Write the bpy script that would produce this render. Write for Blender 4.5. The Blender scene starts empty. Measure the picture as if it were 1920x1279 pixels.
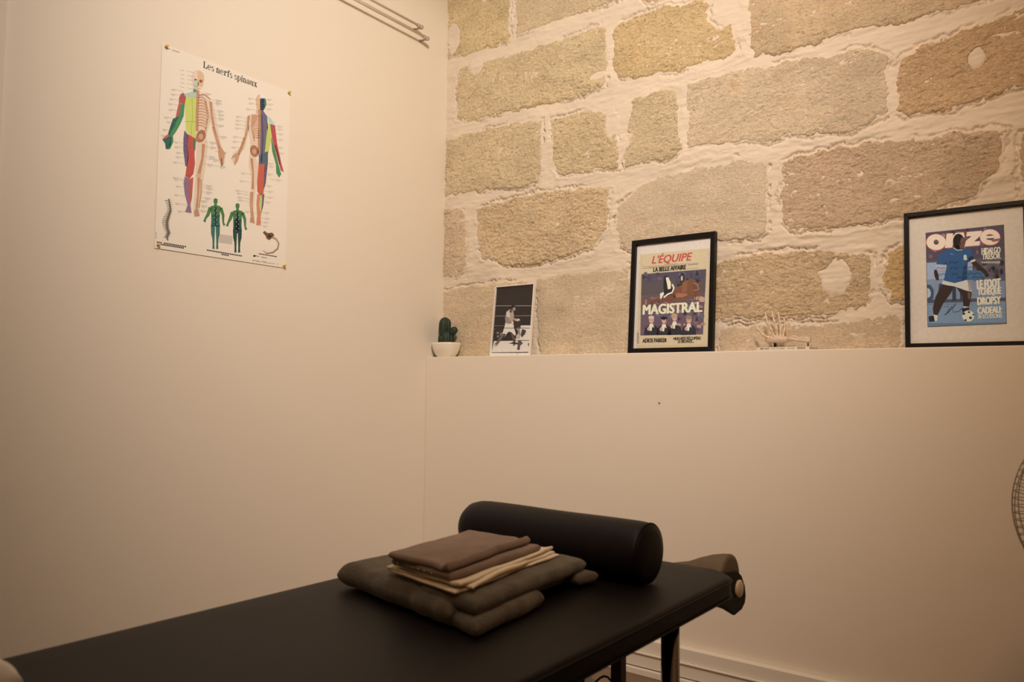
import bpy, math, random
import numpy as np
from mathutils import Matrix, Vector
PI = math.pi
scene = bpy.context.scene
COL = scene.collection

# ------------------------------------------------------------------ camera, world, lamps, exposure
cam_data = bpy.data.cameras.new('camera')
cam = bpy.data.objects.new('camera', cam_data)
COL.objects.link(cam)
cam_data.sensor_width = 36.0
cam_data.lens = 26.895
cam_data.clip_start = 0.02
cam.matrix_world = Matrix(((0.800703, 0.027055, 0.59845, 2.373624), (0.598977, -0.052943, -0.799014, -2.635818), (0.010066, 0.998231, -0.058597, 1.014014), (0.0, 0.0, 0.0, 1.0)))
cam_data.dof.use_dof = True
cam_data.dof.focus_distance = 2.65
cam_data.dof.aperture_fstop = 4.0
scene.camera = cam

world = bpy.data.worlds.new('world')
scene.world = world
world.use_nodes = True
world.node_tree.nodes['Background'].inputs[0].default_value = (0.8, 0.65, 0.5, 1)
world.node_tree.nodes['Background'].inputs[1].default_value = 0.0

def spot(name, loc, target, power, color, angle, blend, radius):
    d = bpy.data.lights.new(name, 'SPOT')
    d.energy = power; d.color = color; d.spot_size = math.radians(angle); d.spot_blend = blend
    d.shadow_soft_size = radius
    o = bpy.data.objects.new(name, d)
    COL.objects.link(o)
    o.location = loc
    o.rotation_euler = (Vector(target) - Vector(loc)).to_track_quat('-Z', 'Y').to_euler()
    return o

# ceiling track spot aimed at the corner, plain ceiling lamp, two added warm fills
spot('track_spot', (2.2, -2.2, 2.9), (0.3, -0.1, 1.65), 150.0, (1.0, 0.95, 0.865), 88, 1.0, 0.16)
spot('fill_spot_warm', (2.6, -2.8, 2.9), (0.85, 0.0, 1.6), 165.0, (1.0, 0.605, 0.325), 80, 1.0, 0.16)  # added fill, brightens and warms the dimmer wall areas
spot('ceiling_lamp', (1.4, -1.4, 2.95), (1.4, -1.4, 0.0), 18.5, (1.0, 0.90, 0.74), 176, 0.1, 0.10)
spot('fill_lamp_room', (2.3, -2.4, 2.95), (2.3, -2.4, 0.0), 3.0, (1.0, 0.62, 0.36), 176, 0.1, 0.07)  # added weak fill, warms the darker parts of the room

scene.view_settings.view_transform = 'Standard'
scene.view_settings.look = 'None'
scene.view_settings.gamma = 1.0
scene.view_settings.use_curve_mapping = False
scene.view_settings.exposure = 0.11

# ------------------------------------------------------------------ materials
def lin(c):
    return tuple((v / 12.92 if v <= 0.04045 else ((v + 0.055) / 1.055) ** 2.4) for v in c)

def rgb(c):
    return lin(tuple(v / 255 for v in c))

def mat(name, color, rough=0.6, metal=0.0, bump=None, vary=None, sheen=0.0, coat=0.0, attr=None, spec=0.5, stretch=None):
    m = bpy.data.materials.new(name)
    m.use_nodes = True
    nt = m.node_tree
    b = nt.nodes['Principled BSDF']
    b.inputs['Base Color'].default_value = (*color, 1)
    b.inputs['Roughness'].default_value = rough
    b.inputs['Metallic'].default_value = metal
    b.inputs['Specular IOR Level'].default_value = spec
    if sheen:
        b.inputs['Sheen Weight'].default_value = sheen
    if coat:
        b.inputs['Coat Weight'].default_value = coat
    tc = nt.nodes.new('ShaderNodeTexCoord')
    vec = tc.outputs['Object']
    if stretch:
        mp = nt.nodes.new('ShaderNodeMapping')
        mp.inputs['Scale'].default_value = stretch
        nt.links.new(vec, mp.inputs[0]); vec = mp.outputs[0]
    src = None
    if attr:
        a = nt.nodes.new('ShaderNodeAttribute'); a.attribute_name = attr
        src = a.outputs['Color']
        nt.links.new(src, b.inputs['Base Color'])
    if vary:
        scale, lo, hi = vary
        n = nt.nodes.new('ShaderNodeTexNoise'); n.inputs['Scale'].default_value = scale; n.inputs['Detail'].default_value = 5
        nt.links.new(vec, n.inputs['Vector'])
        r = nt.nodes.new('ShaderNodeMapRange')
        r.inputs[1].default_value = 0.3; r.inputs[2].default_value = 0.7
        r.inputs[3].default_value = lo; r.inputs[4].default_value = hi
        nt.links.new(n.outputs['Fac'], r.inputs[0])
        mx = nt.nodes.new('ShaderNodeMix'); mx.data_type = 'RGBA'; mx.blend_type = 'MULTIPLY'
        mx.inputs[0].default_value = 1.0
        if src: nt.links.new(src, mx.inputs[6])
        else: mx.inputs[6].default_value = (*color, 1)
        nt.links.new(r.outputs[0], mx.inputs[7])
        nt.links.new(mx.outputs[2], b.inputs['Base Color'])
    if bump:
        prev = None
        for scale, strength, dist in bump:
            n = nt.nodes.new('ShaderNodeTexNoise'); n.inputs['Scale'].default_value = scale; n.inputs['Detail'].default_value = 6
            nt.links.new(vec, n.inputs['Vector'])
            bp = nt.nodes.new('ShaderNodeBump'); bp.inputs['Strength'].default_value = strength; bp.inputs['Distance'].default_value = dist
            nt.links.new(n.outputs['Fac'], bp.inputs['Height'])
            if prev: nt.links.new(prev.outputs[0], bp.inputs['Normal'])
            prev = bp
        nt.links.new(prev.outputs[0], b.inputs['Normal'])
    return m

PLASTER = (0.80, 0.735, 0.65)
M = {}
M['plaster'] = mat('painted_plaster', PLASTER, 0.75, bump=[(9, 0.25, 0.004), (60, 0.12, 0.001)], spec=0.3)
M['trim'] = mat('painted_trim', (0.80, 0.76, 0.69), 0.45, bump=[(30, 0.08, 0.001)])
M['ceiling'] = mat('ceiling_paint', (0.78, 0.72, 0.63), 0.85, bump=[(50, 0.1, 0.001)])
M['room'] = mat('room_paint', (0.62, 0.46, 0.30), 0.85, bump=[(50, 0.1, 0.001)])
M['floor'] = mat('brown_floor', (0.20, 0.125, 0.078), 0.5, vary=(6, 0.7, 1.2), bump=[(40, 0.1, 0.001)], stretch=(1, 8, 1))
M['mortar'] = mat('lime_mortar', (0.71, 0.625, 0.525), 0.9, vary=(14, 0.93, 1.04), bump=[(70, 0.35, 0.004), (300, 0.3, 0.0012)], spec=0.2, stretch=(0.45, 1, 1.3))
M['vinyl'] = mat('dark_vinyl', (0.0072, 0.0048, 0.0052), 0.5, bump=[(400, 0.12, 0.0004), (18, 0.1, 0.002)], spec=0.15)
M['vinyl_side'] = mat('dark_vinyl_side', (0.0065, 0.0046, 0.0048), 0.5, bump=[(400, 0.12, 0.0004)], spec=0.15)
M['bolster'] = mat('navy_vinyl', (0.0075, 0.0058, 0.0085), 0.5, bump=[(350, 0.12, 0.0004), (14, 0.15, 0.003)], spec=0.22)
M['black'] = mat('black_plastic', (0.003, 0.0028, 0.0028), 0.6, vary=(30, 0.8, 1.2), spec=0.2)
M['black_wood'] = mat('black_frame_lacquer', (0.0065, 0.0055, 0.0055), 0.45, spec=0.2, bump=[(60, 0.1, 0.0006)], stretch=(1, 1, 0.2))
M['white_frame'] = mat('white_frame_lacquer', (0.82, 0.78, 0.74), 0.35, bump=[(60, 0.06, 0.0006)])
M['chrome'] = mat('chrome', (0.27, 0.24, 0.22), 0.12, metal=1.0, vary=(3, 0.85, 1.1))
M['brown_metal'] = mat('dark_brown_metal', (0.030, 0.018, 0.013), 0.4, metal=0.3, vary=(12, 0.85, 1.15))
M['grey_wool'] = mat('grey_olive_wool', (0.118, 0.101, 0.080), 0.95, vary=(22, 0.78, 1.25), bump=[(160, 0.6, 0.003), (900, 0.5, 0.0008)], sheen=0.25, spec=0.1)
M['taupe'] = mat('taupe_jersey', (0.235, 0.172, 0.142), 0.95, vary=(14, 0.85, 1.15), bump=[(500, 0.4, 0.0008), (40, 0.3, 0.003)], sheen=0.2, spec=0.1)
M['cream'] = mat('cream_cotton', (0.84, 0.73, 0.58), 0.9, vary=(20, 0.9, 1.06), bump=[(300, 0.3, 0.001), (40, 0.3, 0.003)], spec=0.15)
M['white_cloth'] = mat('white_cotton', (0.80, 0.74, 0.66), 0.9, vary=(10, 0.93, 1.03), bump=[(30, 0.3, 0.004), (500, 0.3, 0.0006)], spec=0.15)
M['roll'] = mat('grey_brown_fabric', (0.165, 0.130, 0.092), 0.85, vary=(18, 0.85, 1.12), bump=[(600, 0.3, 0.0006)], spec=0.2)
M['print'] = mat('printed_ink', (0.8, 0.8, 0.8), 0.55, attr='Col', vary=(90, 0.94, 1.04), spec=0.2)
M['poster_print'] = mat('poster_ink', (0.8, 0.8, 0.8), 0.5, attr='Col', vary=(60, 0.97, 1.02), spec=0.35)
M['paper'] = mat('poster_paper', (0.84, 0.80, 0.74), 0.5, bump=[(7, 0.25, 0.006)], spec=0.35)
M['backing'] = mat('fibreboard', (0.25, 0.17, 0.10), 0.9, vary=(50, 0.85, 1.1))
M['pin'] = mat('yellow_plastic', (0.72, 0.50, 0.09), 0.35, vary=(80, 0.95, 1.05))
M['rod'] = mat('brushed_rod', (0.80, 0.74, 0.66), 0.4, metal=0.0, vary=(40, 0.95, 1.05))
M['rod_end'] = mat('satin_metal', (0.52, 0.46, 0.38), 0.4, metal=0.3, vary=(40, 0.9, 1.1))
M['ceramic'] = mat('white_ceramic', (0.84, 0.79, 0.68), 0.3, vary=(20, 0.98, 1.02))
M['cactus'] = mat('cactus_green', (0.013, 0.032, 0.019), 0.6, vary=(60, 0.65, 1.5), bump=[(160, 0.4, 0.002)])
M['soil'] = mat('potting_soil', (0.05, 0.035, 0.022), 0.95, vary=(120, 0.6, 1.4), bump=[(150, 0.8, 0.004)])
M['bone'] = mat('ivory_plastic', (0.72, 0.58, 0.43), 0.45, vary=(60, 0.86, 1.08), bump=[(90, 0.2, 0.001)])
M['bone_pale'] = mat('pale_bone_plastic', (0.66, 0.52, 0.42), 0.4, vary=(60, 0.88, 1.06))
M['page'] = mat('page_edges', (0.78, 0.72, 0.62), 0.8, vary=(300, 0.9, 1.05))
M['cover'] = mat('book_cover', (0.82, 0.77, 0.68), 0.4, vary=(30, 0.96, 1.03))
M['ink'] = mat('black_ink', (0.02, 0.018, 0.016), 0.6, vary=(50, 0.9, 1.1))
M['knob'] = mat('cream_plastic', (0.62, 0.49, 0.37), 0.35, vary=(60, 0.9, 1.05))
M['fan_metal'] = mat('fan_wire', (0.36, 0.30, 0.25), 0.4, metal=0.2, vary=(30, 0.9, 1.1))
M['fan_body'] = mat('fan_plastic', (0.55, 0.50, 0.45), 0.4, vary=(30, 0.95, 1.05))
M['stool'] = mat('tan_vinyl', (0.26, 0.18, 0.11), 0.5, bump=[(200, 0.2, 0.0006)])
M['bead'] = mat('grey_snap', (0.30, 0.26, 0.24), 0.3, metal=0.4, vary=(90, 0.9, 1.1))
M['nail'] = mat('nail_grey', (0.28, 0.22, 0.17), 0.5, vary=(90, 0.9, 1.1))

def glass_material():
    m = bpy.data.materials.new('picture_glass')
    m.use_nodes = True
    nt = m.node_tree
    nt.nodes.remove(nt.nodes['Principled BSDF'])
    out = nt.nodes['Material Output']
    t = nt.nodes.new('ShaderNodeBsdfTransparent'); t.inputs[0].default_value = (1, 1, 1, 1)
    g = nt.nodes.new('ShaderNodeBsdfGlossy'); g.inputs['Roughness'].default_value = 0.03
    lw = nt.nodes.new('ShaderNodeLayerWeight'); lw.inputs[0].default_value = 0.5
    pw = nt.nodes.new('ShaderNodeMath'); pw.operation = 'POWER'; pw.inputs[1].default_value = 4.0
    nt.links.new(lw.outputs['Facing'], pw.inputs[0])
    f = nt.nodes.new('ShaderNodeMath'); f.operation = 'MULTIPLY_ADD'; f.inputs[1].default_value = 0.3; f.inputs[2].default_value = 0.012
    nt.links.new(pw.outputs[0], f.inputs[0])
    mx = nt.nodes.new('ShaderNodeMixShader')
    nt.links.new(f.outputs[0], mx.inputs[0]); nt.links.new(t.outputs[0], mx.inputs[1]); nt.links.new(g.outputs[0], mx.inputs[2])
    nt.links.new(mx.outputs[0], out.inputs[0])
    return m
M['glass'] = glass_material()

def limestone():
    m = bpy.data.materials.new('limestone')
    m.use_nodes = True
    nt = m.node_tree; b = nt.nodes['Principled BSDF']
    b.inputs['Roughness'].default_value = 0.92; b.inputs['Specular IOR Level'].default_value = 0.15
    tc = nt.nodes.new('ShaderNodeTexCoord')
    mp = nt.nodes.new('ShaderNodeMapping'); mp.inputs['Scale'].default_value = (0.62, 1, 1.35); mp.inputs['Rotation'].default_value = (0, 0.2, 0)
    nt.links.new(tc.outputs['Object'], mp.inputs[0])
    def noise(scale, detail, rough=0.6):
        n = nt.nodes.new('ShaderNodeTexNoise'); n.inputs['Scale'].default_value = scale; n.inputs['Detail'].default_value = detail
        n.inputs['Roughness'].default_value = rough
        nt.links.new(mp.outputs[0], n.inputs['Vector']); return n
    def rng(src, a, c, lo, hi):
        r = nt.nodes.new('ShaderNodeMapRange')
        for i, v in enumerate((a, c, lo, hi)): r.inputs[i + 1].default_value = v
        nt.links.new(src, r.inputs[0]); return r
    def mul(a, bsock):
        x = nt.nodes.new('ShaderNodeMix'); x.data_type = 'RGBA'; x.blend_type = 'MULTIPLY'; x.inputs[0].default_value = 1
        nt.links.new(a, x.inputs[6]); nt.links.new(bsock, x.inputs[7]); return x.outputs[2]
    at = nt.nodes.new('ShaderNodeAttribute'); at.attribute_name = 'Col'
    broad = rng(noise(9, 4).outputs['Fac'], 0.3, 0.7, 0.88, 1.08)
    pit = rng(noise(75, 5, 0.7).outputs['Fac'], 0.31, 0.45, 0.50, 1.05)  # shade of small pits painted into the stone colour
    pit_shade = nt.nodes.new('ShaderNodeAttribute'); pit_shade.attribute_name = 'pit_shade'
    pm = nt.nodes.new('ShaderNodeMix'); pm.data_type = 'RGBA'; pm.blend_type = 'MULTIPLY'
    nt.links.new(pit_shade.outputs['Fac'], pm.inputs[0])
    nt.links.new(mul(at.outputs['Color'], broad.outputs[0]), pm.inputs[6]); nt.links.new(pit.outputs[0], pm.inputs[7])
    c = pm.outputs[2]
    grain = rng(noise(190, 4, 0.7).outputs['Fac'], 0.32, 0.62, 0.74, 1.10)  # fine stone speckle, also standing in for shading of the relief
    c = mul(c, grain.outputs[0])
    # rust coloured veins
    rust = rng(noise(11, 6, 0.75).outputs['Fac'], 0.57, 0.72, 0.0, 0.7)
    x = nt.nodes.new('ShaderNodeMix'); x.data_type = 'RGBA'; x.blend_type = 'MULTIPLY'
    nt.links.new(rust.outputs[0], x.inputs[0]); nt.links.new(c, x.inputs[6]); x.inputs[7].default_value = (0.88, 0.62, 0.42, 1)
    nt.links.new(x.outputs[2], b.inputs['Base Color'])
    prev = None
    for scale, s, dist in ((110, 1.0, 0.009), (330, 1.0, 0.003)):
        bp = nt.nodes.new('ShaderNodeBump'); bp.inputs['Strength'].default_value = s; bp.inputs['Distance'].default_value = dist
        nt.links.new(noise(scale, 8, 0.72).outputs['Fac'], bp.inputs['Height'])
        if prev: nt.links.new(prev.outputs[0], bp.inputs['Normal'])
        prev = bp
    nt.links.new(prev.outputs[0], b.inputs['Normal'])
    return m
M['stone'] = limestone()

# ------------------------------------------------------------------ mesh helpers
class Geo:
    """Collects shapes; build() links them as ONE mesh object."""
    def __init__(s):
        s.v = []; s.f = []; s.sm = []
    def add(s, v, f, smooth=False):
        o = len(s.v)
        s.v += [tuple(p) for p in v]
        s.f += [tuple(i + o for i in q) for q in f]
        s.sm += [smooth] * len(f)
        return s
    def box(s, lo, hi):
        (a, b, c), (d, e, g) = lo, hi
        return s.add([(a, b, c), (d, b, c), (d, e, c), (a, e, c), (a, b, g), (d, b, g), (d, e, g), (a, e, g)],
                     [(3, 2, 1, 0), (4, 5, 6, 7), (0, 1, 5, 4), (1, 2, 6, 5), (2, 3, 7, 6), (3, 0, 4, 7)])
    def prism(s, poly, axis, lo, hi):
        n = len(poly)
        def P(p, t):
            return {'x': (t, p[0], p[1]), 'y': (p[0], t, p[1]), 'z': (p[0], p[1], t)}[axis]
        v = [P(p, lo) for p in poly] + [P(p, hi) for p in poly]
        f = [tuple(range(n))[::-1], tuple(range(n, 2 * n))] + [(i, (i + 1) % n, n + (i + 1) % n, n + i) for i in range(n)]
        return s.add(v, f)
    def rings(s, rings, cap=True, smooth=True):
        n = len(rings[0]); v = [p for r in rings for p in r]; f = []
        for i in range(len(rings) - 1):
            for j in range(n):
                k = (j + 1) % n
                f.append((i * n + j, i * n + k, (i + 1) * n + k, (i + 1) * n + j))
        s.add(v, f, smooth)
        if cap:
            o = len(s.v) - len(v)
            s.f += [tuple(o + j for j in range(n))[::-1], tuple(o + (len(rings) - 1) * n + j for j in range(n))]
            s.sm += [False, False]
        return s
    def lathe(s, prof, origin=(0, 0, 0), axis='z', n=32, cap=True, start=0.0):
        R = []
        for r, h in prof:
            ring = []
            for k in range(n):
                t = 2 * PI * k / n + start
                a, b = r * math.cos(t), r * math.sin(t)
                p = {'z': (a, b, h), 'x': (h, a, b), 'y': (b, h, a)}[axis]
                ring.append((p[0] + origin[0], p[1] + origin[1], p[2] + origin[2]))
            R.append(ring)
        return s.rings(R, cap)
    def tube(s, pts, rad, n=8, closed=False):
        P = [Vector(p) for p in pts]; m = len(P)
        rad = rad if hasattr(rad, '__len__') else [rad] * m
        R = []; up = None
        for i in range(m):
            a = P[i - 1] if (i > 0 or closed) else P[i]
            b = P[(i + 1) % m] if (i < m - 1 or closed) else P[i]
            d = (b - a).normalized()
            if up is None:
                up = Vector((0, 0, 1)) if abs(d.z) < 0.9 else Vector((1, 0, 0))
            x = d.cross(up).normalized(); y = x.cross(d).normalized(); up = y
            R.append([tuple(P[i] + rad[i] * (x * math.cos(2 * PI * k / n) + y * math.sin(2 * PI * k / n))) for k in range(n)])
        if closed:
            v = [p for r in R for p in r]; f = []
            for i in range(m):
                for j in range(n):
                    k = (j + 1) % n; q = (i + 1) % m
                    f.append((i * n + j, i * n + k, q * n + k, q * n + j))
            return s.add(v, f, True)
        return s.rings(R, True)
    def ball(s, c, r, n=12, m=8):
        rx, ry, rz = r if hasattr(r, '__len__') else (r, r, r)
        prof = []
        R = []
        for i in range(m + 1):
            t = PI * (0.02 + 0.96 * i / m) - PI / 2
            R.append([(c[0] + rx * math.cos(t) * math.cos(2 * PI * k / n), c[1] + ry * math.cos(t) * math.sin(2 * PI * k / n), c[2] + rz * math.sin(t)) for k in range(n)])
        return s.rings(R, True)
    def build(s, name, material, parent=None, bevel=0.0, seg=2, kind=None):
        me = bpy.data.meshes.new(name)
        me.from_pydata(s.v, [], s.f)
        me.polygons.foreach_set('use_smooth', s.sm)
        me.update()
        return link(name, me, material, parent, bevel, seg, kind)

def link(name, me, material, parent=None, bevel=0.0, seg=2, kind=None):
    o = bpy.data.objects.new(name, me)
    COL.objects.link(o)
    if material is not None:
        me.materials.append(material)
    if parent is not None:
        o.parent = parent
    if bevel:
        b = o.modifiers.new('bevel', 'BEVEL'); b.width = bevel; b.segments = seg; b.limit_method = 'ANGLE'
    if kind:
        o['kind'] = kind
    return o

def thing(name, label, category, loc=(0, 0, 0), rot=(0, 0, 0), group=None):
    o = bpy.data.objects.new(name, None)
    COL.objects.link(o)
    o.location = loc; o.rotation_euler = rot
    o.empty_display_size = 0.05
    o['label'] = label; o['category'] = category
    if group: o['group'] = group
    return o

def tag(o, label, category, group=None):
    o['label'] = label; o['category'] = category
    if group: o['group'] = group
    return o

# numpy value noise
def hash2(i, j, seed):
    h = (i * 374761393 + j * 668265263 + seed * 974634 + 12345) & 0xFFFFFFFF
    h = ((h ^ (h >> 13)) * 1274126177) & 0xFFFFFFFF
    return ((h ^ (h >> 16)) & 0xFFFFFF) / 0xFFFFFF
def vnoise(x, y, seed=0):
    xi = np.floor(x).astype(np.int64); yi = np.floor(y).astype(np.int64)
    u = x - xi; v = y - yi
    u = u * u * u * (u * (u * 6 - 15) + 10); v = v * v * v * (v * (v * 6 - 15) + 10)
    a = hash2(xi, yi, seed); b = hash2(xi + 1, yi, seed); c = hash2(xi, yi + 1, seed); d = hash2(xi + 1, yi + 1, seed)
    return (a * (1 - u) + b * u) * (1 - v) + (c * (1 - u) + d * u) * v
def fbm(x, y, octaves=4, seed=0, gain=0.5):
    t = 0; a = 1; s = 0
    for o in range(octaves):
        t = t + a * vnoise(x * 2 ** o + 17.3 * o, y * 2 ** o + 9.1 * o, seed + o); s += a; a *= gain
    return t / s
def sstep(a, b, x):
    t = np.clip((x - a) / (b - a), 0, 1)
    return t * t * (3 - 2 * t)

def grid_mesh(name, V, nu, nv, keep=None):
    idx = np.arange(nu * nv).reshape(nv, nu)
    q = np.stack([idx[:-1, :-1], idx[:-1, 1:], idx[1:, 1:], idx[1:, :-1]], -1).reshape(-1, 4)
    V = V.reshape(-1, 3)
    if keep is not None:
        k = keep.reshape(-1)
        q = q[k[q].any(axis=1)]
        used = np.unique(q)
        remap = np.full(len(V), -1); remap[used] = np.arange(len(used))
        V = V[used]; q = remap[q]
    me = bpy.data.meshes.new(name)
    me.vertices.add(len(V)); me.vertices.foreach_set('co', V.astype(np.float32).ravel())
    me.loops.add(len(q) * 4); me.loops.foreach_set('vertex_index', q.astype(np.int32).ravel())
    me.polygons.add(len(q)); me.polygons.foreach_set('loop_start', (np.arange(len(q)) * 4).astype(np.int32))
    me.polygons.foreach_set('use_smooth', np.ones(len(q), dtype=bool))
    me.update(calc_edges=True); me.validate()
    return me

# ------------------------------------------------------------------ the room
ROOM_X, ROOM_Y, ROOM_Z = 3.7, -4.3, 3.05
LEDGE, LEDGE_Y = 1.14, -0.109

def struct(name, geo, material, bevel=0.0):
    return geo.build(name, material, None, bevel, 2, 'structure')

struct('floor', Geo().box((-0.1, ROOM_Y - 0.1, -0.1), (ROOM_X + 0.1, 0.1, 0)), M['floor'])
struct('ceiling', Geo().box((-0.1, ROOM_Y - 0.1, ROOM_Z), (ROOM_X + 0.1, 0.1, ROOM_Z + 0.1)), M['ceiling'])
struct('wall_left', Geo().box((-0.1, ROOM_Y, 0), (0, 0.1, ROOM_Z)), M['plaster'])
struct('wall_right', Geo().box((ROOM_X, ROOM_Y, 0), (ROOM_X + 0.1, 0.1, ROOM_Z)), M['room'])
struct('wall_front', Geo().box((-0.1, ROOM_Y - 0.1, 0), (ROOM_X + 0.1, ROOM_Y, ROOM_Z)), M['room'])
struct('wall_back_lower', Geo().box((0, LEDGE_Y, 0), (ROOM_X, 0.06, LEDGE)), M['plaster'], 0.003)
struct('trim_1', Geo().box((0, -1.92, 0), (0.014, -1.829, ROOM_Z)), M['plaster'], 0.003)
bb = Geo()
bb.box((0, -0.138, 0.078), (ROOM_X, LEDGE_Y, 0.123))
struct('baseboard_back', bb, M['trim'], 0.002)
bb = Geo().box((0, -0.140, 0.026), (ROOM_X, LEDGE_Y, 0.078)).box((0, -0.147, 0.072), (ROOM_X, -0.138, 0.0785)).box((0, -0.150, 0.0), (ROOM_X, LEDGE_Y, 0.022))
struct('trim_2', bb, M['trim'], 0.002)
bb = Geo().box((0, -1.82, 0), (0.014, -0.15, 0.11)).box((0, ROOM_Y, 0), (0.014, -1.93, 0.11))
struct('baseboard_left', bb, M['trim'], 0.003)

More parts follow.
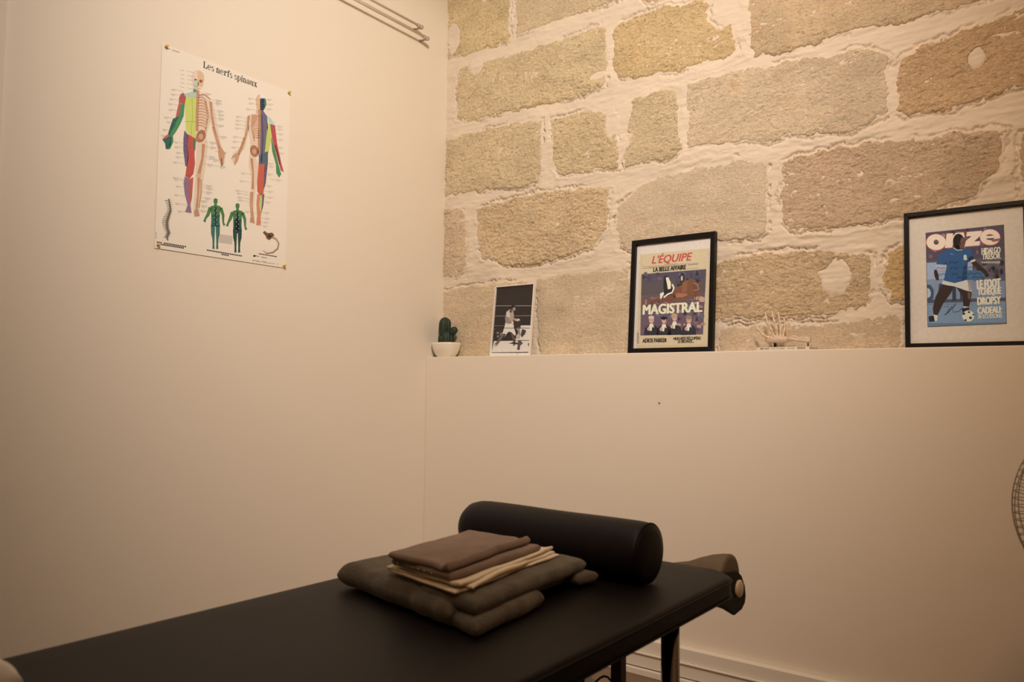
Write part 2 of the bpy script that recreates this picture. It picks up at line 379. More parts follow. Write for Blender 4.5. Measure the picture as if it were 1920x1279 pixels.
# stone wall: rough lime mortar sheet with every stone a piece of its own
STONES = [
((0.95,0.86,0.58),9,1.0,[-22,3243,362,3200,368,2730,373,2567,353,2532,137,2536,8,2556]),
((0.96,0.88,0.66),5,0.7,[392,3213,988,3090,929,2556,823,2552,584,2552,406,2554,395,2722]),
((0.95,0.86,0.62),7,0.9,[1012,3081,1422,3032,1422,2500,1276,2500,1046,2508,1000,2582]),
((0.95,0.85,0.62),7,0.9,[1452,3039,1965,2954,1987,2501,1730,2488,1453,2496]),
((0.93,0.8,0.58),7,0.9,[1988,2960,2478,2895,2468,2524,2010,2510]),
((0.95,0.87,0.63),9,1.0,[69,2495,235,2484,502,2480,716,2488,823,2491,861,2481,868,2410,874,2310,862,2216,749,2201,546,2207,331,2215,142,2224,74,2248,62,2359]),
((0.95,0.82,0.53),10,1.0,[898,2459,972,2482,1110,2480,1240,2462,1299,2448,1299,2369,1341,2327,1389,2337,1395,2288,1401,2226,1334,2205,1175,2208,1007,2217,934,2236,896,2271,883,2373]),
((0.94,0.83,0.62),6,0.8,[1442,2464,1729,2457,2017,2473,2168,2186,2045,2177,1908,2176,1788,2192,1657,2178,1562,2174,1457,2186,1442,2244]),
((0.92,0.78,0.58),7,0.9,[2046,2471,2467,2494,2459,2204,2261,2186,2188,2189]),
((0.94,0.86,0.64),9,1.0,[-1,2163,143,2174,376,2172,555,2154,556,2038,552,1928,538,1880,508,1871,423,1869,272,1882,148,1888,-2,1894]),
((0.95,0.86,0.62),9,1.0,[596,2141,710,2142,795,2142,840,2122,906,2071,918,1972,928,1951,925,1870,826,1884,712,1884,641,1893,606,1961,594,2066]),
((0.95,0.87,0.65),8,0.9,[970,2144,1042,2153,1136,2153,1173,2136,1175,2049,1181,1936,1196,1903,1161,1876,1042,1876,942,1871,937,1930,961,1964,954,2029,968,2106]),
((0.98,0.9,0.73),7,0.75,[1207,2153,1304,2160,1406,2163,1494,2155,1567,2148,1710,2134,1812,2135,1880,2103,1900,2073,1899,2028,1898,1950,1895,1903,1876,1883,1832,1860,1758,1853,1580,1878,1536,1862,1433,1885,1294,1897,1211,1902,1205,2025]),
((0.93,0.755,0.52),9,0.9,[1918,2049,1939,2076,1999,2091,2087,2106,2172,2122,2260,2135,2434,2163,2428,1927,2254,1899,2166,1882,2082,1867,1995,1869,1935,1871,1914,1899]),
((0.93,0.83,0.66),7,0.9,[-14,1843,81,1835,124,1800,135,1710,140,1599,135,1541,88,1508,-11,1508]),
((0.95,0.83,0.6),10,1.15,[190,1821,336,1835,466,1840,634,1836,751,1832,863,1819,880,1789,875,1691,861,1641,807,1567,714,1550,553,1526,427,1528,340,1543,218,1597,195,1703,197,1754]),
((0.99,0.92,0.77),5,0.35,[911,1724,975,1771,1017,1807,1109,1825,1238,1829,1324,1830,1386,1837,1491,1815,1502,1796,1507,1728,1509,1558,1474,1532,1320,1535,1230,1523,1124,1513,989,1530,924,1562,904,1636]),
((0.91,0.775,0.61),7,0.85,[1556,1797,1620,1813,1714,1815,1866,1817,1998,1801,2125,1799,2159,1799,2209,1778,2206,1736,2198,1675,2188,1648,2154,1629,2133,1592,2028,1564,1940,1550,1912,1553,1799,1536,1710,1535,1586,1553,1554,1590,1547,1688]),
((0.93,0.78,0.62),6,0.8,[2243,1768,2424,1796,2418,1580,2246,1559,2232,1639]),
((0.97,0.88,0.7),5,0.45,[-3,1458,124,1464,296,1468,481,1468,493,1385,484,1204,471,1132,-6,1128]),
((0.98,0.9,0.73),4,0.4,[531,1474,670,1481,823,1481,971,1488,980,1356,966,1125,546,1126,522,1293]),
((0.93,0.8,0.58),8,1.0,[1008,1462,1318,1475,1383,1484,1520,1490,1648,1483,1842,1450,1839,1366,1835,1304,1817,1274,1706,1255,1517,1253,1382,1256,1311,1251,1021,1247]),
((0.95,0.76,0.45),7,1.0,[1874,1450,1926,1484,2027,1509,2219,1534,2417,1547,2410,1299,2213,1281,1935,1281,1886,1281,1863,1364]),
((0.98,0.88,0.72),3,0.3,[1321,1231,1503,1239,1713,1234,1842,1249,1919,1252,1923,1119,1330,1124]),
((0.98,0.88,0.72),3,0.3,[1012,1222,1295,1232,1306,1120,1012,1120]),
((0.97,0.86,0.7),4,0.4,[1952,1247,2200,1263,2409,1269,2405,1108,1950,1118]),
((0.94,0.82,0.6),7,0.9,[2530,2850,2560,2860,2755,2852,2960,2860,2980,2835,2974,2560,2940,2540,2755,2550,2550,2540,2530,2565]),
((0.95,0.85,0.62),7,0.9,[3040,2870,3070,2880,3350,2872,3640,2880,3660,2855,3654,2570,3620,2550,3350,2560,3060,2550,3040,2575]),
((0.94,0.82,0.57),8,0.9,[2520,2460,2550,2470,2810,2462,3080,2470,3100,2445,3094,2220,3060,2200,2810,2210,2540,2200,2520,2225]),
((0.96,0.86,0.64),7,0.8,[3160,2470,3190,2480,3415,2472,3650,2480,3670,2455,3664,2230,3630,2210,3415,2220,3180,2210,3160,2235]),
((0.95,0.86,0.66),8,0.8,[2490,2130,2520,2140,2675,2132,2840,2140,2860,2115,2854,1890,2820,1870,2675,1880,2510,1870,2490,1895]),
((0.93,0.79,0.56),8,0.9,[2920,2140,2950,2150,3210,2142,3480,2150,3500,2125,3494,1900,3460,1880,3210,1890,2940,1880,2920,1905]),
((0.95,0.85,0.63),7,0.8,[3560,2130,3590,2140,3630,2132,3680,2140,3700,2115,3694,1900,3660,1880,3630,1890,3580,1880,3560,1905]),
((0.94,0.8,0.6),8,0.9,[2470,1800,2500,1810,2745,1802,3000,1810,3020,1785,3014,1570,2980,1550,2745,1560,2490,1550,2470,1575]),
((0.96,0.88,0.7),6,0.5,[3080,1810,3110,1820,3370,1812,3640,1820,3660,1795,3654,1580,3620,1560,3370,1570,3100,1560,3080,1585]),
((0.94,0.81,0.59),8,0.9,[2470,1470,2500,1480,2635,1472,2780,1480,2800,1455,2794,1290,2760,1270,2635,1280,2490,1270,2470,1295]),
((0.95,0.86,0.66),7,0.8,[2860,1480,2890,1490,3140,1482,3400,1490,3420,1465,3414,1280,3380,1260,3140,1270,2880,1260,2860,1285]),
((0.93,0.8,0.57),8,0.9,[3480,1480,3510,1490,3590,1482,3680,1490,3700,1465,3694,1280,3660,1260,3590,1270,3500,1260,3480,1285])]
PATCHES = [(0.037, 2.644, 0.037, 0.078), (0.179, 2.47, 0.041, 0.035), (0.819, 2.274, 0.04, 0.016), (1.725, 1.381, 0.048, 0.055), (2.137, 2.016, 0.021, 0.029), (0.886, 2.064, 0.031, 0.056)]

def poly_sd(X, Z, poly):
    """signed distance, positive inside"""
    d = np.full(X.shape, 1e9); inside = np.zeros(X.shape, bool)
    n = len(poly)
    for i in range(n):
        x0, z0 = poly[i]; x1, z1 = poly[(i + 1) % n]
        ex, ez = x1 - x0, z1 - z0
        t = np.clip(((X - x0) * ex + (Z - z0) * ez) / (ex * ex + ez * ez + 1e-12), 0, 1)
        d = np.minimum(d, (X - x0 - t * ex) ** 2 + (Z - z0 - t * ez) ** 2)
        c = ((z0 > Z) != (z1 > Z)) & (X < (x1 - x0) * (Z - z0) / (z1 - z0 + 1e-12) + x0)
        inside ^= c
    d = np.sqrt(d)
    return np.where(inside, d, -d)

def warp(X, Z):
    wx = (fbm(X * 28, Z * 28, 3, 5) - 0.5) * 0.026 + (fbm(X * 110, Z * 110, 2, 6) - 0.5) * 0.010
    wz = (fbm(X * 28, Z * 28, 3, 15) - 0.5) * 0.026 + (fbm(X * 110, Z * 110, 2, 16) - 0.5) * 0.010
    return X + wx, Z + wz

def patch_mask(X, Z):
    m = np.zeros(X.shape)
    for cx, cz, rx, rz in PATCHES:
        d = ((X - cx) / rx) ** 2 + ((Z - cz) / rz) ** 2
        d = d + (fbm(X * 40, Z * 40, 3, 77) - 0.5) * 1.1
        m = np.maximum(m, sstep(1.15, 0.75, d))
    return m

def stone_wall():
    root = None
    polys = [[(s[3][i] / 1000, min(s[3][i + 1] / 1000, 3.02)) for i in range(0, len(s[3]), 2)] for s in STONES]
    # mortar
    st = 0.006
    xs = np.concatenate([np.arange(0, 2.5, 0.0033), np.arange(2.5, ROOM_X + 0.02, 0.02)]); zs = np.arange(LEDGE - 0.02, ROOM_Z + st, 0.0033)
    X, Z = np.meshgrid(xs, zs)
    wx, wz = warp(X, Z)
    sd = np.full(X.shape, -1e9); below = np.full(X.shape, -1e9)
    for p in polys:
        a = min(q[0] for q in p) - 0.1; b = max(q[0] for q in p) + 0.1; c = min(q[1] for q in p) - 0.1; d = max(q[1] for q in p) + 0.1
        k = (X > a) & (X < b) & (Z > c) & (Z < d)
        sub = poly_sd(wx[k], wz[k], p)
        sd[k] = np.maximum(sd[k], sub)
    H = (fbm(X * 5, Z * 9, 3, 1) - 0.5) * 0.012 + (fbm(X * 30, Z * 60, 4, 2) - 0.5) * 0.0042 + (fbm(X * 14, Z * 90, 3, 3) - 0.5) * 0.0035
    gmask = sstep(0.46, 0.56, fbm(X * 7, Z * 16, 3, 40))
    groove = np.exp(-((sd + 0.0040) / 0.0026) ** 2) * gmask
    ridge = np.exp(-((sd + 0.016) / 0.010) ** 2) * sstep(0.5, 0.62, fbm(X * 6, Z * 20, 2, 41))
    pm = patch_mask(X, Z)
    H = H - 0.013 * groove + 0.003 * ridge + 0.003 * pm
    V = np.stack([X, -H - 0.001, Z], -1)
    me = grid_mesh('wall_back', V, len(xs), len(zs))
    root = link('wall_back', me, M['mortar'], None, kind='structure')
    # stones
    st = 0.0036
    for n, (tint, prot, rough, _) in enumerate(STONES):
        p = polys[n]
        a = max(0.0, min(q[0] for q in p) - 0.03); b = min(ROOM_X, max(q[0] for q in p) + 0.03)
        c = max(LEDGE - 0.01, min(q[1] for q in p) - 0.03); d = min(ROOM_Z, max(q[1] for q in p) + 0.03)
        xs = np.arange(a, b + st, st); zs = np.arange(c, d + st, st)
        X, Z = np.meshgrid(xs, zs)
        wx, wz = warp(X, Z)
        sd = poly_sd(wx, wz, p)
        pm = patch_mask(X, Z)
        base = (fbm(X * 5, Z * 9, 3, 1) - 0.5) * 0.012
        face = (0.0012 + 0.4 * prot / 1000) * sstep(-0.004, 0.016, sd)
        edge = sstep(-0.006, 0.010, sd)
        R = (fbm(X * 10, Z * 14, 4, 100 + n, 0.55) - 0.5) * 0.0075 + (fbm(X * 75 + Z * 25, Z * 125, 3, 200 + n, 0.75) - 0.5) * 0.0090
        rid = 1 - np.abs(2 * fbm(X * 30 + Z * 16, Z * 62, 4, 700 + n, 0.6) - 1)
        pit = sstep(0.62, 0.74, fbm(X * 75 + Z * 14, Z * 130, 3, 300 + n)) * -0.006 - sstep(0.93, 1.0, rid) * 0.0015
        H = base - 0.012 * (1 - edge) + face + (R + pit) * rough * edge
        H = H * (1 - pm) + (base - 0.012) * pm
        tilt = (vnoise(np.array([n * 3.7]), np.array([1.3]), 9)[0] - 0.5) * 0.008
        H = H + (tilt * (Z - (c + d) / 2) / (d - c) + 0.0045 * sstep(0.35, 0.0, (Z - c) / (d - c))) * edge
        H = np.where((sd > 0.006) & (pm < 0.5), np.maximum(H, base + 0.0028 + 0.3 * (H - base - 0.0028)), H)
        V = np.stack([X, -H, Z], -1)
        me = grid_mesh('stone', V, len(xs), len(zs), sd > -0.008)
        nv = len(me.vertices)
        ca = me.color_attributes.new('Col', 'FLOAT_COLOR', 'POINT')
        co = np.empty(nv * 3, np.float32); me.vertices.foreach_get('co', co); co = co.reshape(-1, 3)
        g = 0.97 + 0.12 * (fbm(co[:, 0] * 6, co[:, 2] * 8, 3, 500 + n) - 0.5)
        c4 = np.ones((nv, 4), np.float32)
        for ch in range(3):
            c4[:, ch] = PLASTER[ch] * (tint[ch], tint[ch], tint[ch] * 1.05)[ch] * g * 1.27
        ca.data.foreach_set('color', c4.ravel())
        wa = me.attributes.new('pit_shade', 'FLOAT', 'POINT')  # how strongly the pit shade is painted, more on rough stones
        patchy = np.clip(rough * 1.25 - 0.25 + 1.6 * (fbm(co[:, 0] * 9, co[:, 2] * 12, 3, 900 + n) - 0.5), 0.05, 1.0)
        wa.data.foreach_set('value', patchy.astype(np.float32))
        link('stone', me, M['stone'], root)
    return root
stone_wall()

# ------------------------------------------------------------------ prints
def font_mesh(text, cache={}):
    key = text
    if key in cache: return cache[key]
    cu = bpy.data.curves.new('lettering', 'FONT')
    cu.body = text; cu.size = 1.0; cu.resolution_u = 3; cu.dimensions = '2D'; cu.fill_mode = 'FRONT'
    o = bpy.data.objects.new('lettering', cu)
    COL.objects.link(o)
    dg = bpy.context.evaluated_depsgraph_get(); dg.update()
    me = o.evaluated_get(dg).to_mesh()
    v = [tuple(p.co) for p in me.vertices]; f = [tuple(q.vertices) for q in me.polygons]
    o.evaluated_get(dg).to_mesh_clear()
    bpy.data.objects.remove(o); bpy.data.curves.remove(cu)
    cache[key] = (v, f)
    return cache[key]

STEP = 0.00012
def print_object(name, data, texts, material, parent, y0=0.0, x0=0.0):
    """flat ink shapes on one printed sheet: local x right, z up, ink a hair in front of the sheet"""
    V = []; F = []; C = []
    for lv, c, pts in data:
        col = (*rgb(c), 1); o = len(V); n = len(pts) // 2
        V += [(pts[2 * i] / 1e4 + x0, y0 - lv * STEP, pts[2 * i + 1] / 1e4) for i in range(n)]
        area = sum(pts[2 * i] * pts[(2 * i + 3) % (2 * n)] - pts[(2 * i + 2) % (2 * n)] * pts[2 * i + 1] for i in range(n))
        F.append(tuple(range(o, o + n)) if area > 0 else tuple(range(o, o + n))[::-1]); C += [col] * n
    for t, (ax, ay, bx, by), h, c, bold, shear, lv in texts:
        v, f = font_mesh(t)
        hv, _ = font_mesh('H')
        ch = max(p[1] for p in hv); mnx = min(p[0] for p in v); mxx = max(p[0] for p in v)
        L = math.hypot(bx - ax, by - ay); ca, sa = (bx - ax) / L, (by - ay) / L
        w = L - shear * h
        col = (*rgb(c), 1); o = len(V)
        # heavy lettering: the outline is laid down again a little to each side
        e = bold * h * 1.5
        steps = ((0, 0), (-e, 0), (e, 0), (-e * 0.7, e * 0.5), (e * 0.7, e * 0.5), (-e * 0.7, -e * 0.5), (e * 0.7, -e * 0.5)) if bold else ((0, 0),)
        for k, (dx, dy) in enumerate(steps):
            o = len(V)
            for p in v:
                q = p[1] / ch * h + dy; u = e + (p[0] - mnx) / (mxx - mnx) * (w - 2 * e) + shear * q + dx
                V.append((ax + u * ca - q * sa + x0, y0 - (lv + 1) * STEP - k * 0.000015, ay + u * sa + q * ca)); C.append(col)
            F += [tuple(i + o for i in q) for q in f]
    me = bpy.data.meshes.new(name)
    me.from_pydata(V, [], F); me.update()
    at = me.color_attributes.new('Col', 'FLOAT_COLOR', 'POINT')
    at.data.foreach_set('color', np.array(C, np.float32).ravel())
    return link(name, me, material, parent)

def picture_frame(name, label, x, y, yaw, lean, w, h, rail, depth, rail_mat, art, texts):
    t = thing(name, label, 'picture frame', (x, y, LEDGE + 0.001), (-lean, 0, yaw), group='picture frames leaning on the ledge')
    lean_fix = depth * math.sin(lean)
    for k in range(4):
        a = [(0, 0), (w, 0), (w, h), (0, h)]; b = [(rail, rail), (w - rail, rail), (w - rail, h - rail), (rail, h - rail)]
        i, j = k, (k + 1) % 4
        Geo().prism([a[i], a[j], b[j], b[i]], 'y', 0, depth).build('rail', rail_mat, t, 0.0012)
    Geo().box((rail * 0.6, depth * 0.62, rail * 0.6), (w - rail * 0.6, depth * 0.85, h - rail * 0.6)).build('backing_board', M['backing'], t)
    print_object('printed_sheet', art, texts, M['print'], t, depth * 0.6)
    Geo().box((rail * 0.8, depth * 0.30, rail * 0.8), (w - rail * 0.8, depth * 0.36, h - rail * 0.8)).build('glass_pane', M['glass'], t)
    return t

EQ_P = [(0,(226,225,227),[176,4182,3168,4168,3159,144,180,158]),
(1,(214,208,184),[317,3809,3086,3781,3134,173,319,181]),
(2,(187,172,153),[3078,3772,3087,1976,3102,1976,3093,3772]),
(2,(185,175,155),[274,2094,3109,2045,3109,2053,275,2102]),
(2,(125,115,108),[434,3317,2685,3259,2685,3271,434,3329]),
(2,(125,115,108),[437,3250,853,3240,853,3252,437,3262]),
(2,(125,115,108),[2233,3085,2690,3075,2691,3087,2234,3097]),
(2,(125,115,108),[1331,3326,1872,3312,1872,3324,1331,3338]),
(2,(135,124,119),[689,3250,734,3249,735,3274,690,3275]),
(2,(135,124,119),[746,3249,791,3248,791,3273,746,3274]),
(2,(135,124,119),[802,3248,847,3247,848,3272,803,3273]),
(2,(135,124,119),[858,3247,903,3246,904,3271,859,3272]),
(2,(135,124,119),[915,3245,960,3245,960,3270,915,3270]),
(2,(135,124,119),[971,3244,1016,3243,1016,3268,971,3269]),
(2,(135,124,119),[1027,3243,1071,3242,1072,3267,1027,3268]),
(2,(135,124,119),[1083,3242,1127,3241,1128,3266,1083,3267]),
(2,(135,124,119),[1138,3241,1183,3240,1183,3265,1139,3266]),
(2,(135,124,119),[1194,3240,1238,3239,1239,3264,1194,3265]),
(2,(135,124,119),[1249,3239,1294,3238,1294,3263,1250,3264]),
(2,(135,124,119),[1305,3238,1349,3237,1349,3262,1305,3263]),
(2,(135,124,119),[1360,3237,1404,3236,1405,3261,1360,3262]),
(2,(135,124,119),[1415,3235,1459,3235,1460,3260,1416,3260]),
(2,(135,124,119),[1470,3234,1514,3233,1515,3258,1471,3259]),
(2,(135,124,119),[1525,3233,1569,3232,1569,3257,1526,3258]),
(2,(135,124,119),[1580,3232,1624,3231,1624,3256,1580,3257]),
(2,(135,124,119),[1634,3231,1678,3230,1679,3255,1635,3256]),
(2,(135,124,119),[1689,3230,1733,3229,1733,3254,1690,3255]),
(2,(135,124,119),[1743,3229,1787,3228,1787,3253,1744,3254]),
(2,(135,124,119),[1798,3228,1841,3227,1842,3252,1798,3253]),
(2,(135,124,119),[1852,3227,1895,3226,1896,3251,1853,3252]),
(2,(135,124,119),[1906,3226,1949,3225,1950,3250,1907,3251]),
(2,(135,124,119),[1960,3224,2003,3224,2004,3249,1961,3249]),
(2,(135,124,119),[2014,3223,2057,3223,2058,3248,2014,3248]),
(2,(135,124,119),[2068,3222,2111,3221,2111,3246,2068,3247]),
(2,(135,124,119),[2121,3221,2164,3220,2165,3245,2122,3246]),
(2,(135,124,119),[2175,3220,2218,3219,2218,3244,2175,3245]),
(2,(115,105,102),[2294,3222,2339,3221,2340,3246,2295,3247]),
(2,(115,105,102),[2350,3221,2395,3220,2396,3245,2351,3246]),
(2,(115,105,102),[2407,3220,2451,3219,2452,3244,2407,3245]),
(2,(115,105,102),[2463,3219,2507,3218,2508,3243,2463,3244]),
(2,(115,105,102),[2519,3218,2563,3217,2564,3242,2519,3243]),
(2,(115,105,102),[2574,3217,2619,3216,2619,3241,2575,3242]),
(2,(115,105,102),[2630,3216,2675,3215,2675,3240,2631,3241]),
(2,(103,98,120),[409,3039,2992,3018,2935,643,453,683]),
(3,(89,88,114),[409,3039,2992,3018,2989,2685,416,2698]),
(3,(97,93,103),[416,2698,2989,2685,2978,2189,419,2219]),
(3,(116,96,96),[423,2132,2954,2149,2957,1778,430,1786]),
(3,(109,98,123),[430,1786,2952,1799,2935,643,453,683]),
(4,(139,121,142),[1880,1410,1847,1370,1772,1363,1709,1395,1707,1440,1768,1466,1844,1452]),
(4,(90,82,109),[1311,1531,1287,1457,1227,1441,1177,1495,1173,1579,1220,1629,1281,1607]),
(4,(165,140,140),[2598,913,2569,882,2501,876,2445,901,2444,937,2498,957,2567,947]),
(4,(103,114,146),[1354,1303,1318,1254,1232,1246,1161,1283,1159,1339,1227,1370,1314,1354]),
(4,(124,101,107),[1968,908,1946,842,1892,828,1846,876,1843,950,1886,994,1942,975]),
(4,(78,74,94),[2079,1246,2050,1193,1981,1182,1923,1222,1921,1283,1976,1319,2046,1302]),
(4,(182,163,157),[952,893,915,823,824,808,749,860,745,940,816,987,909,966]),
(4,(116,147,162),[1516,1154,1482,1120,1403,1114,1339,1141,1337,1181,1400,1203,1479,1191]),
(4,(139,121,142),[2538,1690,2502,1649,2418,1642,2349,1676,2347,1724,2414,1751,2499,1735]),
(4,(90,82,109),[2920,1516,2894,1448,2832,1434,2780,1484,2777,1562,2827,1607,2890,1587]),
(4,(165,140,140),[3008,1018,2975,970,2898,961,2835,998,2833,1053,2894,1084,2972,1069]),
(4,(103,114,146),[2458,1378,2423,1312,2339,1299,2270,1349,2267,1424,2333,1468,2418,1447]),
(4,(124,101,107),[1540,992,1524,918,1484,901,1448,954,1445,1038,1476,1089,1518,1068]),
(4,(78,74,94),[2304,1446,2275,1379,2205,1365,2147,1415,2145,1491,2200,1536,2270,1515]),
(4,(182,163,157),[2158,861,2134,815,2076,806,2028,840,2026,892,2072,923,2130,909]),
(4,(116,147,162),[1524,1531,1498,1465,1436,1451,1383,1500,1380,1576,1429,1621,1493,1601]),
(4,(139,121,142),[2744,1105,2713,1031,2638,1015,2575,1070,2572,1154,2632,1204,2708,1182]),
(4,(90,82,109),[2215,1707,2186,1675,2116,1671,2060,1697,2058,1734,2113,1754,2183,1742]),
(4,(165,140,140),[2282,739,2257,666,2196,649,2145,702,2142,785,2190,835,2252,814]),
(4,(103,114,146),[673,829,654,757,607,741,566,792,562,873,599,922,648,902]),
(4,(124,101,107),[1330,1420,1312,1387,1267,1380,1229,1406,1228,1444,1263,1467,1309,1456]),
(4,(78,74,94),[2425,999,2408,939,2366,926,2330,969,2328,1036,2361,1077,2404,1060]),
(4,(182,163,157),[1253,882,1236,823,1191,810,1153,853,1150,919,1185,960,1231,943]),
(4,(116,147,162),[2770,1202,2741,1135,2671,1121,2613,1171,2611,1247,2666,1292,2736,1272]),
(4,(139,121,142),[2329,920,2310,847,2262,831,2222,883,2219,965,2256,1014,2305,994]),
(4,(90,82,109),[1882,840,1852,775,1778,762,1717,809,1714,883,1772,926,1847,907]),
(4,(165,140,140),[2908,1649,2874,1605,2795,1598,2729,1633,2728,1683,2791,1712,2871,1696]),
(4,(103,114,146),[2589,1541,2563,1503,2503,1497,2454,1526,2452,1569,2500,1593,2561,1581]),
(4,(124,101,107),[2554,1470,2530,1403,2469,1389,2419,1439,2417,1515,2464,1560,2525,1540]),
(4,(78,74,94),[1552,884,1526,809,1462,792,1408,847,1405,931,1455,982,1520,961]),
(4,(182,163,157),[2514,736,2483,691,2411,682,2351,716,2350,768,2407,798,2480,784]),
(4,(116,147,162),[1959,811,1923,769,1838,761,1768,793,1766,842,1834,870,1920,856]),
(4,(139,121,142),[1252,1576,1222,1535,1150,1528,1091,1560,1089,1607,1146,1634,1218,1620]),
(4,(90,82,109),[2344,1452,2310,1410,2230,1403,2165,1436,2163,1484,2226,1512,2307,1497]),
(4,(165,140,140),[2809,1417,2794,1379,2756,1371,2725,1399,2724,1443,2753,1469,2791,1458]),
(4,(103,114,146),[2562,1599,2542,1522,2494,1506,2452,1561,2450,1647,2487,1699,2537,1677]),
(4,(124,101,107),[1654,1139,1627,1086,1561,1075,1506,1115,1503,1175,1555,1211,1622,1194]),
(4,(78,74,94),[2754,1730,2730,1678,2675,1668,2629,1707,2628,1766,2671,1800,2727,1784]),
(4,(182,163,157),[2260,1024,2245,988,2208,980,2177,1007,2176,1048,2205,1072,2242,1061]),
(4,(116,147,162),[1223,1489,1190,1423,1111,1410,1045,1460,1042,1536,1104,1579,1184,1559]),
(4,(139,121,142),[2836,1342,2812,1305,2755,1298,2709,1327,2707,1370,2752,1394,2810,1382]),
(4,(90,82,109),[2810,825,2775,762,2691,749,2622,796,2620,868,2686,911,2771,892]),
(4,(165,140,140),[2763,1173,2729,1128,2651,1119,2587,1154,2585,1206,2647,1236,2726,1221]),
(4,(103,114,146),[2467,984,2439,915,2372,900,2315,951,2313,1029,2366,1075,2435,1055]),
(4,(124,101,107),[2225,1532,2209,1485,2170,1476,2137,1510,2135,1563,2166,1594,2206,1580]),
(4,(78,74,94),[1127,878,1100,812,1034,798,978,846,974,920,1026,965,1094,946]),
(4,(182,163,157),[2870,935,2837,880,2758,869,2692,910,2690,974,2753,1011,2833,994]),
(4,(116,147,162),[2467,777,2443,715,2385,701,2336,747,2334,817,2379,860,2439,842]),
(4,(139,121,142),[2870,1509,2854,1456,2814,1444,2781,1483,2780,1543,2810,1579,2850,1563]),
(4,(90,82,109),[2743,1220,2725,1145,2679,1128,2639,1182,2637,1267,2673,1319,2720,1298]),
(4,(165,140,140),[1747,1354,1730,1302,1689,1291,1655,1329,1653,1388,1684,1423,1726,1408]),
(4,(103,114,146),[2977,1303,2946,1231,2871,1216,2810,1269,2807,1351,2866,1400,2941,1378]),
(4,(124,101,107),[615,1127,596,1071,550,1059,510,1100,507,1163,543,1202,591,1186]),
(4,(78,74,94),[2683,1395,2652,1352,2579,1344,2520,1378,2518,1428,2576,1457,2649,1442]),
(4,(182,163,157),[2086,1027,2059,981,1994,971,1940,1006,1938,1059,1990,1089,2055,1075]),
(4,(116,147,162),[2387,1642,2366,1575,2312,1560,2268,1610,2265,1686,2307,1731,2361,1711]),
(4,(139,121,142),[1842,1717,1812,1643,1739,1629,1679,1684,1675,1767,1732,1816,1806,1794]),
(4,(90,82,109),[1036,866,1022,790,984,772,951,827,947,912,976,965,1015,944]),
(4,(165,140,140),[2074,1530,2056,1478,2010,1467,1972,1506,1970,1564,2006,1599,2052,1584]),
(4,(103,114,146),[1683,1283,1656,1248,1591,1242,1538,1269,1536,1310,1587,1333,1653,1321]),
(4,(82,81,106),[1214,2974,1170,2922,1065,2916,979,2961,976,3023,1059,3055,1165,3033]),
(4,(109,105,130),[2215,2919,2177,2853,2086,2843,2011,2896,2008,2974,2080,3016,2172,2992]),
(4,(95,93,106),[1808,2698,1779,2616,1708,2600,1648,2663,1645,2756,1700,2810,1773,2784]),
(4,(82,81,106),[2799,2631,2764,2552,2678,2538,2608,2599,2605,2691,2672,2742,2759,2716]),
(4,(109,105,130),[2769,2901,2722,2834,2613,2825,2524,2881,2521,2959,2608,3001,2718,2975]),
(4,(95,93,106),[2724,2892,2696,2819,2629,2806,2572,2862,2570,2946,2623,2994,2691,2970]),
(4,(82,81,106),[1969,2613,1940,2556,1868,2546,1809,2591,1807,2657,1863,2694,1935,2674]),
(4,(109,105,130),[2157,2895,2112,2840,2005,2834,1918,2881,1915,2946,2000,2981,2108,2958]),
(4,(95,93,106),[566,2834,540,2738,471,2719,411,2791,406,2900,459,2964,531,2934]),
(4,(82,81,106),[847,2863,809,2791,717,2779,640,2836,636,2919,709,2966,803,2940]),
(4,(109,105,130),[701,2866,675,2818,612,2810,559,2849,557,2904,606,2935,671,2918]),
(4,(95,93,106),[2740,2814,2717,2770,2662,2762,2617,2798,2615,2850,2659,2879,2714,2863]),
(4,(82,81,106),[2695,2593,2656,2509,2562,2494,2484,2560,2481,2657,2555,2712,2650,2684]),
(4,(109,105,130),[1289,2799,1247,2741,1148,2733,1066,2781,1063,2849,1141,2885,1242,2863]),
(4,(95,93,106),[2368,2639,2334,2562,2252,2548,2183,2608,2180,2697,2245,2748,2328,2722]),
(4,(82,81,106),[625,2928,594,2863,519,2851,456,2903,453,2978,511,3020,588,2998]),
(4,(109,105,130),[2790,2555,2768,2480,2715,2465,2669,2521,2667,2606,2709,2656,2764,2633]),
(4,(95,93,106),[1109,2785,1061,2733,946,2728,851,2773,849,2834,940,2866,1056,2844]),
(4,(82,81,106),[1547,2873,1508,2785,1412,2770,1331,2838,1327,2940,1403,2997,1501,2967]),
(4,(109,105,130),[675,2990,645,2893,567,2874,500,2948,495,3060,556,3124,636,3093]),
(4,(95,93,106),[2469,2696,2423,2633,2315,2624,2225,2677,2223,2751,2309,2791,2418,2767]),
(4,(82,81,106),[2508,2836,2481,2744,2415,2726,2359,2795,2355,2900,2407,2961,2475,2933]),
(4,(144,116,117),[1426,1941,1409,1903,1370,1895,1337,1924,1335,1968,1366,1993,1406,1981]),
(4,(104,89,98),[1530,1971,1516,1935,1480,1928,1451,1955,1449,1996,1477,2020,1513,2009]),
(4,(156,137,144),[1201,1903,1180,1867,1130,1860,1089,1888,1087,1930,1126,1954,1177,1942]),
(4,(95,96,124),[1402,2009,1385,1963,1342,1953,1305,1988,1303,2041,1337,2072,1381,2057]),
(4,(144,116,117),[1124,1907,1104,1859,1054,1849,1012,1886,1010,1941,1049,1973,1100,1958]),
(4,(104,89,98),[1080,1949,1052,1918,986,1913,931,1939,930,1976,982,1996,1049,1984]),
(4,(156,137,144),[1514,1877,1495,1848,1448,1843,1410,1866,1409,1900,1445,1918,1492,1908]),
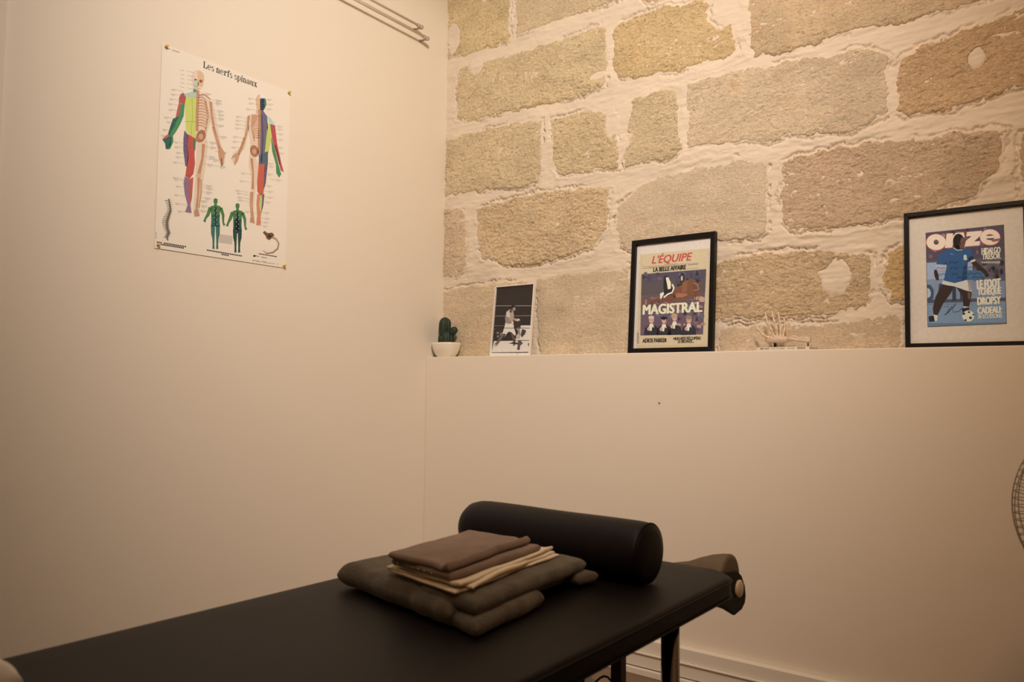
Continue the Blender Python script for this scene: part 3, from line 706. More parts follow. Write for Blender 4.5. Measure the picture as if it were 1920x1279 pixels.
(4,(95,96,124),[1052,1951,1035,1916,994,1910,959,1936,957,1976,990,1999,1032,1988]),
(4,(144,116,117),[970,1908,947,1858,892,1848,845,1886,843,1943,886,1976,943,1960]),
(4,(104,89,98),[1197,1943,1177,1899,1127,1891,1086,1924,1084,1974,1122,2003,1173,1989]),
(4,(156,137,144),[681,1903,665,1849,624,1837,589,1877,586,1938,618,1975,660,1959]),
(4,(95,96,124),[1250,1924,1229,1878,1176,1870,1132,1904,1130,1956,1171,1986,1225,1972]),
(4,(144,116,117),[942,2085,918,2038,862,2029,814,2065,812,2120,857,2151,914,2136]),
(4,(104,89,98),[949,1904,921,1865,854,1858,798,1890,796,1936,849,1961,917,1947]),
(4,(156,137,144),[1073,2048,1048,2014,988,2008,939,2036,937,2076,984,2098,1045,2086]),
(4,(95,96,124),[903,1899,888,1843,848,1831,814,1872,811,1936,842,1974,883,1957]),
(4,(144,116,117),[1179,2046,1153,2000,1090,1991,1038,2027,1036,2080,1085,2111,1149,2095]),
(4,(104,89,98),[1387,1996,1369,1963,1324,1958,1286,1983,1285,2020,1320,2041,1366,2030]),
(4,(156,137,144),[708,2004,687,1973,638,1968,598,1993,596,2028,635,2048,684,2038]),
(4,(95,96,124),[758,2008,743,1978,707,1973,676,1996,674,2030,703,2049,740,2040]),
(4,(174,149,151),[2800,1970,2781,1915,2735,1904,2697,1945,2695,2008,2731,2045,2778,2028]),
(4,(106,105,145),[2460,1915,2444,1863,2405,1853,2372,1891,2370,1949,2401,1984,2441,1968]),
(4,(195,173,179),[2727,1976,2703,1922,2646,1911,2599,1952,2597,2015,2642,2051,2700,2034]),
(4,(101,91,115),[2894,1933,2867,1885,2803,1877,2750,1914,2748,1968,2799,1999,2864,1983]),
(4,(174,149,151),[2638,1980,2617,1950,2567,1945,2526,1969,2525,2004,2564,2024,2615,2013]),
(4,(106,105,145),[2507,1847,2483,1801,2426,1793,2378,1828,2376,1881,2422,1911,2480,1896]),
(4,(195,173,179),[2698,1791,2672,1762,2612,1758,2562,1782,2561,1815,2609,1833,2670,1823]),
(4,(101,91,115),[2854,1790,2832,1749,2780,1742,2738,1773,2736,1819,2777,1846,2830,1832]),
(4,(174,149,151),[2881,1981,2855,1938,2793,1931,2743,1964,2741,2014,2790,2042,2852,2028]),
(4,(106,105,145),[2760,1830,2740,1794,2693,1787,2653,1815,2652,1857,2690,1881,2738,1869]),
(4,(195,173,179),[2543,1967,2530,1913,2497,1902,2469,1941,2467,2001,2493,2037,2526,2022]),
(4,(101,91,115),[2977,1812,2959,1773,2917,1765,2883,1795,2881,1840,2914,1866,2957,1854]),
(4,(174,149,151),[2886,1870,2868,1819,2823,1809,2786,1847,2784,1904,2819,1938,2865,1922]),
(4,(106,105,145),[2572,1979,2553,1925,2508,1914,2470,1955,2468,2016,2503,2052,2550,2036]),
(5,(129,92,76),[1772,2392,1968,2506,2117,2643,2334,2691,2553,2654,2708,2518,2761,2327,2733,2121,2626,1995,2484,2103,2392,2017,2268,2074,2095,2013,1866,2005,1739,2097]),
(5,(122,85,76),[1732,2267,1853,2006,1656,1925,1342,1917,1114,1955,888,1891,750,1890,928,2038,1200,2087,1423,2167]),
(6,(173,121,101),[1859,2217,2265,2171,2311,2097,2094,2034,1851,2049]),
(6,(143,106,88),[2075,2583,2293,2631,2263,2234,2089,2203]),
(7,(208,196,181),[2509,2546,2683,2452,2694,2461,2516,2559]),
(7,(208,196,181),[2683,2452,2722,2292,2734,2283,2694,2461]),
(7,(208,196,181),[2722,2292,2521,2267,2523,2252,2734,2283]),
(5,(202,173,166),[2725,1956,2830,2032,2959,1983,2947,1819,2793,1828]),
(6,(49,47,59),[1349,2869,1485,2881,1540,2620,1505,2366,1374,2247,1328,2506]),
(7,(243,251,236),[1419,2821,1522,2835,1630,2614,1629,2392,1522,2374,1478,2581]),
(6,(49,47,59),[1505,2366,1638,2400,1748,2436,1768,2265,1647,2154,1423,2150,1331,2207]),
(7,(239,249,249),[1659,2545,1728,2413,1788,2415,1712,2572]),
(7,(239,249,249),[1728,2413,1677,2270,1718,2226,1788,2415]),
(7,(239,249,249),[1677,2270,1498,2214,1525,2161,1718,2226]),
(7,(239,249,249),[1498,2214,1345,2101,1381,2053,1525,2161]),
(7,(233,244,248),[1203,2236,1336,2292,1375,2226,1265,2040,1220,2022]),
(6,(61,57,71),[1934,2826,2064,2901,2177,2829,2160,2661,2075,2583,1965,2590,2026,2713]),
(7,(216,220,221),[2023,2819,2088,2844,2098,2687,2038,2649]),
(7,(63,57,66),[1857,2513,2075,2583,2099,2518,1903,2446]),
(6,(115,87,75),[2467,2639,2599,2546,2696,2206,2617,2004,2524,2217]),
(2,(200,208,219),[542,2701,590,2700,590,2712,542,2713]),
(2,(200,208,219),[602,2700,650,2699,650,2711,602,2712]),
(2,(200,208,219),[662,2699,710,2699,710,2711,662,2711]),
(2,(200,208,219),[722,2699,770,2698,770,2710,722,2711]),
(2,(200,208,219),[782,2698,829,2697,830,2709,782,2710]),
(2,(200,208,219),[841,2697,889,2696,889,2708,842,2709]),
(2,(200,208,219),[901,2696,948,2696,949,2708,901,2708]),
(2,(200,208,219),[960,2696,1008,2695,1008,2707,960,2708]),
(2,(200,208,219),[1020,2695,1067,2694,1067,2706,1020,2707]),
(2,(200,208,219),[1079,2694,1126,2694,1126,2706,1079,2706]),
(2,(200,208,219),[581,2652,626,2652,626,2664,581,2664]),
(2,(200,208,219),[638,2652,683,2652,683,2664,638,2664]),
(2,(200,208,219),[694,2651,739,2651,739,2663,694,2663]),
(2,(200,208,219),[750,2651,795,2651,795,2663,750,2663]),
(2,(200,208,219),[806,2651,851,2650,851,2662,806,2663]),
(2,(200,208,219),[862,2650,907,2650,907,2662,862,2662]),
(2,(200,208,219),[918,2650,962,2649,962,2661,918,2662]),
(2,(200,208,219),[973,2649,1018,2649,1018,2661,973,2661]),
(2,(200,208,219),[1029,2649,1073,2649,1073,2661,1029,2661]),
(2,(200,208,219),[1084,2649,1129,2648,1129,2660,1084,2661]),
(2,(200,208,219),[574,2607,620,2607,620,2619,574,2619]),
(2,(200,208,219),[631,2607,677,2606,677,2618,631,2619]),
(2,(200,208,219),[688,2606,734,2606,734,2618,688,2618]),
(2,(200,208,219),[745,2606,791,2606,791,2618,746,2618]),
(2,(200,208,219),[802,2605,848,2605,848,2617,802,2617]),
(2,(200,208,219),[859,2605,905,2605,905,2617,859,2617]),
(2,(200,208,219),[916,2605,961,2604,961,2616,916,2617]),
(2,(200,208,219),[973,2604,1018,2604,1018,2616,973,2616]),
(2,(200,208,219),[1029,2604,1074,2603,1074,2615,1029,2616]),
(2,(200,208,219),[1085,2603,1130,2603,1130,2615,1085,2615]),
(2,(200,208,219),[538,2564,587,2563,588,2575,539,2576]),
(2,(200,208,219),[600,2563,648,2563,649,2575,600,2575]),
(2,(200,208,219),[661,2563,709,2562,709,2574,661,2575]),
(2,(200,208,219),[721,2562,770,2561,770,2573,722,2574]),
(2,(200,208,219),[782,2561,831,2561,831,2573,782,2573]),
(2,(200,208,219),[843,2561,891,2560,891,2572,843,2573]),
(2,(200,208,219),[903,2560,951,2560,951,2572,903,2572]),
(2,(200,208,219),[963,2559,1012,2559,1012,2571,964,2571]),
(2,(200,208,219),[1024,2559,1072,2558,1072,2570,1024,2571]),
(2,(200,208,219),[1084,2558,1131,2558,1132,2570,1084,2570]),
(2,(200,208,219),[587,2515,632,2515,632,2527,587,2527]),
(2,(200,208,219),[644,2515,689,2515,689,2527,644,2527]),
(2,(200,208,219),[700,2514,745,2514,745,2526,700,2526]),
(2,(200,208,219),[756,2514,801,2514,801,2526,756,2526]),
(2,(200,208,219),[812,2514,857,2514,857,2526,812,2526]),
(2,(200,208,219),[868,2514,912,2513,912,2525,868,2526]),
(2,(200,208,219),[924,2513,968,2513,968,2525,924,2525]),
(2,(200,208,219),[979,2513,1024,2513,1024,2525,979,2525]),
(2,(200,208,219),[1035,2513,1079,2513,1079,2525,1035,2525]),
(2,(200,208,219),[1090,2513,1134,2512,1134,2524,1090,2525]),
(2,(200,208,219),[575,2470,622,2470,622,2482,575,2482]),
(2,(200,208,219),[633,2470,679,2470,679,2482,633,2482]),
(2,(200,208,219),[691,2470,737,2469,737,2481,691,2482]),
(2,(200,208,219),[748,2469,794,2469,794,2481,748,2481]),
(2,(200,208,219),[806,2469,851,2469,851,2481,806,2481]),
(2,(200,208,219),[863,2469,909,2468,909,2480,863,2481]),
(2,(200,208,219),[920,2468,966,2468,966,2480,920,2480]),
(2,(200,208,219),[977,2468,1022,2468,1023,2480,977,2480]),
(2,(200,208,219),[1034,2468,1079,2468,1079,2480,1034,2480]),
(2,(200,208,219),[1091,2467,1136,2467,1136,2479,1091,2479]),
(2,(200,208,219),[591,2424,637,2424,637,2436,592,2436]),
(2,(200,208,219),[648,2424,693,2423,693,2435,648,2436]),
(2,(200,208,219),[704,2423,749,2423,749,2435,704,2435]),
(2,(200,208,219),[760,2423,805,2423,805,2435,760,2435]),
(2,(200,208,219),[816,2423,861,2423,861,2435,816,2435]),
(2,(200,208,219),[872,2423,916,2423,916,2435,872,2435]),
(2,(200,208,219),[927,2423,972,2423,972,2435,927,2435]),
(2,(200,208,219),[983,2422,1027,2422,1027,2434,983,2434]),
(2,(200,208,219),[1038,2422,1083,2422,1083,2434,1039,2434]),
(2,(200,208,219),[1094,2422,1138,2422,1138,2434,1094,2434]),
(2,(200,208,219),[537,2382,583,2381,583,2393,538,2394]),
(2,(200,208,219),[594,2381,639,2381,639,2393,594,2393]),
(2,(200,208,219),[650,2381,695,2380,695,2392,650,2393]),
(2,(200,208,219),[706,2380,751,2380,751,2392,706,2392]),
(2,(200,208,219),[762,2380,807,2380,807,2392,762,2392]),
(2,(200,208,219),[818,2379,863,2379,863,2391,818,2391]),
(2,(200,208,219),[874,2379,918,2379,918,2391,874,2391]),
(2,(200,208,219),[929,2379,974,2378,974,2390,930,2391]),
(2,(200,208,219),[985,2378,1029,2378,1029,2390,985,2390]),
(2,(200,208,219),[1040,2378,1085,2377,1085,2389,1041,2390]),
(2,(200,208,219),[1096,2377,1140,2377,1140,2389,1096,2389]),
(2,(200,208,219),[554,2335,602,2335,602,2347,554,2347]),
(2,(200,208,219),[614,2335,662,2334,662,2346,614,2347]),
(2,(200,208,219),[674,2334,723,2334,723,2346,675,2346]),
(2,(200,208,219),[735,2334,783,2334,783,2346,735,2346]),
(2,(200,208,219),[795,2334,843,2333,843,2345,795,2346]),
(2,(200,208,219),[855,2333,903,2333,903,2345,855,2345]),
(2,(200,208,219),[915,2333,963,2333,963,2345,915,2345]),
(2,(200,208,219),[974,2333,1022,2332,1022,2344,975,2345]),
(2,(200,208,219),[1034,2332,1082,2332,1082,2344,1034,2344]),
(2,(200,208,219),[1093,2332,1141,2332,1141,2344,1094,2344]),
(5,(55,57,71),[605,691,622,942,737,1044,900,1080,1066,1040,1179,934,1207,689]),
(7,(206,174,167),[999,1254,991,1192,964,1144,922,1118,875,1120,831,1149,799,1200,786,1263,794,1325,821,1374,863,1400,910,1398,954,1368,986,1317]),
(8,(215,208,207),[1005,1343,991,1308,947,1284,887,1277,826,1289,780,1318,762,1354,777,1389,821,1413,881,1420,942,1408,988,1380]),
(8,(233,239,240),[835,1117,963,1111,1015,957,941,994,911,834,837,853,794,991]),
(9,(210,178,167),[848,921,838,879,810,854,773,855,742,882,728,925,738,967,767,992,804,991,835,964]),
(9,(49,47,59),[850,1271,878,1270,878,1282,851,1283]),
(9,(49,47,59),[910,1269,937,1268,938,1280,910,1281]),
(9,(248,255,255),[863,1194,932,1191,932,1204,863,1207]),
(5,(55,57,71),[1118,675,1134,923,1248,1024,1408,1060,1571,1020,1681,916,1708,673]),
(7,(206,174,167),[1498,1216,1491,1160,1466,1115,1428,1091,1385,1093,1346,1120,1317,1167,1305,1224,1312,1281,1337,1326,1375,1350,1418,1348,1458,1321,1486,1274]),
(8,(49,49,61),[1504,1298,1491,1266,1451,1244,1397,1237,1341,1248,1300,1274,1284,1308,1297,1340,1337,1362,1391,1368,1447,1357,1488,1331]),
(8,(233,239,240),[1345,1079,1470,1075,1521,922,1448,958,1419,800,1346,819,1305,955]),
(9,(210,178,167),[1357,886,1347,844,1319,819,1283,820,1253,847,1240,890,1249,932,1278,957,1314,955,1344,928]),
(9,(49,47,59),[1360,1233,1387,1232,1388,1244,1361,1245]),
(9,(49,47,59),[1419,1230,1446,1229,1446,1241,1419,1242]),
(9,(248,255,255),[1372,1156,1440,1153,1440,1166,1373,1169]),
(5,(55,57,71),[1549,662,1566,908,1678,1008,1836,1043,1995,1004,2104,901,2130,660]),
(7,(206,174,167),[1929,1298,1921,1237,1894,1190,1854,1164,1808,1166,1766,1195,1736,1245,1723,1307,1731,1368,1758,1416,1798,1442,1844,1439,1886,1410,1916,1360]),
(8,(187,172,158),[1935,1386,1921,1351,1879,1328,1821,1321,1762,1333,1718,1361,1701,1396,1715,1431,1757,1455,1816,1461,1875,1449,1918,1421]),
(8,(233,239,240),[1769,1163,1893,1158,1943,1006,1871,1042,1842,885,1770,904,1730,1039]),
(9,(210,178,167),[1781,971,1772,929,1744,905,1708,906,1678,933,1666,975,1675,1016,1703,1041,1739,1040,1768,1013]),
(9,(49,47,59),[1785,1315,1812,1314,1812,1326,1786,1327]),
(9,(49,47,59),[1843,1313,1869,1311,1870,1323,1843,1325]),
(9,(248,255,255),[1797,1239,1863,1236,1864,1249,1797,1252]),
(5,(55,57,71),[2109,644,2126,887,2236,987,2390,1022,2546,983,2652,881,2677,643]),
(7,(206,174,167),[2488,1191,2480,1129,2453,1080,2412,1053,2366,1055,2323,1085,2293,1136,2280,1200,2288,1262,2316,1312,2357,1338,2403,1336,2446,1306,2476,1254]),
(8,(155,137,124),[2496,1281,2481,1246,2439,1221,2380,1214,2320,1226,2275,1255,2258,1291,2273,1327,2316,1351,2375,1358,2434,1346,2479,1317]),
(8,(233,239,240),[2329,1057,2450,1053,2498,903,2428,938,2398,783,2329,802,2290,935]),
(9,(210,178,167),[2339,867,2330,826,2303,802,2268,803,2239,830,2227,871,2236,912,2263,937,2298,935,2327,909]),
(9,(49,47,59),[2345,1208,2371,1206,2371,1218,2345,1220]),
(9,(49,47,59),[2401,1205,2427,1204,2427,1216,2402,1217]),
(9,(248,255,255),[2356,1132,2421,1130,2421,1143,2356,1145]),
(9,(43,42,54),[1551,1298,1544,1285,1523,1274,1489,1267,1447,1262,1400,1262,1353,1267,1310,1274,1275,1285,1253,1298,1245,1311,1252,1324,1273,1335,1307,1343,1349,1347,1397,1347,1444,1343,1487,1335,1521,1324,1543,1311]),
(2,(135,124,117),[634,563,681,562,681,580,634,581]),
(2,(135,124,117),[692,562,739,561,739,579,692,580]),
(2,(135,124,117),[751,561,797,560,798,578,751,579]),
(2,(135,124,117),[809,560,855,560,856,578,809,578]),
(2,(135,124,117),[867,559,913,559,914,577,867,577]),
(2,(135,124,117),[925,559,971,558,972,576,925,577]),
(2,(135,124,117),[983,558,1029,557,1029,575,983,576]),
(2,(135,124,117),[1041,557,1087,557,1087,574,1041,575]),
(2,(135,124,117),[1098,556,1144,556,1145,574,1099,574]),
(2,(135,124,117),[1156,556,1202,555,1202,573,1156,574]),
(2,(135,124,117),[1213,555,1259,554,1259,572,1213,573]),
(2,(135,124,117),[1270,554,1316,553,1316,571,1271,572]),
(2,(135,124,117),[1328,553,1373,553,1373,571,1328,571]),
(2,(135,124,117),[1385,552,1430,552,1430,570,1385,570]),
(2,(135,124,117),[2111,570,2158,570,2158,586,2111,586]),
(2,(135,124,117),[2170,570,2217,570,2217,586,2170,586]),
(2,(135,124,117),[2229,570,2276,570,2276,586,2229,586]),
(2,(135,124,117),[2288,570,2335,570,2335,586,2288,586]),
(2,(135,124,117),[2347,570,2393,570,2393,586,2347,586]),
(2,(114,105,97),[300,771,393,772,393,786,300,785]),
(2,(114,105,97),[301,741,394,742,394,756,301,755]),
(2,(114,105,97),[303,711,396,712,395,726,302,725]),
(2,(114,105,97),[304,681,397,682,397,696,304,695]),
(2,(114,105,97),[305,651,399,652,398,666,305,665]),
(2,(114,105,97),[307,621,400,623,400,637,307,635]),
(2,(114,105,97),[308,591,401,593,401,607,308,605]),
(2,(114,105,97),[310,561,403,563,402,577,309,575]),
(2,(114,105,97),[311,531,404,533,404,547,311,545]),
(2,(114,105,97),[313,501,406,503,405,517,312,515]),
(2,(114,105,97),[314,472,407,473,407,487,314,486]),
(2,(114,105,97),[315,442,408,444,408,458,315,456]),
(2,(114,105,97),[317,412,410,414,409,428,317,426]),
(2,(114,105,97),[318,382,411,384,411,398,318,396]),
(2,(197,184,164),[360,279,3073,248,3073,254,360,285])]
EQ_T = [("L'ÉQUIPE", [0.08132, 0.34095, 0.24506, 0.33994], 0.0281, (196, 93, 93), 0.028, 0.22, 2), ('LA BELLE AFFAIRE', [0.08873, 0.30856, 0.22163, 0.30799], 0.01614, (65, 61, 64), 0.055, 0, 2), ('MAGISTRAL', [0.05137, 0.14806, 0.28935, 0.14728], 0.03537, (237, 243, 225), 0.045, 0, 8), ('ADIOS PARKER', [0.05488, 0.04129, 0.15458, 0.04037], 0.01359, (61, 57, 58), 0.055, 0, 2), ('MEKHISSI RÉCUPÈRE', [0.17997, 0.04715, 0.28606, 0.04623], 0.00996, (61, 57, 58), 0.05, 0, 2), ('LE BRONZE...', [0.19793, 0.03593, 0.26093, 0.03594], 0.00991, (61, 57, 58), 0.05, 0, 2)]
ON_P = [(0,(229,230,229),[114,4024,3062,4033,3078,130,120,108]),
(1,(67,60,61),[579,3519,2591,3534,2601,642,596,624]),
(2,(101,110,142),[591,3507,2579,3523,2589,659,607,641]),
(3,(90,92,123),[591,3507,2579,3523,2582,2576,596,2645]),
(3,(168,201,253),[596,2588,1828,2541,1831,1996,599,2072]),
(3,(105,112,137),[1788,2569,2582,2518,2585,1888,1791,1939]),
(3,(140,171,217),[599,2072,2584,2003,2587,1230,604,1327]),
(3,(132,173,224),[604,1313,2587,1230,2589,659,607,641]),
(4,(82,99,130),[603,1456,2586,1402,2586,1302,603,1356]),
(4,(110,144,189),[607,741,2589,688,2589,659,607,641]),
(4,(66,63,89),[945,3270,920,3234,864,3230,820,3262,820,3305,865,3328,921,3312]),
(4,(131,135,169),[1690,3175,1661,3108,1600,3098,1552,3151,1553,3228,1603,3271,1664,3247]),
(4,(162,156,182),[1245,2659,1222,2620,1173,2615,1134,2646,1135,2692,1174,2716,1223,2702]),
(4,(82,85,128),[1260,2795,1232,2763,1171,2760,1122,2789,1122,2828,1172,2847,1233,2833]),
(4,(59,55,75),[1781,3292,1758,3262,1707,3259,1667,3287,1668,3323,1709,3342,1759,3328]),
(4,(114,120,158),[2093,3023,2071,2970,2024,2961,1986,3003,1987,3065,2026,3099,2073,3080]),
(4,(139,116,131),[1947,2786,1934,2739,1906,2730,1885,2765,1886,2819,1908,2851,1935,2836]),
(4,(66,63,89),[1082,3078,1060,3027,1011,3019,973,3060,974,3119,1013,3152,1061,3134]),
(4,(131,135,169),[2156,3448,2142,3411,2111,3405,2087,3434,2088,3478,2113,3502,2143,3489]),
(4,(162,156,182),[885,2960,861,2911,809,2903,767,2943,768,3000,810,3031,862,3013]),
(4,(82,85,128),[2025,3164,2004,3132,1958,3128,1922,3156,1923,3194,1960,3214,2005,3201]),
(4,(59,55,75),[1358,3402,1333,3339,1280,3329,1237,3379,1238,3451,1282,3492,1335,3470]),
(4,(114,120,158),[2305,2751,2285,2714,2241,2708,2207,2739,2208,2782,2243,2806,2286,2792]),
(4,(139,116,131),[1278,2935,1255,2870,1203,2859,1163,2909,1164,2984,1206,3026,1256,3004]),
(4,(66,63,89),[903,3344,879,3309,825,3306,783,3336,783,3378,826,3400,880,3385]),
(4,(131,135,169),[1671,3098,1646,3064,1591,3060,1547,3091,1548,3132,1592,3153,1647,3138]),
(4,(162,156,182),[2094,3185,2072,3148,2023,3143,1984,3175,1985,3220,2025,3243,2073,3228]),
(4,(82,85,128),[1870,2850,1847,2783,1797,2771,1758,2822,1760,2899,1800,2943,1850,2921]),
(4,(59,55,75),[1857,3037,1834,3001,1785,2997,1746,3027,1747,3070,1787,3093,1835,3078]),
(4,(114,120,158),[1948,3335,1928,3282,1887,3274,1854,3315,1855,3376,1889,3410,1930,3392]),
(4,(139,116,131),[930,3270,906,3208,852,3198,810,3247,811,3319,854,3359,907,3337]),
(4,(66,63,89),[1604,2903,1586,2849,1546,2840,1515,2881,1516,2943,1548,2978,1587,2961]),
(4,(131,135,169),[1475,2845,1461,2775,1433,2759,1412,2811,1413,2891,1436,2939,1463,2918]),
(4,(162,156,182),[747,3181,719,3139,655,3135,605,3171,605,3221,656,3247,720,3229]),
(4,(82,85,128),[1392,3313,1367,3275,1310,3270,1265,3304,1266,3351,1312,3375,1368,3358]),
(4,(59,55,75),[1425,3175,1409,3116,1376,3105,1350,3149,1351,3216,1378,3254,1411,3236]),
(4,(114,120,158),[1378,2693,1359,2628,1316,2615,1283,2665,1284,2740,1319,2783,1361,2762]),
(4,(139,116,131),[764,2771,742,2725,693,2717,654,2755,654,2808,694,2838,743,2821]),
(4,(66,63,89),[1719,3444,1705,3379,1674,3366,1650,3415,1651,3489,1677,3533,1707,3513]),
(4,(131,135,169),[1587,2730,1564,2654,1512,2640,1472,2697,1474,2784,1515,2833,1566,2809]),
(4,(162,156,182),[2307,3358,2282,3296,2228,3286,2185,3336,2187,3409,2231,3449,2285,3426]),
(4,(82,85,128),[1040,3333,1022,3262,985,3248,955,3302,956,3383,987,3430,1024,3408]),
(4,(59,55,75),[1431,3015,1410,2954,1366,2943,1332,2990,1333,3061,1369,3101,1412,3081]),
(4,(114,120,158),[1535,3393,1508,3336,1447,3328,1399,3375,1400,3443,1449,3479,1509,3457]),
(4,(139,116,131),[794,3285,765,3207,703,3194,654,3255,654,3345,705,3395,767,3368]),
(4,(66,63,89),[1658,3161,1639,3114,1597,3106,1565,3144,1566,3198,1599,3228,1640,3212]),
(4,(131,135,169),[1623,2954,1609,2876,1578,2860,1555,2917,1556,3004,1581,3057,1611,3034]),
(4,(162,156,182),[1110,3376,1088,3327,1038,3320,999,3360,1000,3416,1040,3447,1089,3429]),
(4,(82,85,128),[2112,3307,2092,3271,2048,3266,2013,3297,2014,3340,2050,3363,2094,3348]),
(4,(59,55,75),[2276,3261,2249,3221,2191,3217,2145,3252,2146,3300,2193,3324,2251,3307]),
(4,(114,120,158),[1825,3103,1797,3056,1738,3050,1690,3089,1691,3145,1740,3175,1799,3156]),
(4,(139,116,131),[1793,2735,1779,2680,1751,2669,1729,2710,1730,2773,1753,2810,1781,2793]),
(4,(66,63,89),[2325,3239,2311,3180,2282,3169,2260,3213,2261,3280,2285,3319,2313,3301]),
(4,(131,135,169),[2247,2738,2228,2698,2186,2692,2153,2724,2154,2771,2188,2797,2229,2782]),
(4,(162,156,182),[715,3126,701,3064,669,3052,644,3098,644,3168,670,3209,702,3190]),
(4,(82,85,128),[2002,2899,1987,2822,1954,2805,1929,2863,1931,2951,1958,3003,1989,2980]),
(4,(77,80,100),[2448,2164,2423,2090,2370,2075,2329,2132,2331,2216,2374,2266,2426,2242]),
(4,(130,135,157),[2153,2092,2134,2040,2093,2030,2060,2070,2062,2129,2095,2163,2136,2147]),
(4,(94,95,116),[2569,2408,2549,2340,2506,2326,2473,2378,2474,2456,2509,2501,2552,2480]),
(4,(66,70,90),[2360,2283,2336,2239,2284,2232,2243,2267,2244,2319,2286,2348,2338,2332]),
(4,(77,80,100),[2255,2230,2240,2187,2208,2179,2182,2212,2183,2260,2210,2289,2242,2275]),
(4,(130,135,157),[2507,2422,2480,2373,2422,2366,2376,2405,2377,2461,2425,2492,2482,2474]),
(4,(94,95,116),[2560,2129,2540,2057,2497,2042,2464,2096,2466,2177,2501,2225,2543,2203]),
(4,(66,70,90),[2011,2199,1987,2133,1935,2120,1895,2171,1896,2246,1938,2290,1989,2269]),
(4,(77,80,100),[2148,2444,2121,2371,2062,2357,2016,2414,2018,2498,2066,2547,2124,2523]),
(4,(130,135,157),[2124,2069,2109,2021,2076,2012,2051,2048,2052,2101,2078,2133,2111,2118]),
(4,(94,95,116),[2570,2425,2549,2359,2503,2346,2467,2396,2468,2471,2506,2514,2551,2494]),
(4,(66,70,90),[2444,2026,2430,1961,2400,1946,2378,1994,2379,2069,2404,2113,2432,2094]),
(4,(77,80,100),[2354,2231,2337,2160,2301,2145,2273,2197,2274,2277,2304,2325,2339,2304]),
(4,(130,135,157),[2159,2152,2142,2098,2103,2087,2073,2128,2074,2189,2106,2225,2144,2208]),
(4,(94,95,116),[2576,2374,2552,2338,2498,2333,2456,2363,2457,2407,2500,2430,2553,2415]),
(4,(66,70,90),[2547,2170,2529,2102,2491,2088,2461,2139,2463,2216,2494,2262,2532,2241]),
(4,(77,80,100),[2425,2010,2402,1943,2352,1930,2313,1980,2315,2057,2355,2102,2404,2081]),
(4,(130,135,157),[2192,2076,2167,2020,2115,2010,2074,2053,2075,2117,2117,2153,2170,2135]),
(4,(94,95,116),[2094,2001,2074,1931,2031,1917,1997,1969,1999,2048,2034,2094,2076,2073]),
(4,(66,70,90),[1960,2321,1944,2253,1909,2239,1882,2289,1884,2365,1912,2410,1946,2390]),
(4,(77,80,100),[2180,2083,2162,2034,2123,2025,2093,2062,2094,2118,2126,2150,2164,2135]),
(4,(130,135,157),[2148,2353,2127,2296,2080,2286,2044,2330,2045,2395,2083,2432,2129,2414]),
(5,(69,99,147),[600,1929,700,1901,780,1730,761,1500,683,1385,603,1413]),
(6,(187,219,255),[601,1814,661,1786,701,1672,682,1557,603,1499]),
(5,(60,86,132),[918,1931,1117,1904,1040,1388,861,1401]),
(5,(59,77,114),[1255,1905,1355,1906,1357,1377,1258,1376]),
(5,(68,87,125),[1454,1878,1593,1880,1595,1365,1456,1363]),
(5,(207,110,111),[1131,3164,1123,3105,918,3170,920,3186]),
(5,(207,110,111),[1123,3105,1100,3050,913,3155,918,3170]),
(5,(207,110,111),[1100,3050,1065,3003,905,3142,913,3155]),
(5,(207,110,111),[1065,3003,1019,2966,894,3132,905,3142]),
(5,(207,110,111),[1019,2966,964,2941,882,3125,894,3132]),
(5,(207,110,111),[964,2941,903,2930,868,3121,882,3125]),
(5,(207,110,111),[903,2930,839,2932,854,3122,868,3121]),
(5,(207,110,111),[839,2932,776,2949,840,3126,854,3122]),
(5,(207,110,111),[776,2949,718,2979,826,3134,840,3126]),
(5,(207,110,111),[718,2979,667,3021,815,3145,826,3134]),
(5,(207,110,111),[667,3021,626,3072,806,3159,815,3145]),
(5,(207,110,111),[626,3072,597,3130,800,3175,806,3159]),
(5,(207,110,111),[597,3130,583,3191,797,3191,800,3175]),
(5,(207,110,111),[583,3191,584,3253,797,3208,797,3191]),
(5,(207,110,111),[584,3253,599,3311,800,3224,797,3208]),
(5,(207,110,111),[599,3311,629,3363,807,3238,800,3224]),
(5,(207,110,111),[629,3363,671,3406,816,3250,807,3238]),
(5,(207,110,111),[671,3406,723,3437,828,3259,816,3250]),
(5,(207,110,111),[723,3437,782,3454,841,3264,828,3259]),
(5,(207,110,111),[782,3454,845,3458,855,3265,841,3264]),
(5,(207,110,111),[845,3458,909,3447,870,3263,855,3265]),
(5,(207,110,111),[909,3447,969,3423,883,3256,870,3263]),
(5,(207,110,111),[969,3423,1024,3386,896,3247,883,3256]),
(5,(207,110,111),[1024,3386,1069,3339,906,3234,896,3247]),
(5,(207,110,111),[1069,3339,1103,3285,914,3219,906,3234]),
(5,(207,110,111),[1103,3285,1124,3225,918,3203,914,3219]),
(5,(207,110,111),[1124,3225,1131,3164,920,3186,918,3203]),
(6,(255,255,255),[1114,3174,1106,3119,925,3176,927,3194]),
(6,(255,255,255),[1106,3119,1086,3068,919,3159,925,3176]),
(6,(255,255,255),[1086,3068,1052,3025,910,3144,919,3159]),
(6,(255,255,255),[1052,3025,1009,2991,898,3133,910,3144]),
(6,(255,255,255),[1009,2991,957,2968,885,3125,898,3133]),
(6,(255,255,255),[957,2968,900,2957,869,3121,885,3125]),
(6,(255,255,255),[900,2957,840,2960,853,3122,869,3121]),
(6,(255,255,255),[840,2960,782,2976,838,3127,853,3122]),
(6,(255,255,255),[782,2976,727,3004,823,3136,838,3127]),
(6,(255,255,255),[727,3004,679,3042,810,3148,823,3136]),
(6,(255,255,255),[679,3042,640,3090,800,3163,810,3148]),
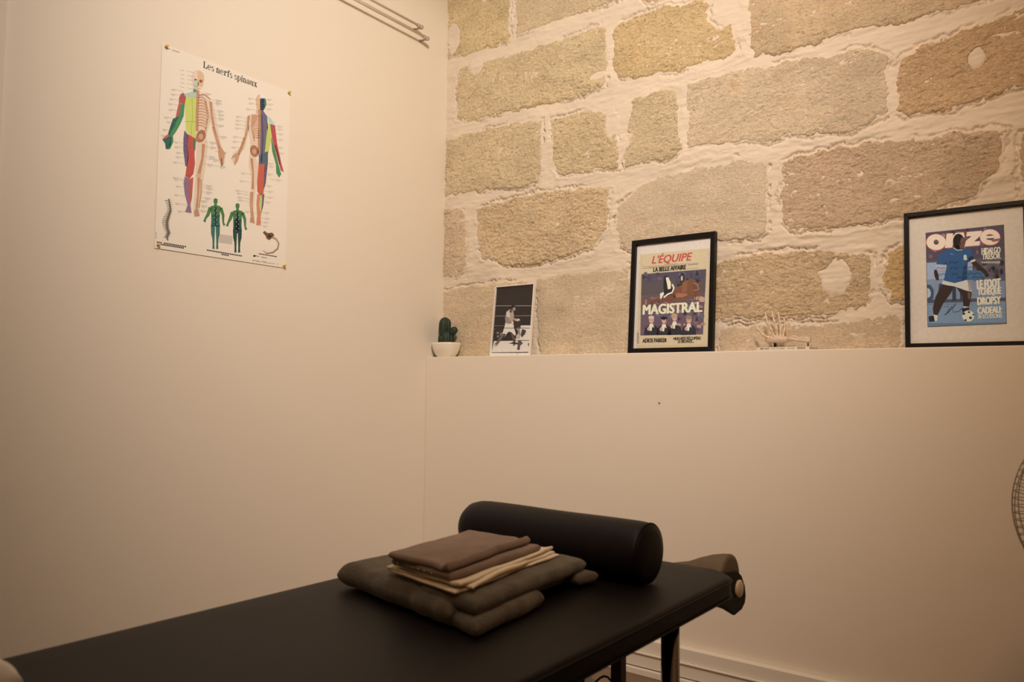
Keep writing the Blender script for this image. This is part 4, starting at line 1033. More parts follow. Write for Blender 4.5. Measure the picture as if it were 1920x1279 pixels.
(6,(255,255,255),[640,3090,614,3143,793,3181,800,3163]),
(6,(255,255,255),[614,3143,600,3200,790,3199,793,3181]),
(6,(255,255,255),[600,3200,601,3257,790,3218,790,3199]),
(6,(255,255,255),[601,3257,615,3311,794,3235,790,3218]),
(6,(255,255,255),[615,3311,643,3358,801,3251,794,3235]),
(6,(255,255,255),[643,3358,682,3398,812,3264,801,3251]),
(6,(255,255,255),[682,3398,731,3426,825,3274,812,3264]),
(6,(255,255,255),[731,3426,787,3443,839,3280,825,3274]),
(6,(255,255,255),[787,3443,846,3446,855,3281,839,3280]),
(6,(255,255,255),[846,3446,906,3436,871,3278,855,3281]),
(6,(255,255,255),[906,3436,963,3413,886,3271,871,3278]),
(6,(255,255,255),[963,3413,1014,3379,900,3261,886,3271]),
(6,(255,255,255),[1014,3379,1056,3336,911,3247,900,3261]),
(6,(255,255,255),[1056,3336,1088,3285,920,3230,911,3247]),
(6,(255,255,255),[1088,3285,1108,3230,925,3212,920,3230]),
(6,(255,255,255),[1108,3230,1114,3174,927,3194,925,3212]),
(5,(207,110,111),[1128,3446,1323,3432,1309,3339,1384,3441,1597,3432,1615,3305,1577,2972,1364,2978,1408,3241,1334,3233,1290,2978,1074,2984]),
(5,(207,110,111),[1653,3434,2055,3426,2039,3289,1841,3116,2010,3114,1988,2969,1557,2974,1572,3114,1785,3286,1634,3287]),
(6,(255,255,255),[1141,3429,1310,3418,1295,3340,1384,3425,1583,3418,1601,3306,1564,2989,1377,2993,1408,3241,1334,3233,1277,2995,1088,2998]),
(6,(255,255,255),[1666,3417,2041,3412,2026,3290,1841,3116,1997,3115,1976,2986,1570,2989,1585,3112,1785,3286,1647,3285]),
(5,(207,110,111),[2503,3164,2494,3108,2354,3161,2357,3180]),
(5,(207,110,111),[2494,3108,2473,3056,2345,3143,2354,3161]),
(5,(207,110,111),[2473,3056,2439,3011,2330,3129,2345,3143]),
(5,(207,110,111),[2439,3011,2395,2976,2310,3117,2330,3129]),
(5,(207,110,111),[2395,2976,2342,2953,2287,3110,2310,3117]),
(5,(207,110,111),[2342,2953,2284,2942,2261,3107,2287,3110]),
(5,(207,110,111),[2284,2942,2223,2945,2235,3109,2261,3107]),
(5,(207,110,111),[2223,2945,2164,2961,2209,3115,2235,3109]),
(5,(207,110,111),[2164,2961,2108,2990,2184,3126,2209,3115]),
(5,(207,110,111),[2108,2990,2060,3030,2163,3140,2184,3126]),
(5,(207,110,111),[2060,3030,2021,3079,2146,3157,2163,3140]),
(5,(207,110,111),[2021,3079,1994,3134,2134,3175,2146,3157]),
(5,(207,110,111),[1994,3134,1981,3192,2129,3195,2134,3175]),
(5,(207,110,111),[1981,3192,1982,3251,2129,3215,2129,3195]),
(5,(207,110,111),[1982,3251,1997,3306,2135,3233,2129,3215]),
(5,(207,110,111),[1997,3306,2026,3355,2148,3250,2135,3233]),
(5,(207,110,111),[2026,3355,2066,3395,2165,3263,2148,3250]),
(5,(207,110,111),[2066,3395,2116,3424,2187,3272,2165,3263]),
(5,(207,110,111),[2116,3424,2172,3441,2212,3277,2187,3272]),
(5,(207,110,111),[2172,3441,2232,3444,2238,3278,2212,3277]),
(5,(207,110,111),[2232,3444,2293,3434,2265,3274,2238,3278]),
(5,(207,110,111),[2293,3434,2351,3410,2290,3265,2265,3274]),
(5,(207,110,111),[2351,3410,2402,3375,2313,3253,2290,3265]),
(5,(207,110,111),[2402,3375,2445,3330,2332,3237,2313,3253]),
(5,(207,110,111),[2445,3330,2477,3278,2346,3219,2332,3237]),
(5,(207,110,111),[2477,3278,2497,3222,2355,3200,2346,3219]),
(5,(207,110,111),[2497,3222,2503,3164,2357,3180,2355,3200]),
(6,(255,255,255),[2487,3173,2479,3121,2354,3169,2358,3188]),
(6,(255,255,255),[2479,3121,2459,3073,2345,3151,2354,3169]),
(6,(255,255,255),[2459,3073,2427,3032,2330,3136,2345,3151]),
(6,(255,255,255),[2427,3032,2386,3000,2310,3125,2330,3136]),
(6,(255,255,255),[2386,3000,2336,2979,2287,3118,2310,3125]),
(6,(255,255,255),[2336,2979,2282,2969,2262,3115,2287,3118]),
(6,(255,255,255),[2282,2969,2225,2972,2235,3117,2262,3115]),
(6,(255,255,255),[2225,2972,2169,2987,2209,3123,2235,3117]),
(6,(255,255,255),[2169,2987,2116,3014,2184,3133,2209,3123]),
(6,(255,255,255),[2116,3014,2071,3051,2163,3147,2184,3133]),
(6,(255,255,255),[2071,3051,2035,3096,2146,3164,2163,3147]),
(6,(255,255,255),[2035,3096,2010,3146,2135,3183,2146,3164]),
(6,(255,255,255),[2010,3146,1997,3200,2129,3203,2135,3183]),
(6,(255,255,255),[1997,3200,1998,3254,2129,3223,2129,3203]),
(6,(255,255,255),[1998,3254,2012,3305,2136,3241,2129,3223]),
(6,(255,255,255),[2012,3305,2039,3350,2148,3257,2136,3241]),
(6,(255,255,255),[2039,3350,2077,3388,2165,3271,2148,3257]),
(6,(255,255,255),[2077,3388,2124,3414,2187,3280,2165,3271]),
(6,(255,255,255),[2124,3414,2177,3430,2212,3285,2187,3280]),
(6,(255,255,255),[2177,3430,2233,3432,2238,3285,2212,3285]),
(6,(255,255,255),[2233,3432,2290,3423,2265,3281,2238,3285]),
(6,(255,255,255),[2290,3423,2344,3401,2290,3273,2265,3281]),
(6,(255,255,255),[2344,3401,2393,3369,2313,3260,2290,3273]),
(6,(255,255,255),[2393,3369,2433,3327,2332,3245,2313,3260]),
(6,(255,255,255),[2433,3327,2463,3279,2346,3227,2332,3245]),
(6,(255,255,255),[2463,3279,2482,3227,2355,3207,2346,3227]),
(6,(255,255,255),[2482,3227,2487,3173,2358,3188,2355,3207]),
(7,(255,255,255),[2129,3248,2359,3237,2364,3168,2127,3171]),
(7,(159,119,133),[2242,3120,2502,3145,2482,3071,2323,3049]),
(6,(52,106,179),[1284,2986,1376,2914,1526,2891,1609,2938,1779,2889,1833,2621,1741,2536,1675,2542,1651,2250,1640,1988,1329,1918,1042,2017,1121,2411,1117,2608,1048,2489,850,2522,929,2784,1074,2928]),
(7,(43,86,150),[1117,2608,1048,2489,1136,2497]),
(7,(43,86,150),[1568,2412,1661,2481,1640,1988,1495,1952]),
(6,(76,133,202),[1652,2288,2085,2214,2095,2061,1855,1972,1640,1988]),
(8,(31,32,42),[1592,3143,1584,3071,1563,3008,1530,2959,1488,2930,1443,2923,1398,2939,1358,2977,1326,3032,1306,3100,1300,3174,1308,3246,1330,3310,1363,3359,1404,3387,1450,3394,1495,3377,1535,3339,1567,3284,1586,3216]),
(9,(119,98,98),[1515,3257,1614,3266,1632,3154,1604,3024,1563,2942,1477,2935,1472,3085]),
(8,(62,52,58),[1378,3055,1527,2962,1526,2891,1377,2930]),
(10,(23,24,33),[1595,3119,1590,3111,1579,3109,1567,3114,1562,3122,1567,3130,1579,3132,1591,3128]),
(10,(53,35,43),[1565,3023,1604,3027,1603,3037,1564,3033]),
(10,(62,52,58),[1512,3081,1507,3056,1495,3047,1483,3059,1479,3084,1484,3109,1496,3118,1507,3106]),
(9,(218,242,255),[1297,2976,1406,2885,1413,2905,1311,2993]),
(9,(218,242,255),[1406,2885,1543,2886,1542,2908,1413,2905]),
(8,(215,249,255),[1651,2676,1640,2635,1615,2615,1586,2625,1568,2662,1568,2707,1588,2740,1617,2745,1642,2720]),
(8,(230,255,255),[1663,2605,1647,2585,1610,2579,1573,2592,1558,2615,1574,2636,1611,2641,1648,2629]),
(8,(188,229,255),[1222,2806,1306,2775,1309,2784,1226,2816]),
(8,(192,212,255),[850,2522,1048,2489,1128,2450,1113,2333,998,2304,828,2357]),
(8,(62,52,58),[801,2368,869,2338,915,2153,913,2043,859,2031,812,2121,786,2282]),
(8,(40,59,107),[1677,2635,1802,2701,1820,2599,1708,2516]),
(8,(225,250,255),[1721,2554,1859,2587,1871,2532,1753,2489]),
(8,(62,52,58),[1753,2496,1871,2532,2023,2349,2154,2193,2203,2067,2158,2033,2083,2123,1957,2263,1829,2382]),
(8,(224,242,255),[1022,2019,1329,1910,1640,1988,1766,1702,1759,1626,1622,1666,1314,1818,1161,1852,993,1911]),
(9,(183,180,198),[1659,1940,1740,1857,1769,1656,1688,1669]),
(7,(62,52,58),[1000,1903,1161,1852,1294,1820,1225,1622,1020,1323,936,1133,867,973,758,1002,740,1183,819,1531]),
(7,(62,52,58),[1361,1799,1612,1844,1758,1588,1722,1360,1666,1134,1536,1156,1528,1487]),
(8,(119,98,98),[1655,1648,1738,1581,1703,1377,1652,1479]),
(8,(225,249,255),[752,1002,867,973,851,803,756,807]),
(9,(44,47,63),[628,953,765,970,790,798,640,788]),
(8,(207,230,255),[1537,1210,1674,1187,1646,1097,1509,1104]),
(9,(49,50,66),[1496,1143,1680,1172,1691,1064,1521,1019]),
(10,(232,254,255),[1811,906,1803,855,1781,810,1747,774,1704,752,1657,746,1610,756,1567,782,1534,820,1513,868,1506,920,1515,972,1537,1018,1572,1053,1615,1075,1662,1081,1709,1070,1751,1045,1784,1006,1805,958]),
(11,(45,49,63),[1586,986,1566,955,1526,957,1507,989,1527,1020,1567,1018]),
(11,(45,49,63),[1756,856,1734,823,1692,824,1672,860,1693,893,1735,891]),
(11,(45,49,63),[1710,1025,1693,1000,1661,1001,1645,1028,1662,1054,1694,1052]),
(11,(45,49,63),[1619,793,1604,770,1574,771,1560,796,1575,819,1604,818]),
(11,(45,49,63),[1812,944,1799,924,1773,925,1760,947,1774,967,1800,966]),
(12,(40,44,65),[1033,1209,1148,1244,1158,1249,1031,1219]),
(12,(40,44,65),[1148,1244,1110,1061,1111,1072,1158,1249]),
(12,(40,44,65),[1110,1061,1254,1235,1252,1246,1111,1072]),
(12,(40,44,65),[1254,1235,1153,1079,1162,1072,1252,1246]),
(12,(40,44,65),[1153,1079,1066,984,1073,975,1162,1072]),
(12,(40,44,65),[1066,984,1046,984,1039,993,1073,975]),
(12,(40,44,65),[1046,984,1154,1041,1147,1049,1039,993]),
(12,(40,44,65),[1154,1041,1358,1301,1350,1308,1147,1049]),
(12,(40,44,65),[1358,1301,1247,1157,1257,1154,1350,1308]),
(12,(40,44,65),[1247,1157,1274,1042,1280,1051,1257,1154]),
(12,(40,44,65),[1274,1042,1419,1058,1414,1068,1280,1051]),
(12,(40,44,65),[1419,1058,1538,1174,1535,1185,1414,1068]),
(12,(40,44,65),[1538,1174,1543,1101,1554,1103,1535,1185]),
(12,(40,44,65),[833,2380,866,2366,858,2373,838,2389]),
(12,(40,44,65),[866,2366,893,2438,888,2448,858,2373]),
(12,(40,44,65),[893,2438,914,2395,921,2403,888,2448]),
(12,(40,44,65),[914,2395,945,2389,944,2400,921,2403]),
(12,(40,44,65),[945,2389,968,2403,976,2410,944,2400]),
(12,(40,44,65),[968,2403,997,2337,999,2348,976,2410]),
(12,(40,44,65),[997,2337,1031,2394,1022,2401,999,2348]),
(12,(40,44,65),[1031,2394,1051,2411,1056,2421,1022,2401]),
(12,(40,44,65),[1051,2411,1079,2365,1081,2376,1056,2421]),
(12,(40,44,65),[1079,2365,1106,2403,1109,2413,1081,2376]),
(12,(40,44,65),[1106,2403,1129,2354,1139,2359,1109,2413]),
(12,(40,44,65),[1215,2361,1247,2347,1239,2355,1221,2370]),
(12,(40,44,65),[1247,2347,1272,2419,1266,2428,1239,2355]),
(12,(40,44,65),[1272,2419,1290,2376,1298,2384,1266,2428]),
(12,(40,44,65),[1290,2376,1320,2370,1318,2381,1298,2384]),
(12,(40,44,65),[1320,2370,1340,2384,1348,2392,1318,2381]),
(12,(40,44,65),[1340,2384,1367,2319,1369,2330,1348,2392]),
(12,(40,44,65),[1367,2319,1398,2376,1389,2382,1369,2330]),
(12,(40,44,65),[1398,2376,1422,2393,1416,2402,1389,2382]),
(12,(40,44,65),[1531,2345,1563,2332,1555,2339,1537,2355]),
(12,(40,44,65),[1563,2332,1587,2403,1582,2412,1555,2339]),
(12,(40,44,65),[1587,2403,1605,2360,1612,2368,1582,2412]),
(12,(40,44,65),[1605,2360,1634,2355,1632,2365,1612,2368]),
(12,(40,44,65),[1634,2355,1654,2368,1662,2376,1632,2365]),
(12,(40,44,65),[1654,2368,1680,2304,1682,2315,1662,2376]),
(12,(40,44,65),[1680,2304,1711,2360,1702,2367,1682,2315]),
(12,(40,44,65),[1711,2360,1729,2377,1734,2386,1702,2367]),
(12,(40,44,65),[1729,2377,1755,2333,1756,2343,1734,2386]),
(12,(40,44,65),[1755,2333,1779,2369,1782,2380,1756,2343]),
(12,(40,44,65),[1779,2369,1800,2321,1808,2327,1782,2380]),
(12,(40,44,65),[1800,2321,1825,2305,1831,2314,1808,2327]),
(12,(40,44,65),[817,2195,849,2181,841,2188,822,2204]),
(12,(40,44,65),[849,2181,874,2253,868,2263,841,2188]),
(12,(40,44,65),[874,2253,892,2210,900,2218,868,2263]),
(12,(40,44,65),[892,2210,922,2205,921,2216,900,2218]),
(12,(40,44,65),[922,2205,943,2219,951,2227,921,2216]),
(12,(40,44,65),[943,2219,971,2153,972,2164,951,2227]),
(12,(40,44,65),[971,2153,1002,2211,993,2217,972,2164]),
(12,(40,44,65),[1002,2211,1020,2228,1026,2238,993,2217]),
(12,(40,44,65),[1020,2228,1047,2183,1048,2194,1026,2238]),
(12,(40,44,65),[1047,2183,1072,2220,1075,2231,1048,2194]),
(12,(40,44,65),[1072,2220,1093,2172,1103,2177,1075,2231]),
(12,(40,44,65),[1263,2175,1292,2162,1284,2169,1269,2184]),
(12,(40,44,65),[1292,2162,1314,2233,1308,2243,1284,2169]),
(12,(40,44,65),[1314,2233,1329,2191,1337,2199,1308,2243]),
(12,(40,44,65),[1329,2191,1356,2186,1354,2196,1337,2199]),
(12,(40,44,65),[1356,2186,1373,2200,1382,2207,1354,2196]),
(12,(40,44,65),[1373,2200,1393,2139,1404,2142,1382,2207]),
(12,(40,44,65),[1522,2163,1556,2149,1549,2157,1527,2173]),
(12,(40,44,65),[1556,2149,1584,2220,1579,2230,1549,2157]),
(12,(40,44,65),[1584,2220,1605,2178,1612,2186,1579,2230]),
(12,(40,44,65),[1605,2178,1637,2172,1635,2183,1612,2186]),
(12,(40,44,65),[1637,2172,1660,2186,1668,2194,1635,2183]),
(12,(40,44,65),[1660,2186,1690,2121,1691,2132,1668,2194]),
(12,(40,44,65),[1690,2121,1723,2177,1715,2184,1691,2132]),
(12,(40,44,65),[1723,2177,1744,2194,1749,2204,1715,2184]),
(12,(40,44,65),[1744,2194,1773,2149,1774,2160,1749,2204]),
(12,(40,44,65),[1773,2149,1800,2186,1803,2196,1774,2160]),
(12,(40,44,65),[1800,2186,1824,2137,1833,2144,1803,2196]),
(12,(40,44,65),[1824,2137,1859,2122,1852,2130,1833,2144]),
(12,(40,44,65),[1859,2122,1886,2187,1881,2197,1852,2130]),
(12,(40,44,65),[1886,2187,1908,2148,1913,2158,1881,2197]),
(12,(40,44,65),[1908,2148,1940,2161,1936,2171,1913,2158]),
(12,(40,44,65),[1940,2161,1961,2166,1970,2173,1936,2171]),
(12,(40,44,65),[1961,2166,1990,2096,1993,2106,1970,2173]),
(12,(40,44,65),[1990,2096,2024,2150,2014,2155,1993,2106]),
(12,(40,44,65),[1194,2527,1225,2513,1217,2520,1200,2536]),
(12,(40,44,65),[1225,2513,1249,2585,1243,2594,1217,2520]),
(12,(40,44,65),[1249,2585,1266,2542,1273,2550,1243,2594]),
(12,(40,44,65),[1266,2542,1294,2536,1293,2547,1273,2550]),
(12,(40,44,65),[1294,2536,1314,2550,1322,2558,1293,2547]),
(12,(40,44,65),[1314,2550,1340,2485,1342,2495,1322,2558]),
(12,(40,44,65),[1340,2485,1370,2542,1361,2548,1342,2495]),
(12,(40,44,65),[1370,2542,1387,2558,1393,2568,1361,2548]),
(12,(40,44,65),[1387,2558,1413,2514,1414,2524,1393,2568]),
(12,(40,44,65),[1413,2514,1442,2553,1433,2559,1414,2524]),
(12,(40,44,65),[1632,2504,1656,2491,1647,2496,1639,2512]),
(12,(40,44,65),[1656,2491,1673,2562,1665,2570,1647,2496]),
(12,(40,44,65),[1673,2562,1680,2521,1689,2527,1665,2570]),
(12,(40,44,65),[1680,2521,1700,2515,1702,2526,1689,2527]),
(12,(40,44,65),[1378,2053,1411,2040,1403,2047,1384,2063]),
(12,(40,44,65),[1411,2040,1437,2111,1432,2120,1403,2047]),
(12,(40,44,65),[1437,2111,1456,2068,1464,2076,1432,2120]),
(12,(40,44,65),[1456,2068,1487,2063,1485,2074,1464,2076]),
(12,(40,44,65),[1487,2063,1508,2077,1516,2084,1485,2074]),
(12,(40,44,65),[1508,2077,1537,2012,1538,2023,1516,2084]),
(12,(40,44,65),[1537,2012,1569,2069,1560,2075,1538,2023]),
(12,(40,44,65),[1569,2069,1588,2085,1593,2095,1560,2075]),
(12,(40,44,65),[1588,2085,1615,2041,1617,2052,1593,2095]),
(12,(40,44,65),[1615,2041,1641,2078,1644,2088,1617,2052]),
(12,(40,44,65),[1641,2078,1663,2029,1672,2036,1644,2088]),
(12,(40,44,65),[1663,2029,1690,2014,1696,2023,1672,2036]),
(12,(40,44,65),[1756,2037,1789,2024,1781,2031,1761,2047]),
(12,(40,44,65),[1789,2024,1814,2094,1809,2104,1781,2031]),
(12,(40,44,65),[1814,2094,1833,2052,1841,2061,1809,2104]),
(12,(40,44,65),[1833,2052,1864,2047,1862,2058,1841,2061]),
(12,(40,44,65),[1864,2047,1885,2061,1893,2068,1862,2058]),
(12,(40,44,65),[1885,2061,1913,1997,1915,2008,1893,2068]),
(12,(40,44,65),[1913,1997,1945,2053,1936,2059,1915,2008]),
(12,(40,44,65),[1945,2053,1964,2069,1969,2079,1936,2059]),
(12,(40,44,65),[1964,2069,1991,2025,1992,2036,1969,2079]),
(12,(40,44,65),[1991,2025,2022,2064,2013,2070,1992,2036]),
(5,(206,219,228),[2021,2449,2059,2447,2061,2502,2023,2504]),
(5,(206,219,228),[2073,2444,2111,2443,2114,2498,2075,2499]),
(5,(206,219,228),[2125,2439,2163,2438,2166,2493,2127,2494]),
(5,(206,219,228),[2177,2435,2215,2433,2217,2488,2179,2490]),
(5,(206,219,228),[2229,2430,2267,2429,2269,2484,2231,2485]),
(5,(206,219,228),[2281,2425,2319,2424,2321,2479,2283,2480]),
(5,(206,219,228),[2332,2421,2370,2419,2372,2474,2334,2476]),
(5,(206,219,228),[2384,2416,2421,2415,2424,2470,2386,2471]),
(5,(206,219,228),[2435,2412,2473,2410,2475,2465,2437,2467])]
ON_T = [('HIDALGO', [0.20196, 0.27188, 0.24935, 0.27112], 0.01771, (244, 255, 255), 0.03, 0, 5), ('TRESOR', [0.20297, 0.25601, 0.24902, 0.25481], 0.01536, (244, 255, 255), 0.03, 0, 5), ('LE FOOT', [0.18861, 0.17054, 0.24893, 0.17207], 0.02446, (244, 255, 255), 0.045, 0, 5), ('TCHEQUE', [0.1899, 0.15176, 0.24883, 0.1518], 0.01906, (244, 255, 255), 0.045, 0, 5), ('DROPSY', [0.18877, 0.1229, 0.24795, 0.12338], 0.02128, (244, 255, 255), 0.045, 0, 5), ('CADEAU:', [0.18896, 0.09634, 0.24929, 0.09718], 0.01894, (244, 255, 255), 0.04, 0, 5), ('30 ECUSSONS', [0.18937, 0.08269, 0.24901, 0.08304], 0.01134, (244, 255, 255), 0.02, 0, 5)]
BX_P = [(0,(46,42,45),[40,3045,2059,3044,2054,7,25,4]),
(1,(224,225,227),[116,666,2050,638,2016,130,40,167]),
(1,(224,225,227),[1509,1281,2047,1271,2050,638,1238,650]),
(1,(228,230,232),[37,151,2018,115,2018,7,30,4]),
(1,(52,49,53),[65,1257,597,1199,608,659,86,667]),
(2,(121,115,119),[876,1027,868,992,844,984,822,1009,817,1049,835,1073,861,1063]),
(2,(37,35,39),[919,928,912,900,890,893,869,913,866,945,882,964,906,957]),
(2,(161,157,161),[301,1045,288,1025,254,1021,225,1036,222,1058,248,1072,283,1066]),
(2,(75,70,74),[568,956,557,935,529,931,504,946,501,969,523,983,552,977]),
(2,(121,115,119),[670,878,652,848,602,841,560,863,556,897,594,918,645,909]),
(2,(37,35,39),[281,1123,274,1102,252,1098,233,1113,230,1136,246,1150,269,1144]),
(2,(161,157,161),[794,1195,782,1173,748,1168,718,1185,715,1210,741,1225,777,1218]),
(2,(75,70,74),[694,821,681,789,644,782,611,804,608,840,635,862,674,853]),
(2,(121,115,119),[133,1182,125,1158,102,1153,81,1170,78,1197,95,1214,119,1207]),
(2,(37,35,39),[184,850,167,817,120,809,80,834,75,871,110,893,159,884]),
(2,(161,157,161),[363,1014,347,993,307,988,272,1004,269,1029,300,1044,342,1037]),
(2,(75,70,74),[420,872,407,846,372,841,341,859,337,889,364,906,401,899]),
(2,(121,115,119),[340,826,329,799,299,793,272,812,269,842,291,860,323,853]),
(2,(37,35,39),[600,1122,581,1097,534,1093,494,1111,491,1139,527,1155,576,1147]),
(2,(161,157,161),[763,889,754,871,729,867,707,880,705,901,724,914,750,908]),
(2,(75,70,74),[528,843,520,809,496,801,473,825,469,863,487,886,513,877]),
(2,(121,115,119),[281,1040,272,1018,248,1013,226,1029,223,1053,241,1068,267,1062]),
(2,(37,35,39),[647,847,641,812,619,804,599,828,594,867,610,890,633,881]),
(2,(161,157,161),[599,937,585,916,550,912,519,927,516,951,544,965,581,959]),
(2,(75,70,74),[927,775,919,752,896,746,875,763,872,790,889,806,914,800]),
(2,(121,115,119),[287,1010,276,974,242,965,211,992,206,1033,231,1058,267,1048]),
(2,(37,35,39),[729,744,711,723,666,718,627,734,625,758,660,772,706,766]),
(2,(161,157,161),[760,915,752,886,728,879,705,900,702,932,720,952,745,944]),
(2,(75,70,74),[721,1140,704,1104,658,1096,617,1123,613,1164,648,1188,696,1178]),
(2,(121,115,119),[927,1201,916,1180,885,1175,858,1191,855,1216,879,1230,911,1224]),
(2,(37,35,39),[256,925,244,894,210,887,179,909,175,944,200,965,237,957]),
(2,(161,157,161),[785,1004,769,969,725,962,686,987,681,1026,715,1049,761,1039]),
(2,(75,70,74),[927,1208,917,1172,888,1163,861,1190,856,1230,878,1255,910,1245]),
(2,(121,115,119),[851,1100,835,1064,790,1057,751,1083,746,1123,780,1147,827,1137]),
(2,(37,35,39),[789,1154,772,1136,730,1132,695,1146,692,1167,725,1179,768,1173]),
(2,(161,157,161),[630,927,613,903,570,898,533,916,530,943,563,959,607,952]),
(2,(75,70,74),[514,1025,506,999,483,993,462,1012,458,1041,476,1058,500,1051]),
(2,(121,115,119),[713,874,704,855,678,851,656,864,654,886,673,898,700,893]),
(2,(37,35,39),[855,884,848,854,825,847,804,868,800,901,817,921,841,913]),
(2,(161,157,161),[358,873,340,848,294,842,254,861,250,889,286,906,334,899]),
(2,(75,70,74),[772,1193,762,1167,735,1162,711,1180,708,1209,728,1227,757,1219]),
(2,(121,115,119),[537,1000,518,976,471,972,431,989,428,1015,464,1031,513,1024]),
(2,(37,35,39),[312,791,298,761,260,754,227,776,222,810,251,831,291,823]),
(2,(161,157,161),[508,930,490,907,445,903,406,920,403,945,438,960,485,953]),
(2,(75,70,74),[523,1078,509,1054,472,1048,439,1067,436,1095,464,1112,503,1104]),
(2,(170,170,176),[-17,2210,2031,2101,2032,2123,-15,2232]),
(2,(152,152,158),[-18,1760,2029,1679,2030,1699,-17,1780]),
(2,(141,140,145),[-19,1326,2027,1271,2028,1287,-18,1342]),
(7,(40,37,42),[29,1227,2046,1148,2046,1170,30,1249]),
(7,(40,37,42),[33,677,2041,632,2042,652,33,697]),
(7,(40,37,42),[36,154,2037,140,2037,158,36,172]),
(3,(177,170,169),[667,1931,831,2025,1009,1974,1086,1787,1073,1626,1065,1417,673,1415,628,1645]),
(4,(216,214,214),[697,1888,813,1964,869,1716,811,1515,702,1520]),
(5,(66,60,63),[836,1984,958,1997,950,1875,861,1880]),
(5,(120,111,111),[1144,2044,1142,2006,1128,1973,1105,1947,1074,1932,1038,1927,1001,1935,966,1955,937,1984,917,2019,907,2058,909,2096,922,2129,946,2155,977,2171,1013,2175,1050,2166,1085,2147,1114,2118,1134,2082]),
(6,(24,23,29),[885,2125,938,2188,1087,2170,1152,2109,996,2098,938,1998]),
(6,(171,161,159),[1141,2020,1132,1973,1100,1950,1059,1961,1029,2001,1024,2052,1046,2089,1085,2095,1123,2068]),
(5,(151,141,140),[664,1726,818,1678,910,1511,1060,1473,1077,1400,800,1386,652,1522]),
(5,(177,170,169),[1036,1708,1122,1623,1290,1584,1279,1496,1133,1510]),
(6,(228,230,232),[1429,1522,1417,1485,1376,1464,1323,1466,1277,1491,1257,1529,1270,1566,1311,1588,1364,1585,1409,1560]),
(7,(50,46,50),[1409,1491,1398,1469,1369,1461,1337,1471,1322,1495,1333,1517,1363,1525,1394,1514]),
(6,(218,218,219),[1112,1439,1095,1408,1048,1397,998,1412,975,1444,992,1475,1039,1486,1089,1471]),
(4,(228,230,232),[623,1417,1087,1400,1133,1223,1267,942,1217,865,1008,1028,835,1052,783,946,481,993]),
(5,(40,37,42),[615,1401,665,1400,550,999,488,1017]),
(5,(112,104,106),[513,976,649,957,482,681,285,436,171,465,154,525,352,723]),
(5,(96,88,90),[961,1021,1169,866,1274,669,1277,455,1175,429,1141,671]),
(6,(191,186,188),[154,525,308,500,239,405,153,445]),
(3,(52,49,53),[1098,1383,1302,1455,1501,1369,1502,1250,1372,1231,1234,1180]),
(4,(228,230,232),[1461,1283,1742,1289,2040,1252,2039,1039,1810,1046,1566,1170]),
(5,(151,141,140),[1234,1180,1419,1229,1483,1054,1514,820,1467,728,1324,746,1265,864,1403,900,1365,1058]),
(6,(191,184,185),[1495,828,1492,799,1480,774,1459,753,1432,741,1400,737,1368,742,1337,756,1312,777,1295,803,1287,832,1289,861,1301,887,1323,907,1350,920,1382,924,1415,919,1445,905,1470,883,1487,857]),
(4,(70,65,69),[1570,1130,1788,1085,1755,931,1602,779,1516,898]),
(5,(70,65,69),[914,537,1149,593,1341,571,1671,528,1491,473,1157,515]),
(6,(88,81,85),[1416,667,1549,645,1672,525,1541,434,1531,243,1389,266,1407,474]),
(5,(40,37,42),[1930,507,1997,563,2005,374,1947,412]),
(3,(60,56,58),[1453,87,1444,75,1421,72,1401,81,1400,94,1418,102,1442,99])]
BX_T = []
